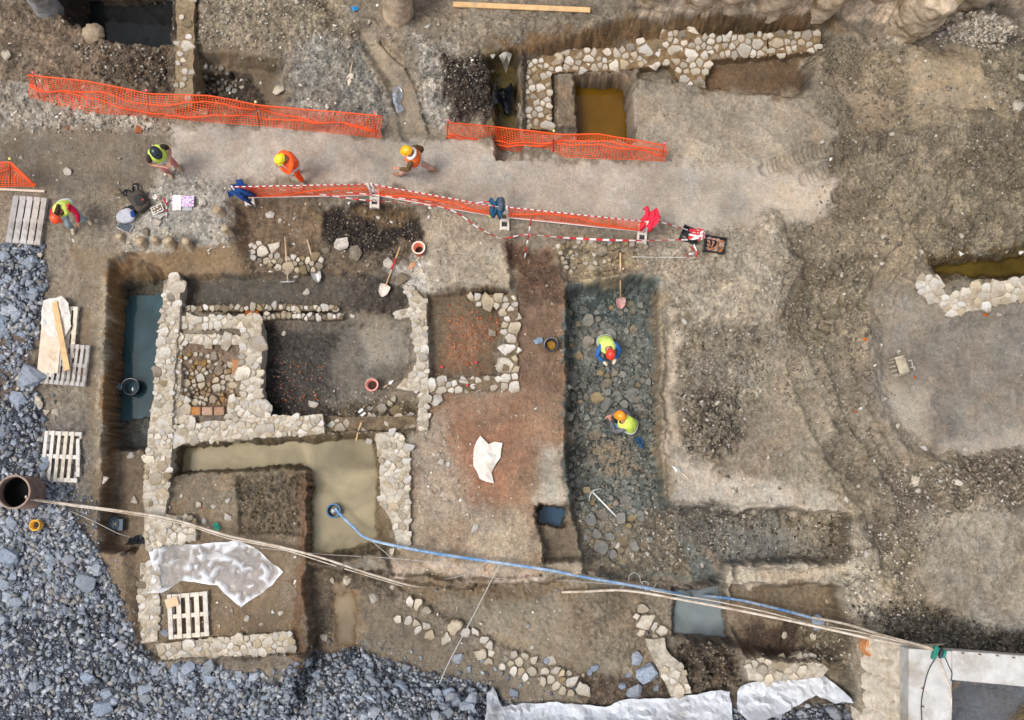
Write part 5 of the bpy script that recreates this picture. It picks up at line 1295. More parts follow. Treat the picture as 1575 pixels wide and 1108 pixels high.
# ---- barrier row with taped rails and cast feet --------------------------------------------------------
M_FOOT = mat('cast_concrete_foot', (206, 196, 182), 0.9, 0.12, 10, 0.3)
def taped_rail(name, a, b, r0, parent, n=None):
    """a rail bound with red and white tape: alternating bands"""
    a, b = Vector(a), Vector(b)
    L = (b - a).length; n = n or max(4, int(L / 0.075))
    o = link(name, tube_mesh([a - parent.location, b - parent.location], r0, 8), M_WHITE, parent)
    for k in range(0, n, 2):
        p = a + (b - a) * (k / n) - parent.location; q = a + (b - a) * ((k + 0.9) / n) - parent.location
        link('red_band', tube_mesh([p, q], r0 * 1.12, 8), M_RED, o)
    return o
def barrier(label, a, b, seed, h=1.0):
    """a,b: ground px of the two ends"""
    ga, gb_ = G(*a), G(*b)
    t = empty('mesh_barrier', ga, 0, label, 'barrier', 'orange mesh barriers along the south side of the walkway')
    up = Vector((0, 0, 1))
    d = (gb_ - ga).normalized()
    v, f, grid = net_mesh([ga + up * h - ga, gb_ + up * h - ga], [ga + up * .22 - ga, gb_ + up * .22 - ga], 11, 0.075, 0.0085, seed, 0.02, 0.03)
    link('netting', mesh('netting', v, f), M_ORANGE, t)
    taped_rail('top_rail', ga + up * h, gb_ + up * h, 0.012, t)
    bar('bottom_rail', ga + up * .2, gb_ + up * .2, 0.02, M_WHITE, t)
    rr = np.random.default_rng(seed)
    pts = [Vector(grid[i, int(7 + 3 * math.sin(i * .12 + seed))]) + Vector((0, -.01, .01)) for i in range(0, len(grid), 3)]
    link('fold_cord', tube_mesh(pts, 0.015, 6), M_ORANGE2, t)
    for e in (ga, gb_):
        bar('upright', e, e + up * (h + 0.04), 0.022, M_WHITE, t)
    return t, ga, gb_
def foot(label, px, py, rz=0.0):
    g = G(px, py)
    t = empty('ballast_block', g, rz, label, 'ballast block', 'cast ballast blocks of the mesh barriers')
    t.scale = (.72, .72, .9)
    for sx in (-1, 1): box('side_bar', M_FOOT, t, (sx * 0.12, 0, 0.07), (0.07, 0.62, 0.14))
    for y in (-0.24, 0.02, 0.26): box('cross_bar', M_FOOT, t, (0, y, 0.072), (0.17, 0.1, 0.13))
    box('socket_shade', M_DARKM, t, (0, -0.12, 0.06), (0.1, 0.14, 0.1))  # dark block fills the hole in place of its shade
    return t
barrier('westernmost mesh barrier with taped top rail', (374, 308), (574, 304), 1)
barrier('middle mesh barrier sloping towards the hung dark jacket', (580, 304), (768, 338), 2)
barrier('easternmost mesh barrier ending at the red jacket', (780, 338), (988, 360), 3)
foot('cast ballast block under the joint of the western and middle barriers', 577, 308)
foot('cast ballast block under the joint below the dark jacket', 776, 342)
foot('cast ballast block at the end of the barriers below the red jacket', 987, 362, -0.1)
foot('pinkish cast ballast block under the blue jacket', 384, 304, 0.2)

def cloth(name, label, px, py, z, w, l, m, seed, rz=0.0, cat='jacket', drop=0.35, parent=None):
    """a garment slung over a rail: two hanging flaps with folds and a sleeve"""
    r = np.random.default_rng(seed)
    nu, nv = 17, 21
    ph = r.random(6) * 6.28
    v = []
    for i in range(nu):
        for j in range(nv):
            a = i / (nu - 1) - .5; b = j / (nv - 1) - .5
            x = a * w * (1 + 0.25 * abs(b) * math.sin(ph[0] + 5 * b)) + 0.03 * math.sin(9 * b + ph[1])
            t = abs(b) * 2
            y = (1 if b > 0 else -1) * (0.05 + 0.11 * min(1, t * 2.2)) * (1 + 0.3 * math.sin(a * 11 + ph[2])) * min(1, t * 4) * l * 1.6
            zz = -drop * t ** 1.15 * (0.85 + 0.25 * math.sin(a * 7 + ph[3])) + 0.035 * math.sin(a * 16 + ph[4] + b * 4)
            v.append((x, y, zz))
    f = [(i * nv + j, (i + 1) * nv + j, (i + 1) * nv + j + 1, i * nv + j + 1) for i in range(nu - 1) for j in range(nv - 1)]
    p = P(px, py, z)
    if parent is None:
        t_ = empty(name, p, rz, label, cat)
    else: t_ = parent
    link('body', mesh('cloth', v, f, True), m, t_)
    sl = catmull([(w * .3, 0.0, -.02), (w * .45, .06, -.06), (w * .44, .1, -.16), (w * .36, .12, -.26)], 6)
    link('sleeve', tube_mesh(sl, [0.055 + 0.008 * math.sin(k * 1.7) for k in range(len(sl))], 10), m, t_)
    sl = catmull([(-w * .3, -0.02, -.02), (-w * .42, -.1, -.08), (-w * .4, -.14, -.18), (-w * .3, -.15, -.28)], 6)
    link('sleeve', tube_mesh(sl, [0.055 + 0.008 * math.sin(k * 1.3) for k in range(len(sl))], 10), m, t_)
    return t_
cloth('jacket', 'navy blue jacket hung on the western end of the barrier row', 368, 290, 0.9, 0.36, 0.9, mat('navy_cloth', (20, 62, 120), .9, .3, 9, .5), 1, 1.2, drop=.5)
j2 = cloth('jacket', 'dark teal and grey jacket hung between the middle and eastern barriers', 764, 316, 1.02, 0.3, 0.7, mat('teal_cloth', (30, 82, 112), .9, .3, 9, .5), 2, 0.1)
link('lining', tube_mesh(catmull([(0.05, -.12, .0), (.1, .0, .05), (.12, .12, -.03), (.1, .16, -.2)], 6), 0.07, 10), mat('slate_cloth', (74, 84, 100), .9, .3, 9, .5), j2)
cloth('jacket', 'bright red jacket hung on the eastern end of the barrier row', 1001, 334, 1.0, 0.34, 0.85, mat('red_cloth', (226, 44, 70), .85, .15, 9, .5), 3, -0.3)
vst = empty('safety_vest', G(762, 332, 0.15), 0.05, 'folded lime safety vest below the dark teal jacket', 'vest')
for k in range(3): box('fold', mat('lime_vest', (200, 226, 60), .7, .1, 8, .2) if k != 1 else mat('vest_band', (96, 110, 60), .7, .1, 8, .2), vst, (0, 0.05 - k * 0.05, 0.02 * k), (0.3, 0.055, 0.05), 0.03 * k)

# ---- tape, strings, poles ------------------------------------------------------------------------------
def tape(label, pts, w=0.03, n=None, cat='tape', name='barrier_tape', seg=0.15, sag=0.0):
    P3 = catmull([Vector(p) for p in pts], 14)
    if sag:
        for i, p in enumerate(P3): p.z -= sag * math.sin(math.pi * i / (len(P3) - 1))
    s = [0.0]
    for a, b in zip(P3[:-1], P3[1:]): s.append(s[-1] + (b - a).length)
    L = s[-1]; n = n or max(2, int(L / seg))
    arr = np.array([tuple(p) for p in P3])
    org = P3[0].copy()
    t = empty(name, org, 0, label, cat)
    fn = lambda q: Vector([float(np.interp(q, s, arr[:, k])) for k in range(3)]) - org
    v, f, mi = [], [], []
    for k in range(n):
        for e in range(3):
            a = L * (k + e / 3) / n; b = L * (k + (e + 1) / 3) / n
            p, q = fn(a), fn(b)
            dd = (q - p).normalized()
            for pt, s0 in ((p, a), (q, b)):
                side = dd.cross(Vector((0, 0, 1)))
                if side.length < 1e-3: side = Vector((1, 0, 0))
                side.normalize(); tw = 0.5 + 0.4 * math.sin(s0 * 2.2); side = side * math.cos(tw) + Vector((0, 0, 1)) * math.sin(tw)
                if pt is p and v: continue
                v += [pt + side * w, pt - side * w]
            i = len(v) - 4
            f.append((i, i + 2, i + 3, i + 1)); mi.append(k % 2)
    me = mesh('ribbon', v, f); me.materials.append(M_RED); me.materials.append(M_WHITE); me.polygons.foreach_set('material_index', mi)
    o = link('ribbon', me, None, t)
    return t
tape('red and white tape trailing below the western and middle barriers', [P(378, 287, 0.5), P(470, 296, 0.4), P(560, 308, 0.3), P(620, 312, 0.4), P(690, 322, 0.35), P(735, 350, 0.15), P(768, 366, 0.1), P(782, 366, 0.15)], 0.015)
tape('red and white tape looped along the middle barrier', [P(440, 288, 0.55), P(575, 300, 0.5), P(640, 308, 0.6), P(700, 314, 0.6), P(752, 310, 0.9)], 0.012)
tape('red and white tape stretched from the ranging pole to the tape bundle', [P(782, 366, 0.15), P(812, 361, 0.45), P(870, 366, 0.4), P(960, 370, 0.35), P(1058, 369, 0.3)], 0.024)
tape('red and white tape running from the red jacket to the tape bundle', [P(1010, 340, 0.9), P(1035, 347, 0.6), P(1058, 354, 0.35)], 0.03)
tape('loop of loose red and white tape on the ground below the bundle', [G(1062, 380, .05), G(1068, 390, .04), G(1056, 392, .04), G(1057, 396, .03), G(1066, 398, .03), G(1072, 392, .05), G(1066, 378, .1)], 0.02)
tb = empty('tape_bundle', G(1068, 366, 0.2), 0, 'tangled bundle of red and white tape wound over a dark crate', 'tape bundle')
r_ = np.random.default_rng(5)
for c, mm_ in ((0, M_RED), (1, M_WHITE)):
    v, f = [], []
    for k in range(46):
        a = Vector(((r_.random() - .6) * .34, (r_.random() - .5) * .26, .02 + .16 * r_.random())); b = Vector((0.25, -0.02, 0.12)) + Vector(((r_.random() - .5) * .1, (r_.random() - .5) * .14, r_.random() * .1))
        m0 = a + (b - a) * (0.2 * r_.random()); m1 = m0 + (b - a) * (0.2 + .3 * r_.random()); s_ = (m1 - m0).cross(Vector((0, 0, 1))).normalized() * 0.02
        i = len(v); v += [m0 + s_, m1 + s_, m1 - s_, m0 - s_]; f.append((i, i + 1, i + 2, i + 3))
    link(('red_loops', 'white_loops')[c], mesh('loops', v, f), mm_, tb)
def crate(label, px, py, rz, lx=0.46, ly=0.36, h=0.2, fill=True):
    t = empty('crate', G(px, py), rz, label, 'crate')
    box('floor_panel', M_BLACKP, t, (0, 0, 0.02), (lx, ly, 0.02))
    for s in (-1, 1):
        box('side_panel', M_BLACKP, t, (s * lx / 2, 0, h / 2), (0.02, ly, h)); box('end_panel', M_BLACKP, t, (0, s * ly / 2, h / 2), (lx - .02, 0.02, h))
        for s2 in (-1, 1): box('corner_post', M_BLACKP, t, (s * (lx / 2 - .01), s2 * (ly / 2 - .01), h / 2 + .015), (0.045, 0.045, h + .03))
    return t
crate('black crate full of terracotta sherds east of the tape bundle', 1098, 379, -0.18)
crate('dark crate under the tangled tape', 1060, 364, -0.4, 0.4, 0.32, 0.18)
rr = np.random.default_rng(77)
for k in range(16):
    g = G(1098, 379)
    me = hull_mesh('sherd', 9, 0.055 + .03 * rr.random(), 0.045, 0.014, 700 + k)
    a = (k % 4 - 1.5) * .1 + (rr.random() - .5) * .03; b = (k // 4 - 1.5) * .078
    o = link('pottery_sherd', me, mat('sherd_clay', (158, 116, 96), .85, .2, 15, .3, objvar=.12), None, (g.x + a * .98 + b * .18, g.y + b * .98 - a * .18, g.z + 0.13 + .02 * rr.random()))
    o.rotation_euler = ((rr.random() - .5) * .7, (rr.random() - .5) * .7, rr.random() * 6)
    tag(o, 'terracotta pottery sherd lying in the black crate', 'sherd', 'sherds in the black crate')
def pole(label, a, b, za, zb, n=5, r0=0.016, name='ranging_pole'):
    A, B = G(*a, za), P(*b, zb)
    t = empty(name, A, 0, label, 'ranging pole')
    for k in range(n):
        bar('red_section' if k % 2 else 'white_section', A + (B - A) * (k / n), A + (B - A) * ((k + .999) / n), r0, M_RED if k % 2 else M_WHITE, t)
    return t
pole('red and white ranging pole standing in the bank below the eastern barrier', (807, 398), (817, 337), -0.05, 1.2, 6)
# ---- hand tools -------------------------------------------------------------------------------------------
def lift(pts, dz=0.03):
    return [G(x, y, dz) for x, y in pts]
def shovel(label, a, b, m_h=M_WOOD_B, m_b=M_STEEL, band=None, za=0.28, zb=0.1, wide=0.24, name='shovel'):
    """a: handle end px, b: blade tip px"""
    A, B = G(*a, za), G(*b, zb)
    t = empty(name, B, 0, label, name.replace('_', ' '))
    d = (A - B); L = d.length; d.normalize()
    s = d.cross(Vector((0, 0, 1))).normalized(); n = s.cross(d)
    bl = 0.3
    bar('handle', B + d * bl * .85, A, 0.018, m_h, t)
    if band: bar('red_band', B + d * L * .55, B + d * L * .78, 0.02, M_RED, t)
    prof = [(0, 0.02), (.1, .2), (.35, .42), (.8, .5), (1, .46), (1.06, .12)]
    v, f = [], []
    for u, w in prof:
        for k in range(7):
            q = (k / 3 - 1); v.append(d * (u * bl) + s * (q * w * wide) + n * (0.045 * q * q + 0.02 * (1 - u)))
    for i in range(len(prof) - 1):
        for k in range(6): f.append((i * 7 + k, i * 7 + k + 1, (i + 1) * 7 + k + 1, (i + 1) * 7 + k))
    link('blade', mesh('blade', v, f, True), m_b, t)
    return t
shovel('wooden-handled shovel resting below the stone heap', (475, 372), (491, 436), za=0.2)
shovel('shovel with a red-banded handle lying in the dark slope', (617, 385), (588, 458), m_b=mat('pale_blade', (204, 190, 176), .6, .15, 9, .2), band=True, wide=0.26)
shovel('pink-bladed shovel leaning down into the middle trench', (952, 394), (954, 475), m_b=mat('pink_blade', (190, 140, 134), .6, .25, 9, .2, dirt=(150, 140, 128)), za=0.3, zb=0.08)
def rake(label, a, b):
    A, B = G(*a, .2), G(*b, .1)
    t = empty('rake', B, 0, label, 'rake')
    bar('handle', B, A, 0.017, M_WOOD_B, t)
    d = (A - B).normalized(); s = d.cross(Vector((0, 0, 1))).normalized()
    bar('head', B - s * .17, B + s * .17, 0.02, M_STEEL, t)
    for k in range(9):
        p = B + s * (-.16 + .04 * k); bar('tine', p, p - Vector((0, 0, .06)) - d * .03, 0.006, M_STEEL, t, 6)
    return t
rake('long-handled rake lying across the stone heap', (441, 368), (444, 435))
def pick(label, a, b, m=M_WOOD, hl=0.2):
    A, B = G(*a, .06), G(*b, .06)
    t = empty('pickaxe', B, 0, label, 'pickaxe')
    bar('handle', A, B, 0.022, m, t)
    d = (B - A).normalized(); s = d.cross(Vector((0, 0, 1))).normalized()
    pts = catmull([B - s * hl - d * .09, B - s * hl * .5 - d * .02, B + d * 0.01, B + s * hl * .5 - d * .02, B + s * hl - d * .09], 5)
    pts = [p - t.location for p in pts]
    link('head', tube_mesh(pts, [0.008 + 0.02 * math.sin(math.pi * k / (len(pts) - 1)) for k in range(len(pts))], 8), M_STEEL, t)
    return t
pick('white-handled pickaxe lying on the cobbles of the middle trench', (948, 795), (911, 757), M_WHITE)
pick('small wooden-handled pick on the muddy wall above the pool', (548, 677), (554, 655), M_WOOD_B, 0.09)
pick('small pick leaning on the narrow wall head', (643, 489), (642, 469), M_WOOD_B, 0.06)
def trowel(label, px, py, rz, name='trowel', m=None, k=1.0):
    g = G(px, py, 0.03)
    t = empty(name, g, rz, label, name.replace('_', ' '))
    link('blade', mesh('blade', [(0, 0, 0), (.06 * k, .1 * k, .01), (0, .26 * k, 0), (-.06 * k, .1 * k, .01), (0, .12 * k, .02)], [(0, 1, 4), (1, 2, 4), (2, 3, 4), (3, 0, 4)]), m or M_STEEL, t)
    link('handle', tube_mesh([Vector((0, 0, .01)), Vector((0, -.05, .04)), Vector((0, -.18 * k, .03))], 0.016, 8), M_WOOD_B, t)
    return t
trowel('white plastic scoop beside the pink bucket', 597, 592, -0.9, 'scoop', M_WHITE, 0.7)
trowel('buff wooden wedge stuck in the northern gravel bank', 540, 112, 3.0, 'wooden_wedge', M_WOOD_B, 1.4)
trowel('brown hand shovel below the terracotta bucket', 640, 403, 2.4, 'hand_shovel', mat('rust_brown', (186, 134, 96), .7, .2, 9, .2), 1.1)
trowel('small trowel below the brown hand shovel', 648, 412, 0.4, 'trowel', None, 0.8)
trowel('pale hand pick on the right trench edge', 1048, 728, 0.9, 'trowel', None, 1.1)
bk = empty('brush_heads', G(557, 636, .03), 0.4, 'two pale brush heads on the muddy wall by the small pick', 'brush')
for k in range(2): box('bristle_block', M_WHITE, bk, (0.0 + .02 * k, 0.06 - .1 * k, .02), (0.13, 0.06, 0.05), 0.3)

# ---- vessels -------------------------------------------------------------------------------------------------
def bucket(label, px, py, r0, h, m, m_in=None, name='bucket', tilt=(0, 0), fill=None, handle=True, sink=0.0, wall_=0.03, cat='bucket'):
    t = empty(name, G(px, py, -sink), 0, label, cat)
    t.rotation_euler = (tilt[0], tilt[1], 0.4)
    lathe('shell', [(r0 * .82, 0), (r0 * .98, h * .96), (r0 * 1.06, h * .96), (r0 * 1.06, h), (r0 - wall_, h), (r0 * .82 - wall_, .03), (0.001, .03)], m, t)
    if m_in: lathe('inner_rim', [(r0 + .005, h + .002), (r0 - wall_ * .9, h + .006), (r0 - wall_ * 1.05, h * .7)], m_in, t)
    if fill: lathe('contents', [(r0 * .86 - wall_, h * fill[0]), (0.05, h * fill[0] + .03), (0.001, h * fill[0] + .03)], fill[1], t)
    if handle:
        pts = [Vector((r0 * math.cos(a), r0 * math.sin(a) * .9, h + .02 + .05 * math.sin(a * 1.0))) for a in np.linspace(0.1, math.pi - .1, 12)]
        link('bail', tube_mesh(pts, 0.006, 6), M_STEEL, t)
    return t
M_TERRA = mat('terracotta_pipe', (206, 120, 92), .8, .15, 9, .3, dirt=(206, 180, 160), dirt_amt=.35)
M_SOILB = mat('dark_soil', (58, 46, 36), .95, .35, 20, .8)
bucket('upright terracotta pipe with a pale rim beside the red-banded shovel', 646, 388, 0.15, 0.42, M_TERRA, mat('pale_rim', (222, 206, 188), .7, .1, 8, .2), 'clay_pipe', fill=(0.25, M_SOILB), handle=False, cat='pipe')
bucket('pink rubber bucket on the floor of the dark room', 574, 594, 0.15, 0.28, mat('pink_rubber', (206, 128, 116), .6, .12, 8, .2), mat('rose_rim', (226, 150, 140), .6, .1, 8, .1), fill=(0.5, M_SOILB))
bkd = bucket('dark bucket with yellow earth and a grey rag beside the middle trench', 847, 533, 0.16, 0.3, M_BLACKP, M_DARKM, fill=(0.5, mat('yellow_earth', (150, 108, 40), .9, .4, 14, .5)))
link('rag', hull_mesh('rag', 14, 0.13, 0.09, 0.1, 55), mat('grey_rag', (128, 146, 160), .9, .3, 12, .5), bkd, (-0.22, 0.22, 0.05))
bkw = bucket('black plastic drum standing in the blue-green trench water', 210, 598, 0.2, 0.42, mat('teal_black_plastic', (34, 46, 54), .4, .2, 9, .2), None, 'drum', fill=(0.6, mat('drum_water', (40, 62, 70), .1, .2, 5, 0)), handle=True, cat='drum')
box('side_box', mat('grey_float', (70, 96, 112), .6, .2, 9, .2), bkw, (-0.24, 0.1, 0.36), (0.1, 0.16, 0.12), 0.3)
pm = bucket('submersible pump in a dark bucket in the murky pool', 517, 786, 0.16, 0.38, mat('pump_bucket', (26, 40, 56), .45, .2, 9, .2), mat('blue_rim', (70, 110, 140), .5, .1, 9, .1), 'pump_bucket', fill=(0.4, mat('pump_black', (20, 22, 26), .3, .2, 9, .1)), handle=False, cat='pump')
lathe('pump_head', [(0.07, .2), (.08, .34), (.06, .4), (.03, .43), (.001, .43)], M_STEEL, pm, 16)
_c = P(21, 757, 0.95)
pp_ = empty('steel_pipe', Vector((_c.x, _c.y, -0.2)), 0, 'big rusty steel pipe standing open at the left edge', 'pipe')
lathe('shell', [(0.36, -.1), (0.36, 1.15), (0.335, 1.15), (0.335, .9)], mat('rust_pipe', (118, 98, 88), .8, .25, 4, .3, dirt=(88, 74, 66)), pp_, 40)
lathe('rim', [(0.365, 1.12), (0.372, 1.16), (0.33, 1.165), (0.328, 1.12)], mat('pale_pipe_rim', (150, 128, 114), .7, .2, 6, .2), pp_, 40)
lathe('shade_plug', [(0.336, .9), (0.336, .58), (0.001, .58)], mat('pipe_shade_black', (10, 10, 11), .95, .1, 9, 0), pp_, 30)  # black plug stands in for the shade deep inside the pipe
yc = empty('yellow_pipe', G(60, 808), 0, 'short yellow pipe stub in the gravel below the steel pipe', 'pipe')
lathe('shell', [(0.11, -.05), (0.125, .22), (0.095, .22), (0.08, 0.0), (.001, 0)], mat('yellow_plastic', (222, 164, 50), .6, .2, 9, .2, dirt=(150, 110, 50)), yc, 24)
lathe('core', [(0.05, 0.0), (.04, .14), (.001, .15)], M_DARKM, yc, 12)
ms = empty('motor_unit', G(178, 806), 0.0, 'grey motor pump with a carrying frame beside the hose', 'machine')
lathe('housing', [(0.16, 0), (0.17, .1), (0.15, .2), (.08, .25), (.001, .25)], mat('grey_motor', (84, 98, 108), .5, .2, 9, .2), ms, 20)
box('side_case', mat('grey_case', (72, 88, 100), .5, .2, 9, .2), ms, (0.17, -.02, .1), (0.12, .26, .18))
for k in range(3): box('cooling_fin', M_DARKM, ms, (-.06 + .06 * k, 0.02, .24), (.012, .2, .03))
bar('frame_tube', ms.location + Vector((-.2, .17, .15)), ms.location + Vector((0.02, -.28, .12)), 0.014, M_STEEL, ms); bar('frame_tube', ms.location + Vector((-.3, -.05, .06)), ms.location + Vector((.0, .0, .2)), 0.02, M_STEEL, ms)
box('indicator', mat('amber_light', (230, 180, 60), .4, .05, 5, 0), ms, (-.12, .1, .22), (.03, .03, .03)); box('indicator', mat('amber_light', (0, 0, 0)), ms, (.08, .0, .25), (.03, .03, .03))

# ---- pallets, boards, sheets ----------------------------------------------------------------------------
def pallet(label, px, py, rz, lx, ly, nslat, m, along_y=True, gapf=0.55, broken=(), z=0.0, seed=0):
    """top slats run along local y; three bearers across; blocks and base boards below"""
    g = G(px, py, z)
    t = empty('pallet', g, rz, label, 'pallet')
    r = np.random.default_rng(seed + 3)
    pitch = lx / nslat; w = pitch * gapf
    for k in range(nslat):
        x = -lx / 2 + w / 2 + (lx - w) * k / (nslat - 1)
        L = ly * (1 - 0.02 * r.random()); dx = 0.0; a = (r.random() - .5) * .015
        if k in broken: a = 0.1 * (1 if k % 2 else -1); L *= 0.75; dx = .02
        link('top_slat', box_mesh(w * (.95 + .1 * r.random()), L, 0.022, 0.004, 'slat', 0.006, k), m, t, (x + dx, (r.random() - .5) * .02, 0.133)).rotation_euler = (0, 0, a)
    for y in (-ly / 2 + .05, 0, ly / 2 - .05):
        box('bearer', m, t, (0, y, 0.11), (lx, 0.095, 0.022))
        for x in (-lx / 2 + .07, 0, lx / 2 - .07): box('block', m, t, (x, y, 0.06), (0.14, 0.09, 0.076))
    for x in (-lx / 2 + .07, 0, lx / 2 - .07): box('base_board', m, t, (x, 0, 0.011), (0.1, ly, 0.02))
    return t
pallet('grey pallet beside the red-sleeved worker', 45, 341, -0.09, 0.8, 1.14, 5, M_WOOD_G, gapf=0.82, seed=1)
pallet('upper pallet loaded with a board and a white cloth', 95, 512, -0.02, 0.76, 1.2, 6, M_WOOD, gapf=0.72, seed=2)
pallet('lower pallet with narrow slats below the loaded one', 104, 562, -0.07, 1.02, 0.95, 9, M_WOOD_G, gapf=0.62, z=0.02, seed=3)
pallet('broken pallet with splintered right-hand slats', 97, 703, -0.04, 0.82, 1.14, 6, M_WOOD, gapf=0.58, broken=(5,), seed=4)
pl5 = pallet('pale pallet lying in the sheeted plot', 292, 946, 0.09, 0.9, 0.98, 5, M_WOOD, gapf=0.58, seed=5)
def board(label, px, py, z, lx, ly, lz, rz, m, name='board', cat='board'):
    p = G(px, py, z)
    o = link(name, box_mesh(lx, ly, lz, 0.004, name, 0.008, int(px)), m, None, p, rz)
    return tag(o, label, cat)
board('buff plywood board lying on the loaded pallet', 82, 535, 0.17, 0.48, 1.22, 0.02, -0.03, M_WOOD_B)
board('small pale offcut below the plywood board', 74, 574, 0.15, 0.36, 0.2, 0.02, -0.05, M_WOOD)
board('slanting timber plank across the white cloth', 101, 520, 0.26, 0.13, 1.62, 0.035, 0.24, M_WOOD_B, 'plank', 'plank')
board('pale timber plank lying along the top edge', 802, 14, 0.08, 3.3, 0.13, 0.05, -0.045, M_WOOD_B, 'plank', 'plank')
board('thin batten at the foot of the left netting', 34, 294, 0.05, 1.1, 0.05, 0.03, -0.05, M_WOOD_B, 'batten', 'batten')
board('small broken board on the corner of the pale pallet', 268, 926, 0.17, 0.28, 0.2, 0.02, 0.3, M_WOOD_B)
def sheet(name, label, poly, m, seed, amp=0.06, lift_=0.03, step=0.1, cat='sheet', freq=None, flat=True, folds=0.0):
    """a crumpled sheet lying on the ground: creased facets with straight folds; outline in photo px, step = crease spacing"""
    r = np.random.default_rng(seed)
    wp = np.array([(v.x, v.y) for v in (G(x, y) for x, y in poly)])
    bd = []
    n = len(wp)
    for i in range(n):
        a, b = wp[i], wp[(i + 1) % n]
        k = max(1, int(np.hypot(*(b - a)) / (step * 1.1)))
        for q in range(k): bd.append(a + (b - a) * q / k + ((r.random(2) - .5) * step * .35 if q else 0))
    bd = np.array(bd)
    lo, hi = wp.min(0), wp.max(0)
    cand = lo + (hi - lo) * r.random((int(14 * np.prod(hi - lo) / step ** 2) + 60, 2))
    dd = sdist(cand[:, 0], cand[:, 1], bd)
    K = bd.copy()
    for c_, e_ in zip(cand, dd):
        if e_ > -step * .3: continue
        if np.min(np.hypot(K[:, 0] - c_[0], K[:, 1] - c_[1])) < step * (.55 + .5 * r.random()): continue
        K = np.vstack([K, c_])
    nb_ = len(bd)
    vs, es, fs, *_ = mgeo.delaunay_2d_cdt([Vector(q) for q in K], [(i, (i + 1) % nb_) for i in range(nb_)], [], 1, 1e-5)
    xs = np.array([q.x for q in vs]); ys = np.array([q.y for q in vs])
    zg = np.full(len(xs), -9.0); za = np.zeros(len(xs))
    for ox in (-.16, -.08, 0, .08, .16):
        for oy in (-.16, -.08, 0, .08, .16):
            q = ground_z(xs + ox, ys + oy); za += q / 25; zg = np.maximum(zg, q)
    ht = r.random(len(xs)) ** 1.6
    din = -sdist(xs, ys, bd)
    z = .4 * za + .6 * zg + lift_ + amp * ht * (.35 + .65 * np.clip(din / (step * 1.5), 0, 1))
    if folds:
        wx = xs + (fbm(xs, ys, .9, 2, seed + 7) - .5) * .7; wy = ys + (fbm(xs, ys, .9, 2, seed + 8) - .5) * .7
        z = z + folds * ((1 - np.abs(2 * vnoise(wx * .9, wy * 3.4, seed, 3.0) - 1)) ** 4 + .6 * (1 - np.abs(2 * vnoise(wx * 2.2 + wy, wy * 4.6, seed, 9.0) - 1)) ** 4)
    org = Vector((float(xs.mean()), float(ys.mean()), float(z.min())))
    me = mesh(name, np.stack([xs - org.x, ys - org.y, z - org.z], 1), fs, not flat)
    fold = np.clip(.75 * ht + .9 * (fbm(xs, ys, 1.7, 3, seed) - .5) + .35 * (din < step * .4), 0, 1)
    fa = me.attributes.new('fold', 'FLOAT', 'POINT'); fa.data.foreach_set('value', fold.astype(np.float32))
    return tag(link(name, me, m, None, org), label, cat)
def film_mat(name, rgb, alpha, rough=0.2):
    """thin film: clearer where flat, whiter where it is folded on itself"""
    m, nt, N, L, b = nodes(name)
    b.inputs['Base Color'].default_value = (*lin(rgb), 1); b.inputs['Roughness'].default_value = rough
    b.inputs['Specular IOR Level'].default_value = 0.9
    tr = N.new('ShaderNodeBsdfTransparent'); mx = N.new('ShaderNodeMixShader')
    at = N.new('ShaderNodeAttribute'); at.attribute_name = 'fold'
    mr = N.new('ShaderNodeMapRange'); mr.inputs[1].default_value = .25; mr.inputs[2].default_value = .9; mr.inputs[3].default_value = alpha * .45; mr.inputs[4].default_value = min(1, alpha + .5)
    L.new(at.outputs['Fac'], mr.inputs[0]); L.new(mr.outputs[0], mx.inputs[0]); L.new(tr.outputs[0], mx.inputs[1]); L.new(b.outputs[0], mx.inputs[2])
    L.new(mx.outputs[0], N['Material Output'].inputs['Surface'])
    MATS[name] = m
    return m
M_FILM = film_mat('clear_film', (246, 248, 252), 0.4, 0.25)
M_GEO = mat('white_geotextile', (200, 203, 208), .8, .12, 3, .3, dirt=(164, 162, 160), dirt_amt=.25)
M_SACK = mat('white_sackcloth', (214, 206, 196), .9, .1, 6, .3, dirt=(186, 172, 154), dirt_amt=.35)
sheet('plastic_sheet', 'crumpled clear plastic sheet over the plot above the pale pallet', [(226, 838), (262, 824), (280, 835), (300, 838), (370, 832), (392, 842), (436, 880), (420, 900), (372, 934), (345, 912), (336, 900), (300, 895), (280, 893), (250, 912), (228, 912), (238, 880)], M_FILM, 3, 0.085, 0.04, 0.12)
sheet('geotextile_sheet', 'long white geotextile sheet along the bottom edge', [(750, 1062), (760, 1058), (772, 1085), (850, 1078), (930, 1086), (960, 1074), (1040, 1072), (1105, 1058), (1120, 1062), (1128, 1125), (1040, 1112), (960, 1108), (940, 1125), (745, 1130)], M_GEO, 5, 0.045, 0.05, 0.09, folds=0.12)
sheet('geotextile_sheet', 'folded white geotextile sheet beside the masonry stub', [(1134, 1052), (1180, 1044), (1256, 1032), (1280, 1050), (1298, 1074), (1280, 1080), (1250, 1066), (1200, 1095), (1150, 1108), (1130, 1090)], M_GEO, 6, 0.045, 0.06, 0.09, folds=0.14)
sheet('white_cloth', 'crumpled white cloth draped on the loaded pallet', [(74, 466), (100, 458), (112, 470), (116, 505), (104, 524), (80, 520), (70, 500)], M_SACK, 7, 0.05, 0.19, 0.1, cat='cloth')
sheet('white_sack', 'crumpled white sack lying on the red soil platform', [(739, 671), (752, 684), (760, 680), (773, 682), (770, 704), (756, 727), (760, 744), (747, 741), (738, 737), (728, 716), (729, 690)], M_SACK, 8, 0.09, 0.06, 0.13, cat='sack')
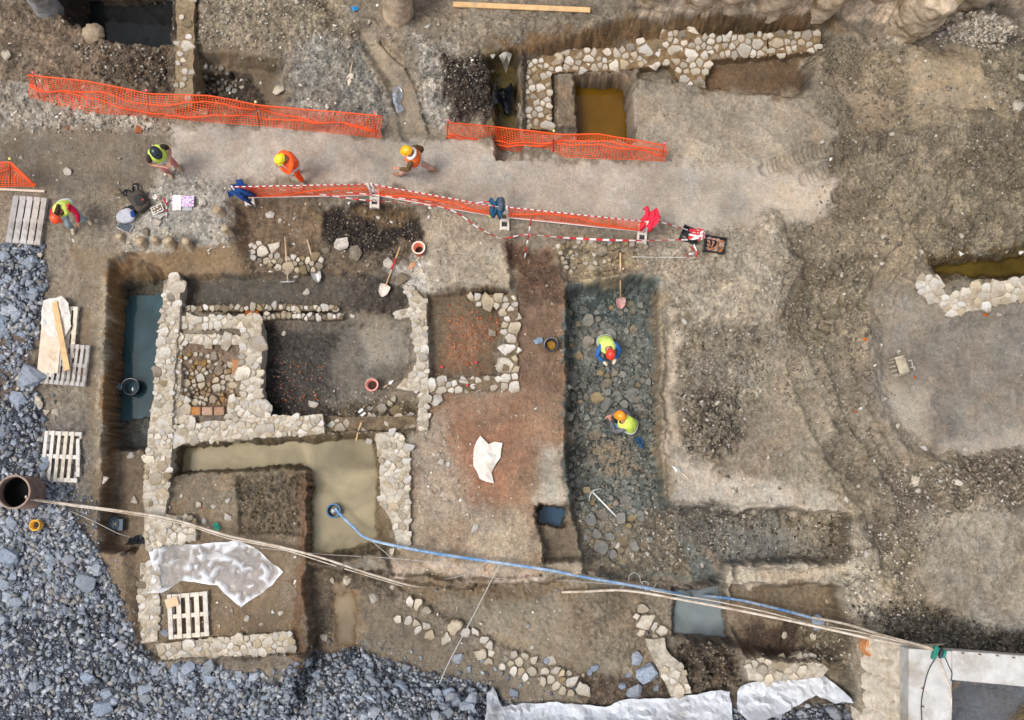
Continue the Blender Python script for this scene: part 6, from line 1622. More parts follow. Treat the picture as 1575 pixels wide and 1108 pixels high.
sheet('plastic_bag', 'grey translucent bag trodden into the northern track', [(604, 140), (616, 134), (620, 150), (616, 160), (622, 172), (612, 178), (606, 162)], film_mat('grey_film', (150, 160, 172), .75), 9, 0.07, 0.03, 0.07, cat='bag')
sheet('black_bag', 'shiny black plastic bag in the olive puddle', [(766, 138), (786, 142), (790, 155), (784, 168), (788, 182), (776, 184), (772, 170), (756, 168), (760, 150)], mat('black_film', (22, 26, 32), .18, .2, 9, .3, spec=.8), 10, 0.14, 0.12, 0.07, cat='bag')
sheet('clear_offcut', 'clear plastic offcut floating in the olive puddle', [(768, 106), (780, 96), (788, 104), (778, 118)], film_mat('pale_film', (200, 196, 180), .6), 12, 0.03, 0.14, 0.08, cat='plastic')
sheet('blue_cloth', 'dark blue rag behind the kneeling worker', [(974, 674), (984, 672), (990, 680), (988, 692), (982, 688)], mat('blue_rag', (30, 66, 96), .8, .4, 14, .4), 13, 0.06, 0.05, 0.05, cat='rag')
sheet('black_tubing', 'small heap of black tubing by the sheeted plot', [(200, 828), (216, 822), (232, 826), (230, 836), (204, 838)], M_BLACKP, 14, 0.1, 0.03, 0.05, cat='tubing')
sheet('blue_scrap', 'bright blue plastic scrap in the northern rubble', [(540, 14), (550, 11), (552, 17), (544, 20)], mat('blue_plastic', (30, 130, 190), .5, .2, 9, .2), 15, 0.04, 0.04, 0.04, cat='scrap')
sheet('green_glove', 'green glove lying on the hose in the small plot', [(328, 806), (336, 804), (341, 812), (334, 818)], mat('green_cloth', (40, 130, 110), .8, .2, 9, .3), 16, 0.04, 0.06, 0.04, cat='glove')

# ---- finds table things on the west block ------------------------------------------------------------------
bp_ = empty('rucksack', G(217, 312), 0.65, 'dark brown rucksack with black straps on the west bank', 'rucksack')
M_RUCK = mat('brown_canvas', (70, 62, 54), .85, .25, 10, .4); M_STRAP = mat('black_webbing', (24, 24, 26), .8, .2, 10, .2)
def pillow(name, m, parent, c, s, seed=0, pw=0.45):
    bm = bmesh.new(); bmesh.ops.create_icosphere(bm, subdivisions=3, radius=1)
    r = np.random.default_rng(seed)
    ph = r.random(3) * 6
    for v in bm.verts:
        q = v.co
        w = Vector([math.copysign(abs(a) ** pw, a) for a in q]); w *= 1 + .05 * math.sin(4 * q.x + ph[0]) + .05 * math.sin(5 * q.y + ph[1])
        v.co = Vector((w.x * s[0], w.y * s[1], w.z * s[2]))
    me = bpy.data.meshes.new(name); bm.to_mesh(me); bm.free()
    me.polygons.foreach_set('use_smooth', [True] * len(me.polygons))
    return link(name, me, m, parent, c)
pillow('body', M_RUCK, bp_, (0, 0, .13), (.19, .25, .13), 1); pillow('front_pocket', mat('dark_canvas', (44, 42, 42), .85, .2, 10, .4), bp_, (.04, -.05, .24), (.12, .13, .06), 2)
for s in (-1, 1): link('strap', tube_mesh(catmull([(s * .13, .22, .15), (s * .2, .36, .12), (s * .1, .44, .05), (s * .02, .3, .08)], 6), 0.022, 8), M_STRAP, bp_)
box('logo_patch', mat('red_patch', (200, 60, 40), .7, .1, 5, 0), bp_, (.1, -.1, .303), (.05, .03, .01), .3)
gj = empty('grey_jacket', G(196, 334), 0.3, 'light grey jacket heaped over a dark bag beside the rucksack', 'jacket')
pillow('bundle', mat('light_grey_cloth', (176, 176, 182), .9, .2, 8, .5), gj, (0, 0, .08), (.22, .17, .09), 3, .7); pillow('dark_bag', M_STRAP, gj, (.14, .12, .07), (.2, .09, .07), 4, .6); pillow('cuff', mat('navy_cloth', (0, 0, 0)), gj, (.17, -.02, .13), (.06, .08, .05), 5, .8)
lp = empty('slate_case', G(193, 349), -0.45, 'dark slate-grey flat case below the grey jacket', 'case')
box('case_body', M_WHITE, lp, (0, 0, .02), (.33, .22, .03)); box('case_cover', mat('slate_cover', (58, 66, 78), .5, .15, 9, .1), lp, (0, 0, .04), (.31, .2, .012))
cbd = empty('clipboard', G(244, 324), 0.45, 'brown finds board with white labels on a grey stone', 'clipboard')
box('panel', M_WHITE, cbd, (0, 0, .1), (.27, .19, .012)); box('face', mat('brown_card', (112, 90, 66), .8, .1, 9, .1), cbd, (0, 0, .108), (.23, .15, .008))
for (x, y) in ((-.06, .03), (.02, .04), (-.08, -.04), (0, -.045), (.07, -.03)): box('paper_label', M_WHITE, cbd, (x, y, .114), (.05, .025, .006), .1)
rock(243, 330, 11, 'flat grey slab under the finds board', M_STONE, flat=0.25)
nb = empty('notebook', G(279, 312), 0.0, 'open spotted notebook with a blank white page', 'notebook')
def speck_mat():
    m, nt, N, L, b = nodes('spotted_cover')
    tc = N.new('ShaderNodeTexCoord'); vo = N.new('ShaderNodeTexVoronoi'); vo.inputs['Scale'].default_value = 55
    L.new(tc.outputs['Object'], vo.inputs['Vector']); se = N.new('ShaderNodeSeparateColor'); L.new(vo.outputs['Color'], se.inputs[0])
    rp = N.new('ShaderNodeValToRGB'); rp.color_ramp.interpolation = 'CONSTANT'
    e = rp.color_ramp.elements; e[0].color = (*lin((210, 190, 214)), 1); e[1].position = .35; e[1].color = (*lin((150, 110, 170)), 1)
    for p_, c_ in ((.55, (226, 214, 226)), (.75, (90, 90, 160)), (.88, (200, 100, 130))): q = e.new(p_); q.color = (*lin(c_), 1)
    L.new(se.outputs[0], rp.inputs[0]); L.new(rp.outputs[0], b.inputs['Base Color']); b.inputs['Roughness'].default_value = .6
    return m
box('cover', speck_mat(), nb, (0.05, 0.02, .05), (.52, .27, .02)); box('page', M_WHITE, nb, (-.08, -.02, .068), (.2, .37, .012)); box('sleeve_sheet', M_FILM, nb, (.14, -.13, .03), (.24, .14, .004))
rl = empty('tape_reel', G(239, 304), 0, 'round white tape reel beside the rucksack', 'reel'); lathe('disc', [(.001, .05), (.05, .05), (.062, .04), (.062, 0)], M_WHITE, rl, 20); lathe('hub', [(.001, .06), (.018, .058), (.02, .05)], M_FOOT, rl, 12)
for k, (a, b, lb) in enumerate([((258, 308), (257, 333), 'long red and white scale bar beside the finds board'), ((245, 300), (245, 309), 'short red and white scale bar by the tape reel'), ((252, 306), (258, 316), 'slanting red scale bar at the corner of the finds board')]):
    A, B = G(*a, .06), G(*b, .06); t = empty('scale_bar', A, 0, lb, 'scale bar')
    for q in range(5): bar('red_section' if q % 2 else 'white_section', A + (B - A) * (q / 5), A + (B - A) * ((q + .999) / 5), .016, M_RED if (q % 2 or k == 2) else M_WHITE, t)
# clay stubs along the bank
for k, (x, y, dx, dy) in enumerate([(182, 362, 10, 14), (214, 370, 9, 14), (236, 368, 7, 10), (257, 368, 12, 22), (285, 370, 10, 18), (332, 322, 14, 10), (345, 350, 12, 14)]):
    a = P(x, y, 0.3); b = G(x + dx, y + dy, -.25)
    o = link('clay_stub', pile_mesh(tuple(b), tuple(a), 0.085 + .02 * (k % 2), 80 + k, .5, 16, 12), mat('clay_stub', (164, 142, 114), .9, .3, 8, .8, dirt=(188, 176, 156), dirt_amt=.6), None, b)
    tag(o, ['leftmost', 'second', 'third', 'fourth', 'fifth', 'sixth', 'last'][k] + ' clay stub from the left on the face of the west bank', 'stub', 'clay stubs on the west bank')

# ---- excavator bucket -----------------------------------------------------------------------------------
eb = empty('excavator_bucket', G(1381, 566), 0.25, 'small mud-caked excavator bucket with teeth left on the eastern ground', 'excavator bucket')
M_BUCK = mat('muddy_bucket', (178, 166, 144), .9, .25, 8, .6, dirt=(176, 138, 96), dirt_amt=.35)
v, f = [], []
for k in range(12):
    a = -0.5 + 2.6 * k / 11
    for y in (-.2, .2): v.append((0.2 * math.cos(a) - .02, y, 0.16 + .16 * math.sin(a)))
for k in range(11): f.append((2 * k, 2 * k + 1, 2 * k + 3, 2 * k + 2))
me = mesh('shell', v, f, True); o = link('shell', me, M_BUCK, eb); md = o.modifiers.new('s', 'SOLIDIFY'); md.thickness = .025
for y in (-.2, .2):
    vv = [(0.2 * math.cos(-.5 + 2.6 * k / 11) - .02, y, 0.16 + .16 * math.sin(-.5 + 2.6 * k / 11)) for k in range(12)] + [(-.15, y, .02)]
    o = link('side_plate', mesh('side', vv, [tuple(range(13))]), M_BUCK, eb); md = o.modifiers.new('s', 'SOLIDIFY'); md.thickness = .03
for k in range(4): link('tooth', mesh('tooth', [(-.13, -.18 + .1 * k, .2), (-.13, -.12 + .1 * k, .2), (-.13, -.15 + .1 * k, .26), (-.3, -.15 + .1 * k, .17)], [(0, 1, 3), (1, 2, 3), (2, 0, 3), (0, 2, 1)]), M_BUCK, eb)
for y in (-.08, .08): box('lug', M_BUCK, eb, (.23, y, .2), (.1, .025, .12))
bar('lug_pin', eb.location + Vector((.24, -.1, .22)), eb.location + Vector((.28, .1, .22)), .015, M_STEEL, eb)

# ---- hoses, ropes, strings -------------------------------------------------------------------------------
M_HOSE = mat('white_hose', (200, 188, 172), .6, .2, 10, .2, dirt=(166, 146, 122), dirt_amt=.5)
M_BLUEH = mat('blue_lay_flat_hose', (58, 118, 176), .55, .25, 9, .2, dirt=(158, 170, 182), dirt_amt=.75)
M_STRING = mat('grey_string', (176, 172, 166), .8, .15, 20, 0)
def hose(name, label, pts, r0, m, cat='hose', k=10, flat=None):
    p = catmull(pts, k)
    o = link(name, tube_mesh([q - p[0] for q in p], r0, 8), m, None, p[0])
    return tag(o, label, cat)
def up(pts):
    return [P(x, y, z) for x, y, z in pts]
hose('white_hose', 'white twin hose from the steel pipe to the southern platform edge', up([(40, 764, 1.0), (48, 768, .7), (100, 775, .35), (200, 788, .25), (270, 800, .15), (350, 824, .05), (430, 841, .0), (500, 860, .0), (560, 880, -.1), (625, 899, -.3), (655, 903, -.75)]), 0.026, M_HOSE)
hose('thin_white_hose', 'thinner hose running beside the white twin hose', up([(40, 768, .9), (100, 777, .33), (200, 791, .22), (280, 806, .1), (350, 828, .02), (430, 844, .0), (520, 872, -.05), (620, 902, -.35)]), 0.014, M_HOSE)
M_BLUEW = mat('faded_blue_hose', (150, 170, 190), .6, .25, 9, .2, dirt=(82, 130, 178), dirt_amt=.55)
hose('blue_hose', 'faded blue-white lay-flat hose from the pool pump to the grey puddle', up([(516, 782, -.45), (522, 790, -.45), (545, 812, -.5), (562, 827, -.2), (600, 838, .05), (680, 853, .05), (770, 866, .1), (850, 878, .1), (900, 888, -.1), (980, 902, -.45), (1045, 914, -.75), (1066, 919, -1.25)]), 0.034, M_BLUEW)
hose('blue_hose', 'bright blue hose from the grey puddle to the hose boulder', up([(1080, 916, -1.25), (1100, 918, -.85), (1130, 922, -.75), (1160, 928, -.7), (1210, 940, -.68), (1254, 952, -.6)]), 0.034, M_BLUEH)
hose('white_hose', 'white twin hose from the southern mud to the concrete beam', up([(864, 911, -.7), (900, 910, -.65), (950, 908, -.6), (990, 912, -.55), (1050, 923, -.3), (1120, 936, -.2), (1200, 952, .0), (1270, 967, .3), (1350, 985, 1.1), (1430, 999, 2.2)]), 0.03, M_HOSE)
hose('thin_white_hose', 'thin hose from the mud to the hose boulder', up([(1000, 908, -.5), (1050, 917, -.3), (1100, 925, -.15), (1180, 942, 0), (1250, 960, .05), (1330, 974, .9), (1434, 1000, 2.22)]), 0.013, M_HOSE)
hose('cream_hose', 'cream hose from the hose boulder up to the green coupling', up([(1248, 950, -.5), (1300, 960, .2), (1360, 978, 1.1), (1420, 994, 2.2), (1436, 1000, 2.25)]), 0.028, M_HOSE)
hose('wire_loop', 'loose grey wire curled beside the blue hose', up([(955, 905, -.5), (966, 896, -.55), (968, 886, -.6), (975, 881, -.6), (983, 886, -.6), (986, 896, -.6), (994, 903, -.6), (997, 897, -.6), (988, 895, -.6), (992, 907, -.55), (1003, 906, -.55), (1010, 897, -.6)]), 0.008, M_STRING, 'wire')
hose('guide_string', 'taut white string from the blue hose down to the gravel', up([(769, 867, .1), (724, 955, -.1), (690, 1020, -.25), (676, 1052, -.35)]), 0.011, M_STRING, 'string')
hose('guide_string', 'thin string crossing the pool outlet to the platform', up([(400, 843, -.05), (500, 853, -.2), (590, 858, .0), (680, 868, .05), (760, 889, .02), (860, 893, -.3), (960, 900, -.5)]), 0.006, M_STRING, 'string')
hose('guide_string', 'thin slanting string over the platform corner', up([(566, 828, -.1), (595, 852, .0), (622, 876, -.02)]), 0.007, M_STRING, 'string')
hose('guide_string', 'thin string curving along the platform lip', up([(747, 866, .1), (725, 880, .0), (690, 890, -.1), (640, 893, -.3)]), 0.006, M_STRING, 'string')
hose('guide_string', 'thin string dropping from the blue hose into the mud', up([(782, 868, .1), (800, 890, -.3), (818, 911, -.75)]), 0.007, M_STRING, 'string')
hose('guide_string', 'thin string from the gravel to the motor pump', up([(105, 785, .1), (150, 805, .1), (180, 820, .0), (200, 826, -.2)]), 0.007, M_STRING, 'string')
hose('measuring_string', 'thin white string on the bank between crate and tape loop', up([(972, 395, .1), (1010, 396, .1), (1056, 396, .1)]), 0.006, M_WHITE, 'string')
gs = empty('green_coupling', P(1440, 1006, 2.2), -0.35, 'green and black hose coupling strapped on the concrete beam', 'coupling')
M_TEAL = mat('teal_strap', (28, 120, 104), .6, .15, 9, .2)
pillow('sleeve', M_TEAL, gs, (-.06, 0.02, .07), (.05, .14, .06), 1, .5); pillow('sleeve', mat('dark_strap', (40, 52, 58), .6, .15, 9, .2), gs, (.06, 0.04, .06), (.035, .1, .05), 2, .5); pillow('clamp', M_TEAL, gs, (.13, .05, .05), (.03, .08, .04), 3, .5)
hose('black_cable', 'black cable hanging from the coupling over the beam', up([(1438, 1014, 2.24), (1428, 1032, 2.22), (1421, 1058, 2.22), (1417, 1085, 2.22), (1419, 1125, 2.22)]), 0.011, M_BLACKP, 'cable')
hose('cream_hose', 'cream hose running down the beam arm from the coupling', up([(1444, 1012, 2.25), (1452, 1035, 2.23), (1461, 1060, 2.23), (1463, 1078, 2.2), (1462, 1125, 2.1)]), 0.018, M_HOSE)
hose('black_cable', 'short black cable bending off the coupling to the beam corner', up([(1452, 1008, 2.25), (1458, 1022, 2.23), (1464, 1036, 2.23), (1462, 1048, 2.23)]), 0.009, M_BLACKP, 'cable')
hose('wooden_rod', 'thin wooden rod lying at the wall above the pool', up([(556, 650, -.3), (551, 664, -.3), (548, 678, -.45)]), 0.02, M_WOOD_B, 'rod')
for px, py, lb in ((680, 566, 'west'), (732, 559, 'middle'), (719, 594, 'south')):
    g = G(px, py); t = empty('marker_pin', g, 0, 'pink-headed survey pin at the ' + lb + ' of the small tiled room', 'marker', 'pink survey pins'); bar('shaft', g, g + Vector((0, 0, .14)), .006, M_STEEL, t, 6); lathe('head', [(.001, .16), (.025, .155), (.03, .14), (.025, .125), (.001, .12)], mat('pink_head', (232, 60, 84), .5, .05, 5, 0), t, 10)
# dry grass at the corner of the sunken yard behind the beam
rg = np.random.default_rng(8); v, f = [], []
for k in range(700):
    _u = rg.random() ** 2; g = P(1582 - 50 * _u, 1078 + 60 * rg.random() + 40 * _u, -0.12); a = rg.random() * 6.28; L = .12 + .25 * rg.random(); c = Vector((math.cos(a), math.sin(a), 0))
    i = len(v); s = Vector((-c.y, c.x, 0)) * .006; v += [g - s, g + s, g + c * L * .8 + Vector((0, 0, L * .7))]; f.append((i, i + 1, i + 2))
tag(link('dry_grass', mesh('dry_grass', v, f), mat('straw', (132, 116, 84), .9, .3, 9, 0)), 'dry grass at the bottom right corner', None, None, 'stuff')
# ================================================================== PEOPLE
DEPS = None
def skin(name, joints, edges, radii, m, parent, root=0, sub=1):
    me = bpy.data.meshes.new(name)
    me.from_pydata([tuple(j) for j in joints], edges, [])
    o = bpy.data.objects.new('tmp', me); COL.objects.link(o)
    sk = o.modifiers.new('skin', 'SKIN'); sk.use_smooth_shade = True; sk.branch_smoothing = 0.6
    for i, d in enumerate(me.skin_vertices[0].data):
        d.radius = radii[i] if hasattr(radii[i], '__len__') else (radii[i], radii[i]); d.use_root = (i == root)
    su = o.modifiers.new('sub', 'SUBSURF'); su.levels = sub; su.render_levels = sub
    dg = bpy.context.evaluated_depsgraph_get(); dg.update()
    res = bpy.data.meshes.new_from_object(o.evaluated_get(dg), depsgraph=dg)
    bpy.data.objects.remove(o, do_unlink=True); bpy.data.meshes.remove(me)
    res.name = name; res.materials.clear()
    res.polygons.foreach_set('use_smooth', [True] * len(res.polygons))
    return link(name, res, m, parent)
def loft(name, rings, m, parent, seg=20):
    """rings: (centre, side vector, front vector) with lengths as half widths"""
    v, f = [], []
    for c, a, b in rings:
        for k in range(seg):
            t = 6.2832 * k / seg
            ct, st = math.cos(t), math.sin(t)
            ct = math.copysign(abs(ct) ** .8, ct); st = math.copysign(abs(st) ** .8, st)
            v.append(Vector(c) + Vector(a) * ct + Vector(b) * st)
    for i in range(len(rings) - 1):
        for k in range(seg):
            k2 = (k + 1) % seg
            f.append((i * seg + k, i * seg + k2, (i + 1) * seg + k2, (i + 1) * seg + k))
    o = link(name, mesh(name, v, f, True), m, parent)
    md = o.modifiers.new('s', 'SOLIDIFY'); md.thickness = 0.012; md.offset = 1
    return o
SKIN = mat('skin', (190, 136, 110), .6, .08, 9, .1)
def person(label, at, heading, J, helmet, vest, jacket, trousers, boots, hair=(60, 40, 30), stripes=True, hoodcol=None, vest_full=True, long_hair=False, glove=None, z=0.0, bare_arms=False):
    """J: joints in body space, x right, y forward, z up, origin on the ground between the feet"""
    g = G(*at, z)
    t = empty('person', g, heading, label, 'person')
    t.scale = (.94, .94, .94)
    J = {k: Vector(v) for k, v in J.items()}
    order = ['pelvis', 'waist', 'chest', 'neck', 'head']
    pts = [J[k] for k in order] ; ed = [(0, 1), (1, 2), (2, 3), (3, 4)]; rad = [.12, .11, .12, .06, .085]
    pts.append(J['head'] + (J['head'] - J['neck']).normalized() * .1); rad.append(.07); ed.append((4, 5))
    face = J['face'] if 'face' in J else J['head'] + Vector((0, .1, -.02))
    pts.append(face); rad.append(.03); ed.append((4, 6))
    for s in 'lr':
        i = len(pts)
        pts += [J[s + 'sh'], J[s + 'el'], J[s + 'wr']]; rad += [.06, .045, .032]; ed += [(2, i), (i, i + 1), (i + 1, i + 2)]
        d = (J[s + 'wr'] - J[s + 'el']).normalized(); palm = J[s + 'wr'] + d * .07
        sx = d.cross(Vector((0, 0, 1)));
        if sx.length < .1: sx = Vector((1, 0, 0))
        sx.normalize(); nn = sx.cross(d)
        pts.append(palm); rad.append(.03); ed.append((i + 2, i + 3))
        for q, (off, L) in enumerate(((-.03, .065), (-.01, .08), (.012, .075), (.03, .06))):
            j = len(pts); pts += [palm + sx * off + d * (L * .6) + nn * .008, palm + sx * off * 1.1 + d * L - nn * .02]; rad += [.0095, .008]; ed += [(i + 3, j), (j, j + 1)]
        j = len(pts); sg = 1 if s == 'l' else -1
        pts += [palm - d * .03 + sx * (.05 * sg), palm + sx * (.06 * sg) + d * .02]; rad += [.011, .009]; ed += [(i + 2, j), (j, j + 1)]
        i = len(pts)
        pts += [J[s + 'hip'], J[s + 'kn'], J[s + 'an'], J[s + 'to']]; rad += [.085, .058, .042, .035]; ed += [(0, i), (i, i + 1), (i + 1, i + 2), (i + 2, i + 3)]
    skin('body', pts, ed, rad, SKIN, t)
    # trousers
    tp, te, tr_ = [J['pelvis'], J['waist']], [(0, 1)], [.15, .14]
    for s in 'lr':
        i = len(tp); kn, an = J[s + 'kn'], J[s + 'an']
        tp += [J[s + 'hip'], kn, an + (kn - an) * .12]; te += [(0, i), (i, i + 1), (i + 1, i + 2)]; tr_ += [.11, .082, .07]
    skin('trousers', tp, te, tr_, mat('trousers_%d_%d_%d' % trousers, trousers, .9, .25, 8, .5, dirt=(132, 116, 96), dirt_amt=.25), t)
    for s in 'lr':
        an, to = J[s + 'an'], J[s + 'to']
        skin('boot', [an + Vector((0, 0, .08)), an, an + (to - an) * .5, to + (to - an) * .25], [(0, 1), (1, 2), (2, 3)], [.06, .062, .056, .045], mat('boot_%d_%d_%d' % boots, boots, .8, .25, 12, .4, dirt=(120, 104, 84), dirt_amt=.4), t)
    # jacket with sleeves
    mj = mat('jacket_%d_%d_%d' % jacket, jacket, .9, .25, 9, .8, bscale=14)
    jp, je, jr = [J['waist'], J['chest'], J['neck'] - (J['neck'] - J['chest']) * .25], [(0, 1), (1, 2)], [.145, .155, .08]
    for s in 'lr':
        i = len(jp); el, wr = J[s + 'el'], J[s + 'wr']
        e = el + (wr - el) * (-.0 if bare_arms else .92)
        if bare_arms: jp += [J[s + 'sh'], J[s + 'sh'] + (el - J[s + 'sh']) * .8]; je += [(1, i), (i, i + 1)]; jr += [.085, .07]
        else: jp += [J[s + 'sh'], el, e]; je += [(1, i), (i, i + 1), (i + 1, i + 2)]; jr += [.085, .066, .05]
    skin('jacket', jp, je, jr, mj, t, root=1)
    if glove:
        for s in 'lr':
            d = (J[s + 'wr'] - J[s + 'el']).normalized()
            skin('glove', [J[s + 'wr'] - d * .05, J[s + 'wr'] + d * .04, J[s + 'wr'] + d * .12], [(0, 1), (1, 2)], [.045, .045, .03], mat('glove', glove, .9, .15, 9, .3), t)
    # vest
    side = (J['rsh'] - J['lsh']); side.z *= .5; side.normalize()
    def ring(c, up_, w, d_):
        fr = Vector(up_).normalized().cross(side) * -1
        return (c, side * w, fr.normalized() * d_)
    u1 = J['waist'] - J['pelvis']; u2 = J['chest'] - J['waist']; u3 = J['neck'] - J['chest']
    if vest:
        mv = mat('vest_%d_%d_%d' % vest, vest, .75, .2, 7, .9, bscale=13)
        low = J['pelvis'] - u1 * .25
        rings = [ring(low, u1, .195, .155), ring(J['pelvis'], u1, .19, .16), ring(J['waist'], u2, .185, .165), ring(J['waist'] + u2 * .5, u2, .195, .172), ring(J['chest'], u2, .2, .178), ring(J['chest'] + u3 * .5, u3, .185, .16), ring(J['chest'] + u3 * .8, u3, .15, .125), ring(J['chest'] + u3 * .98, u3, .095, .09)]
        loft('vest', rings, mv, t)
        if stripes:
            ms_ = mat('reflective_tape', (206, 212, 218), .35, .05, 5, 0)
            for q in (.15, .6):
                c = J['pelvis'] + u1 * q
                loft('reflective_band', [ring(c - u1.normalized() * .022, u1, .205, .178), ring(c + u1.normalized() * .022, u1, .205, .178)], ms_, t)
    # head gear
    up_ = (J['head'] - J['neck']).normalized(); fw = (face - J['head']); fw = (fw - up_ * fw.dot(up_)).normalized(); sd_ = fw.cross(up_)
    c0 = J['head'] + up_ * .045
    mh = mat('helmet_%d_%d_%d' % helmet, helmet, .3, .05, 6, 0, spec=.6)
    v, f = [], []
    prof = [(1.0, 0), (.98, .3), (.9, .55), (.74, .78), (.5, .93), (.25, .99), (.02, 1.0)]
    for r0, h in prof:
        for k in range(24):
            a = 6.2832 * k / 24; v.append(c0 + sd_ * (.118 * r0 * math.cos(a)) + fw * (.142 * r0 * math.sin(a)) + up_ * (.135 * h))
    for i in range(len(prof) - 1):
        for k in range(24): f.append((i * 24 + k, i * 24 + (k + 1) % 24, (i + 1) * 24 + (k + 1) % 24, (i + 1) * 24 + k))
    hm = link('helmet', mesh('helmet', v, f, True), mh, t)
    v, f = [], []
    for k in range(24):
        a = 6.2832 * k / 24; ex = .012 + (.055 * max(0, math.sin(a)) ** 1.5)
        for r_x in (0, ex): v.append(c0 + sd_ * ((.116 + r_x * .6) * math.cos(a)) + fw * ((.14 + r_x) * math.sin(a)) - up_ * (.004 + .2 * r_x))
    for k in range(24): f.append((2 * k, 2 * k + 1, 2 * ((k + 1) % 24) + 1, 2 * ((k + 1) % 24)))
    o = link('brim', mesh('brim', v, f, True), mh, hm); md = o.modifiers.new('s', 'SOLIDIFY'); md.thickness = .006
    link('ridge', tube_mesh([c0 + fw * (.135 * math.sin(a)) + up_ * (.132 * math.cos(a) + .006) for a in np.linspace(-1.2, 1.2, 9)], .011, 6), mh, hm)
    mhr = mat('hair_%d_%d_%d' % hair, hair, .8, .25, 30, .4)
    hp = [J['head'] - fw * .045 + up_ * .02, J['head'] - fw * .06 - up_ * .07]
    if long_hair: hp += [J['neck'] - fw * .1, J['neck'] - fw * .17 - up_ * .12]
    skin('hair', hp, [(k, k + 1) for k in range(len(hp) - 1)], [.085, .07, .065, .04][:len(hp)], mhr, t)
    # eyes and mouth
    for s in (-1, 1): link('eye', hull_mesh('eye', 12, .012, .008, .009, 3), mat('eye_dark', (40, 30, 26), .4, .1, 9, 0), t, J['head'] + fw * .088 + sd_ * (.034 * s) + up_ * .0)
    if hoodcol:
        pts_ = [J['neck'] + sd_ * (.12 * math.cos(a)) + fw * (.11 * math.sin(a)) + up_ * .0 for a in np.linspace(0, 6.2832, 15)]
        link('scarf', tube_mesh(pts_, .04, 10), mat('scarf', hoodcol, .9, .08, 9, .4), t)
    return t
def stand(**kw):
    J = dict(pelvis=(0, 0, .95), waist=(0, .01, 1.1), chest=(0, .02, 1.32), neck=(0, .03, 1.49), head=(0, .06, 1.62), lsh=(-.19, .02, 1.42), rsh=(.19, .02, 1.42),
             lel=(-.26, .0, 1.14), rel=(.26, .0, 1.14), lwr=(-.2, .2, 1.0), rwr=(.2, .2, 1.0), lhip=(-.1, 0, .9), rhip=(.1, 0, .9), lkn=(-.12, .04, .5), rkn=(.12, .04, .5),
             lan=(-.13, 0, .09), ran=(.13, 0, .09), lto=(-.15, .15, .04), rto=(.15, .15, .04))
    J.update(kw); return J
# headings: 0 faces north (up in the photo), positive turns left
person('worker in a black helmet, lime vest and dusty pink trousers looking at his hands', (267, 262), R(-140), stand(head=(0, .12, 1.60), face=(0, .2, 1.52), lwr=(-.1, .3, 1.1), rwr=(.1, .3, 1.1), lel=(-.3, .06, 1.14), rel=(.3, .06, 1.14), lkn=(-.13, .08, .5), rkn=(.14, .08, .5), neck=(0, .05, 1.49)),
       (30, 44, 52), (210, 234, 96), (54, 42, 34), (196, 124, 122), (176, 146, 118), bare_arms=True)
person('worker in an orange suit and a yellow helmet raising hands to the face', (462, 272), R(125), stand(head=(0, .16, 1.58), face=(0, .25, 1.53), neck=(0, .08, 1.48), chest=(0, .03, 1.32), lwr=(-.06, .3, 1.42), rwr=(.06, .3, 1.42), lel=(-.25, .2, 1.2), rel=(.25, .2, 1.2), lan=(-.2, .02, .09), lto=(-.27, .15, .04), ran=(.12, -.02, .09), rto=(.15, .13, .04)),
       (240, 226, 40), (252, 100, 40), (252, 96, 36), (250, 92, 20), (150, 146, 140), stripes=True)
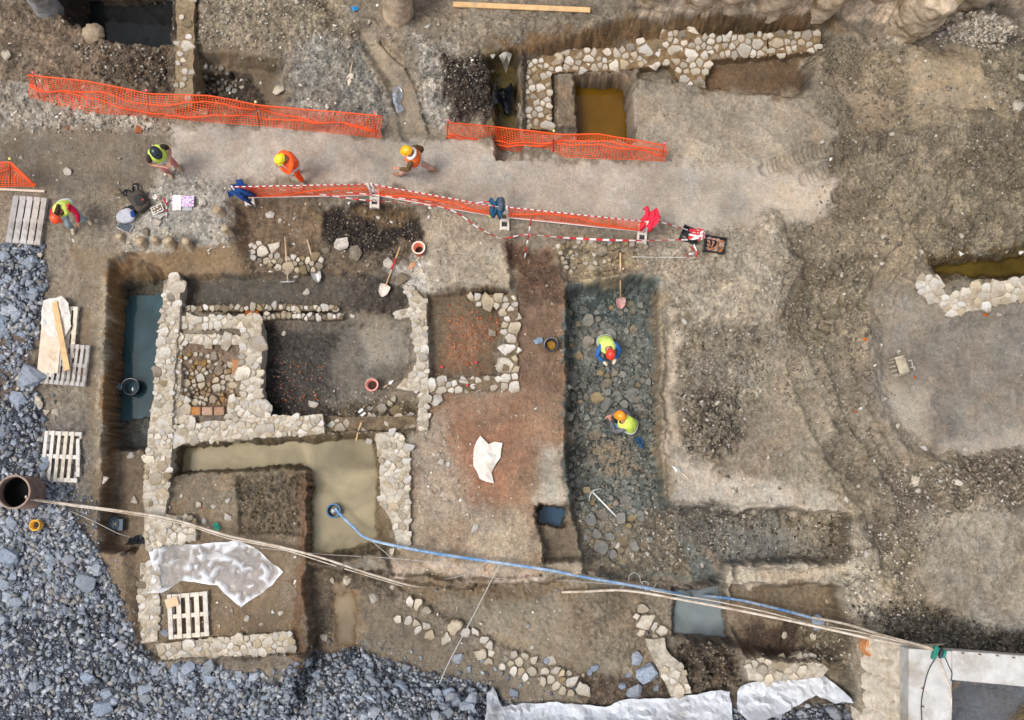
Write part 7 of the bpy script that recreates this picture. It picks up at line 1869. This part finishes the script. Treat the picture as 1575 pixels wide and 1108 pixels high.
person('worker walking west in an orange vest over an olive jacket with a yellow helmet', (643, 268), R(82), stand(lan=(-.1, .42, .09), lto=(-.1, .57, .06), lkn=(-.11, .26, .52), ran=(.12, -.42, .14), rto=(.12, -.28, .05), rkn=(.12, -.12, .5), pelvis=(0, 0, .92), lel=(-.3, .1, 1.14), lwr=(-.28, .34, 1.08), rel=(.27, -.16, 1.16), rwr=(.27, -.12, .92), head=(0, .1, 1.62), face=(0, .2, 1.59)),
       (248, 178, 20), (250, 112, 44), (98, 76, 46), (198, 160, 142), (150, 112, 90), hoodcol=(230, 226, 220))
person('stooping long-haired worker with red sleeves, lime vest and orange-red helmet', (124, 343), R(-168), stand(pelvis=(0, -.2, .8), waist=(0, -.12, .94), chest=(0, .0, 1.12), neck=(0, .1, 1.24), head=(.07, .2, 1.28), face=(.08, .28, 1.21), lsh=(-.2, .0, 1.18), rsh=(.2, .0, 1.18), lel=(-.29, .12, .94), lwr=(-.2, .26, .72), rel=(.3, .08, .94), rwr=(.26, .1, .7), lan=(-.22, -.05, .09), lto=(-.26, .1, .04), lkn=(-.2, .1, .46), ran=(.18, .1, .09), rto=(.2, .25, .04), rkn=(.16, .14, .46), lhip=(-.1, -.2, .76), rhip=(.1, -.2, .76)),
       (244, 82, 40), (214, 232, 110), (200, 20, 60), (150, 164, 172), (182, 166, 142), long_hair=True, hair=(58, 36, 24))
def crouch(**kw):
    J = dict(pelvis=(0, -.12, .3), waist=(0, -.1, .46), chest=(0, .06, .68), neck=(0, .16, .82), head=(0, .26, .9), face=(0, .34, .83), lsh=(-.19, .06, .76), rsh=(.19, .06, .76), lel=(-.3, .2, .55), rel=(.3, .2, .55), lwr=(-.14, .4, .42), rwr=(.14, .4, .42),
             lhip=(-.1, -.1, .3), rhip=(.1, -.1, .3), lkn=(-.2, .3, .46), rkn=(.2, .3, .46), lan=(-.16, .08, .09), ran=(.16, .08, .09), lto=(-.18, .24, .04), rto=(.18, .24, .04))
    J.update(kw); return J
person('crouching worker in a blue sweater, lime vest and red helmet in the middle trench', (930, 536), R(192), crouch(), (240, 62, 40), (212, 236, 120), (52, 100, 164), (128, 126, 120), (120, 110, 96), glove=(226, 214, 196))
person('kneeling worker in grey sleeves, lime vest and orange helmet in the middle trench', (961, 655), R(68), crouch(lkn=(-.16, .36, .44), rkn=(.2, .32, .46), lwr=(-.04, .42, .4), rwr=(.04, .46, .38), head=(.05, .22, .92), face=(.07, .31, .86)), (250, 150, 30), (214, 236, 96), (104, 102, 110), (112, 138, 160), (70, 80, 90))
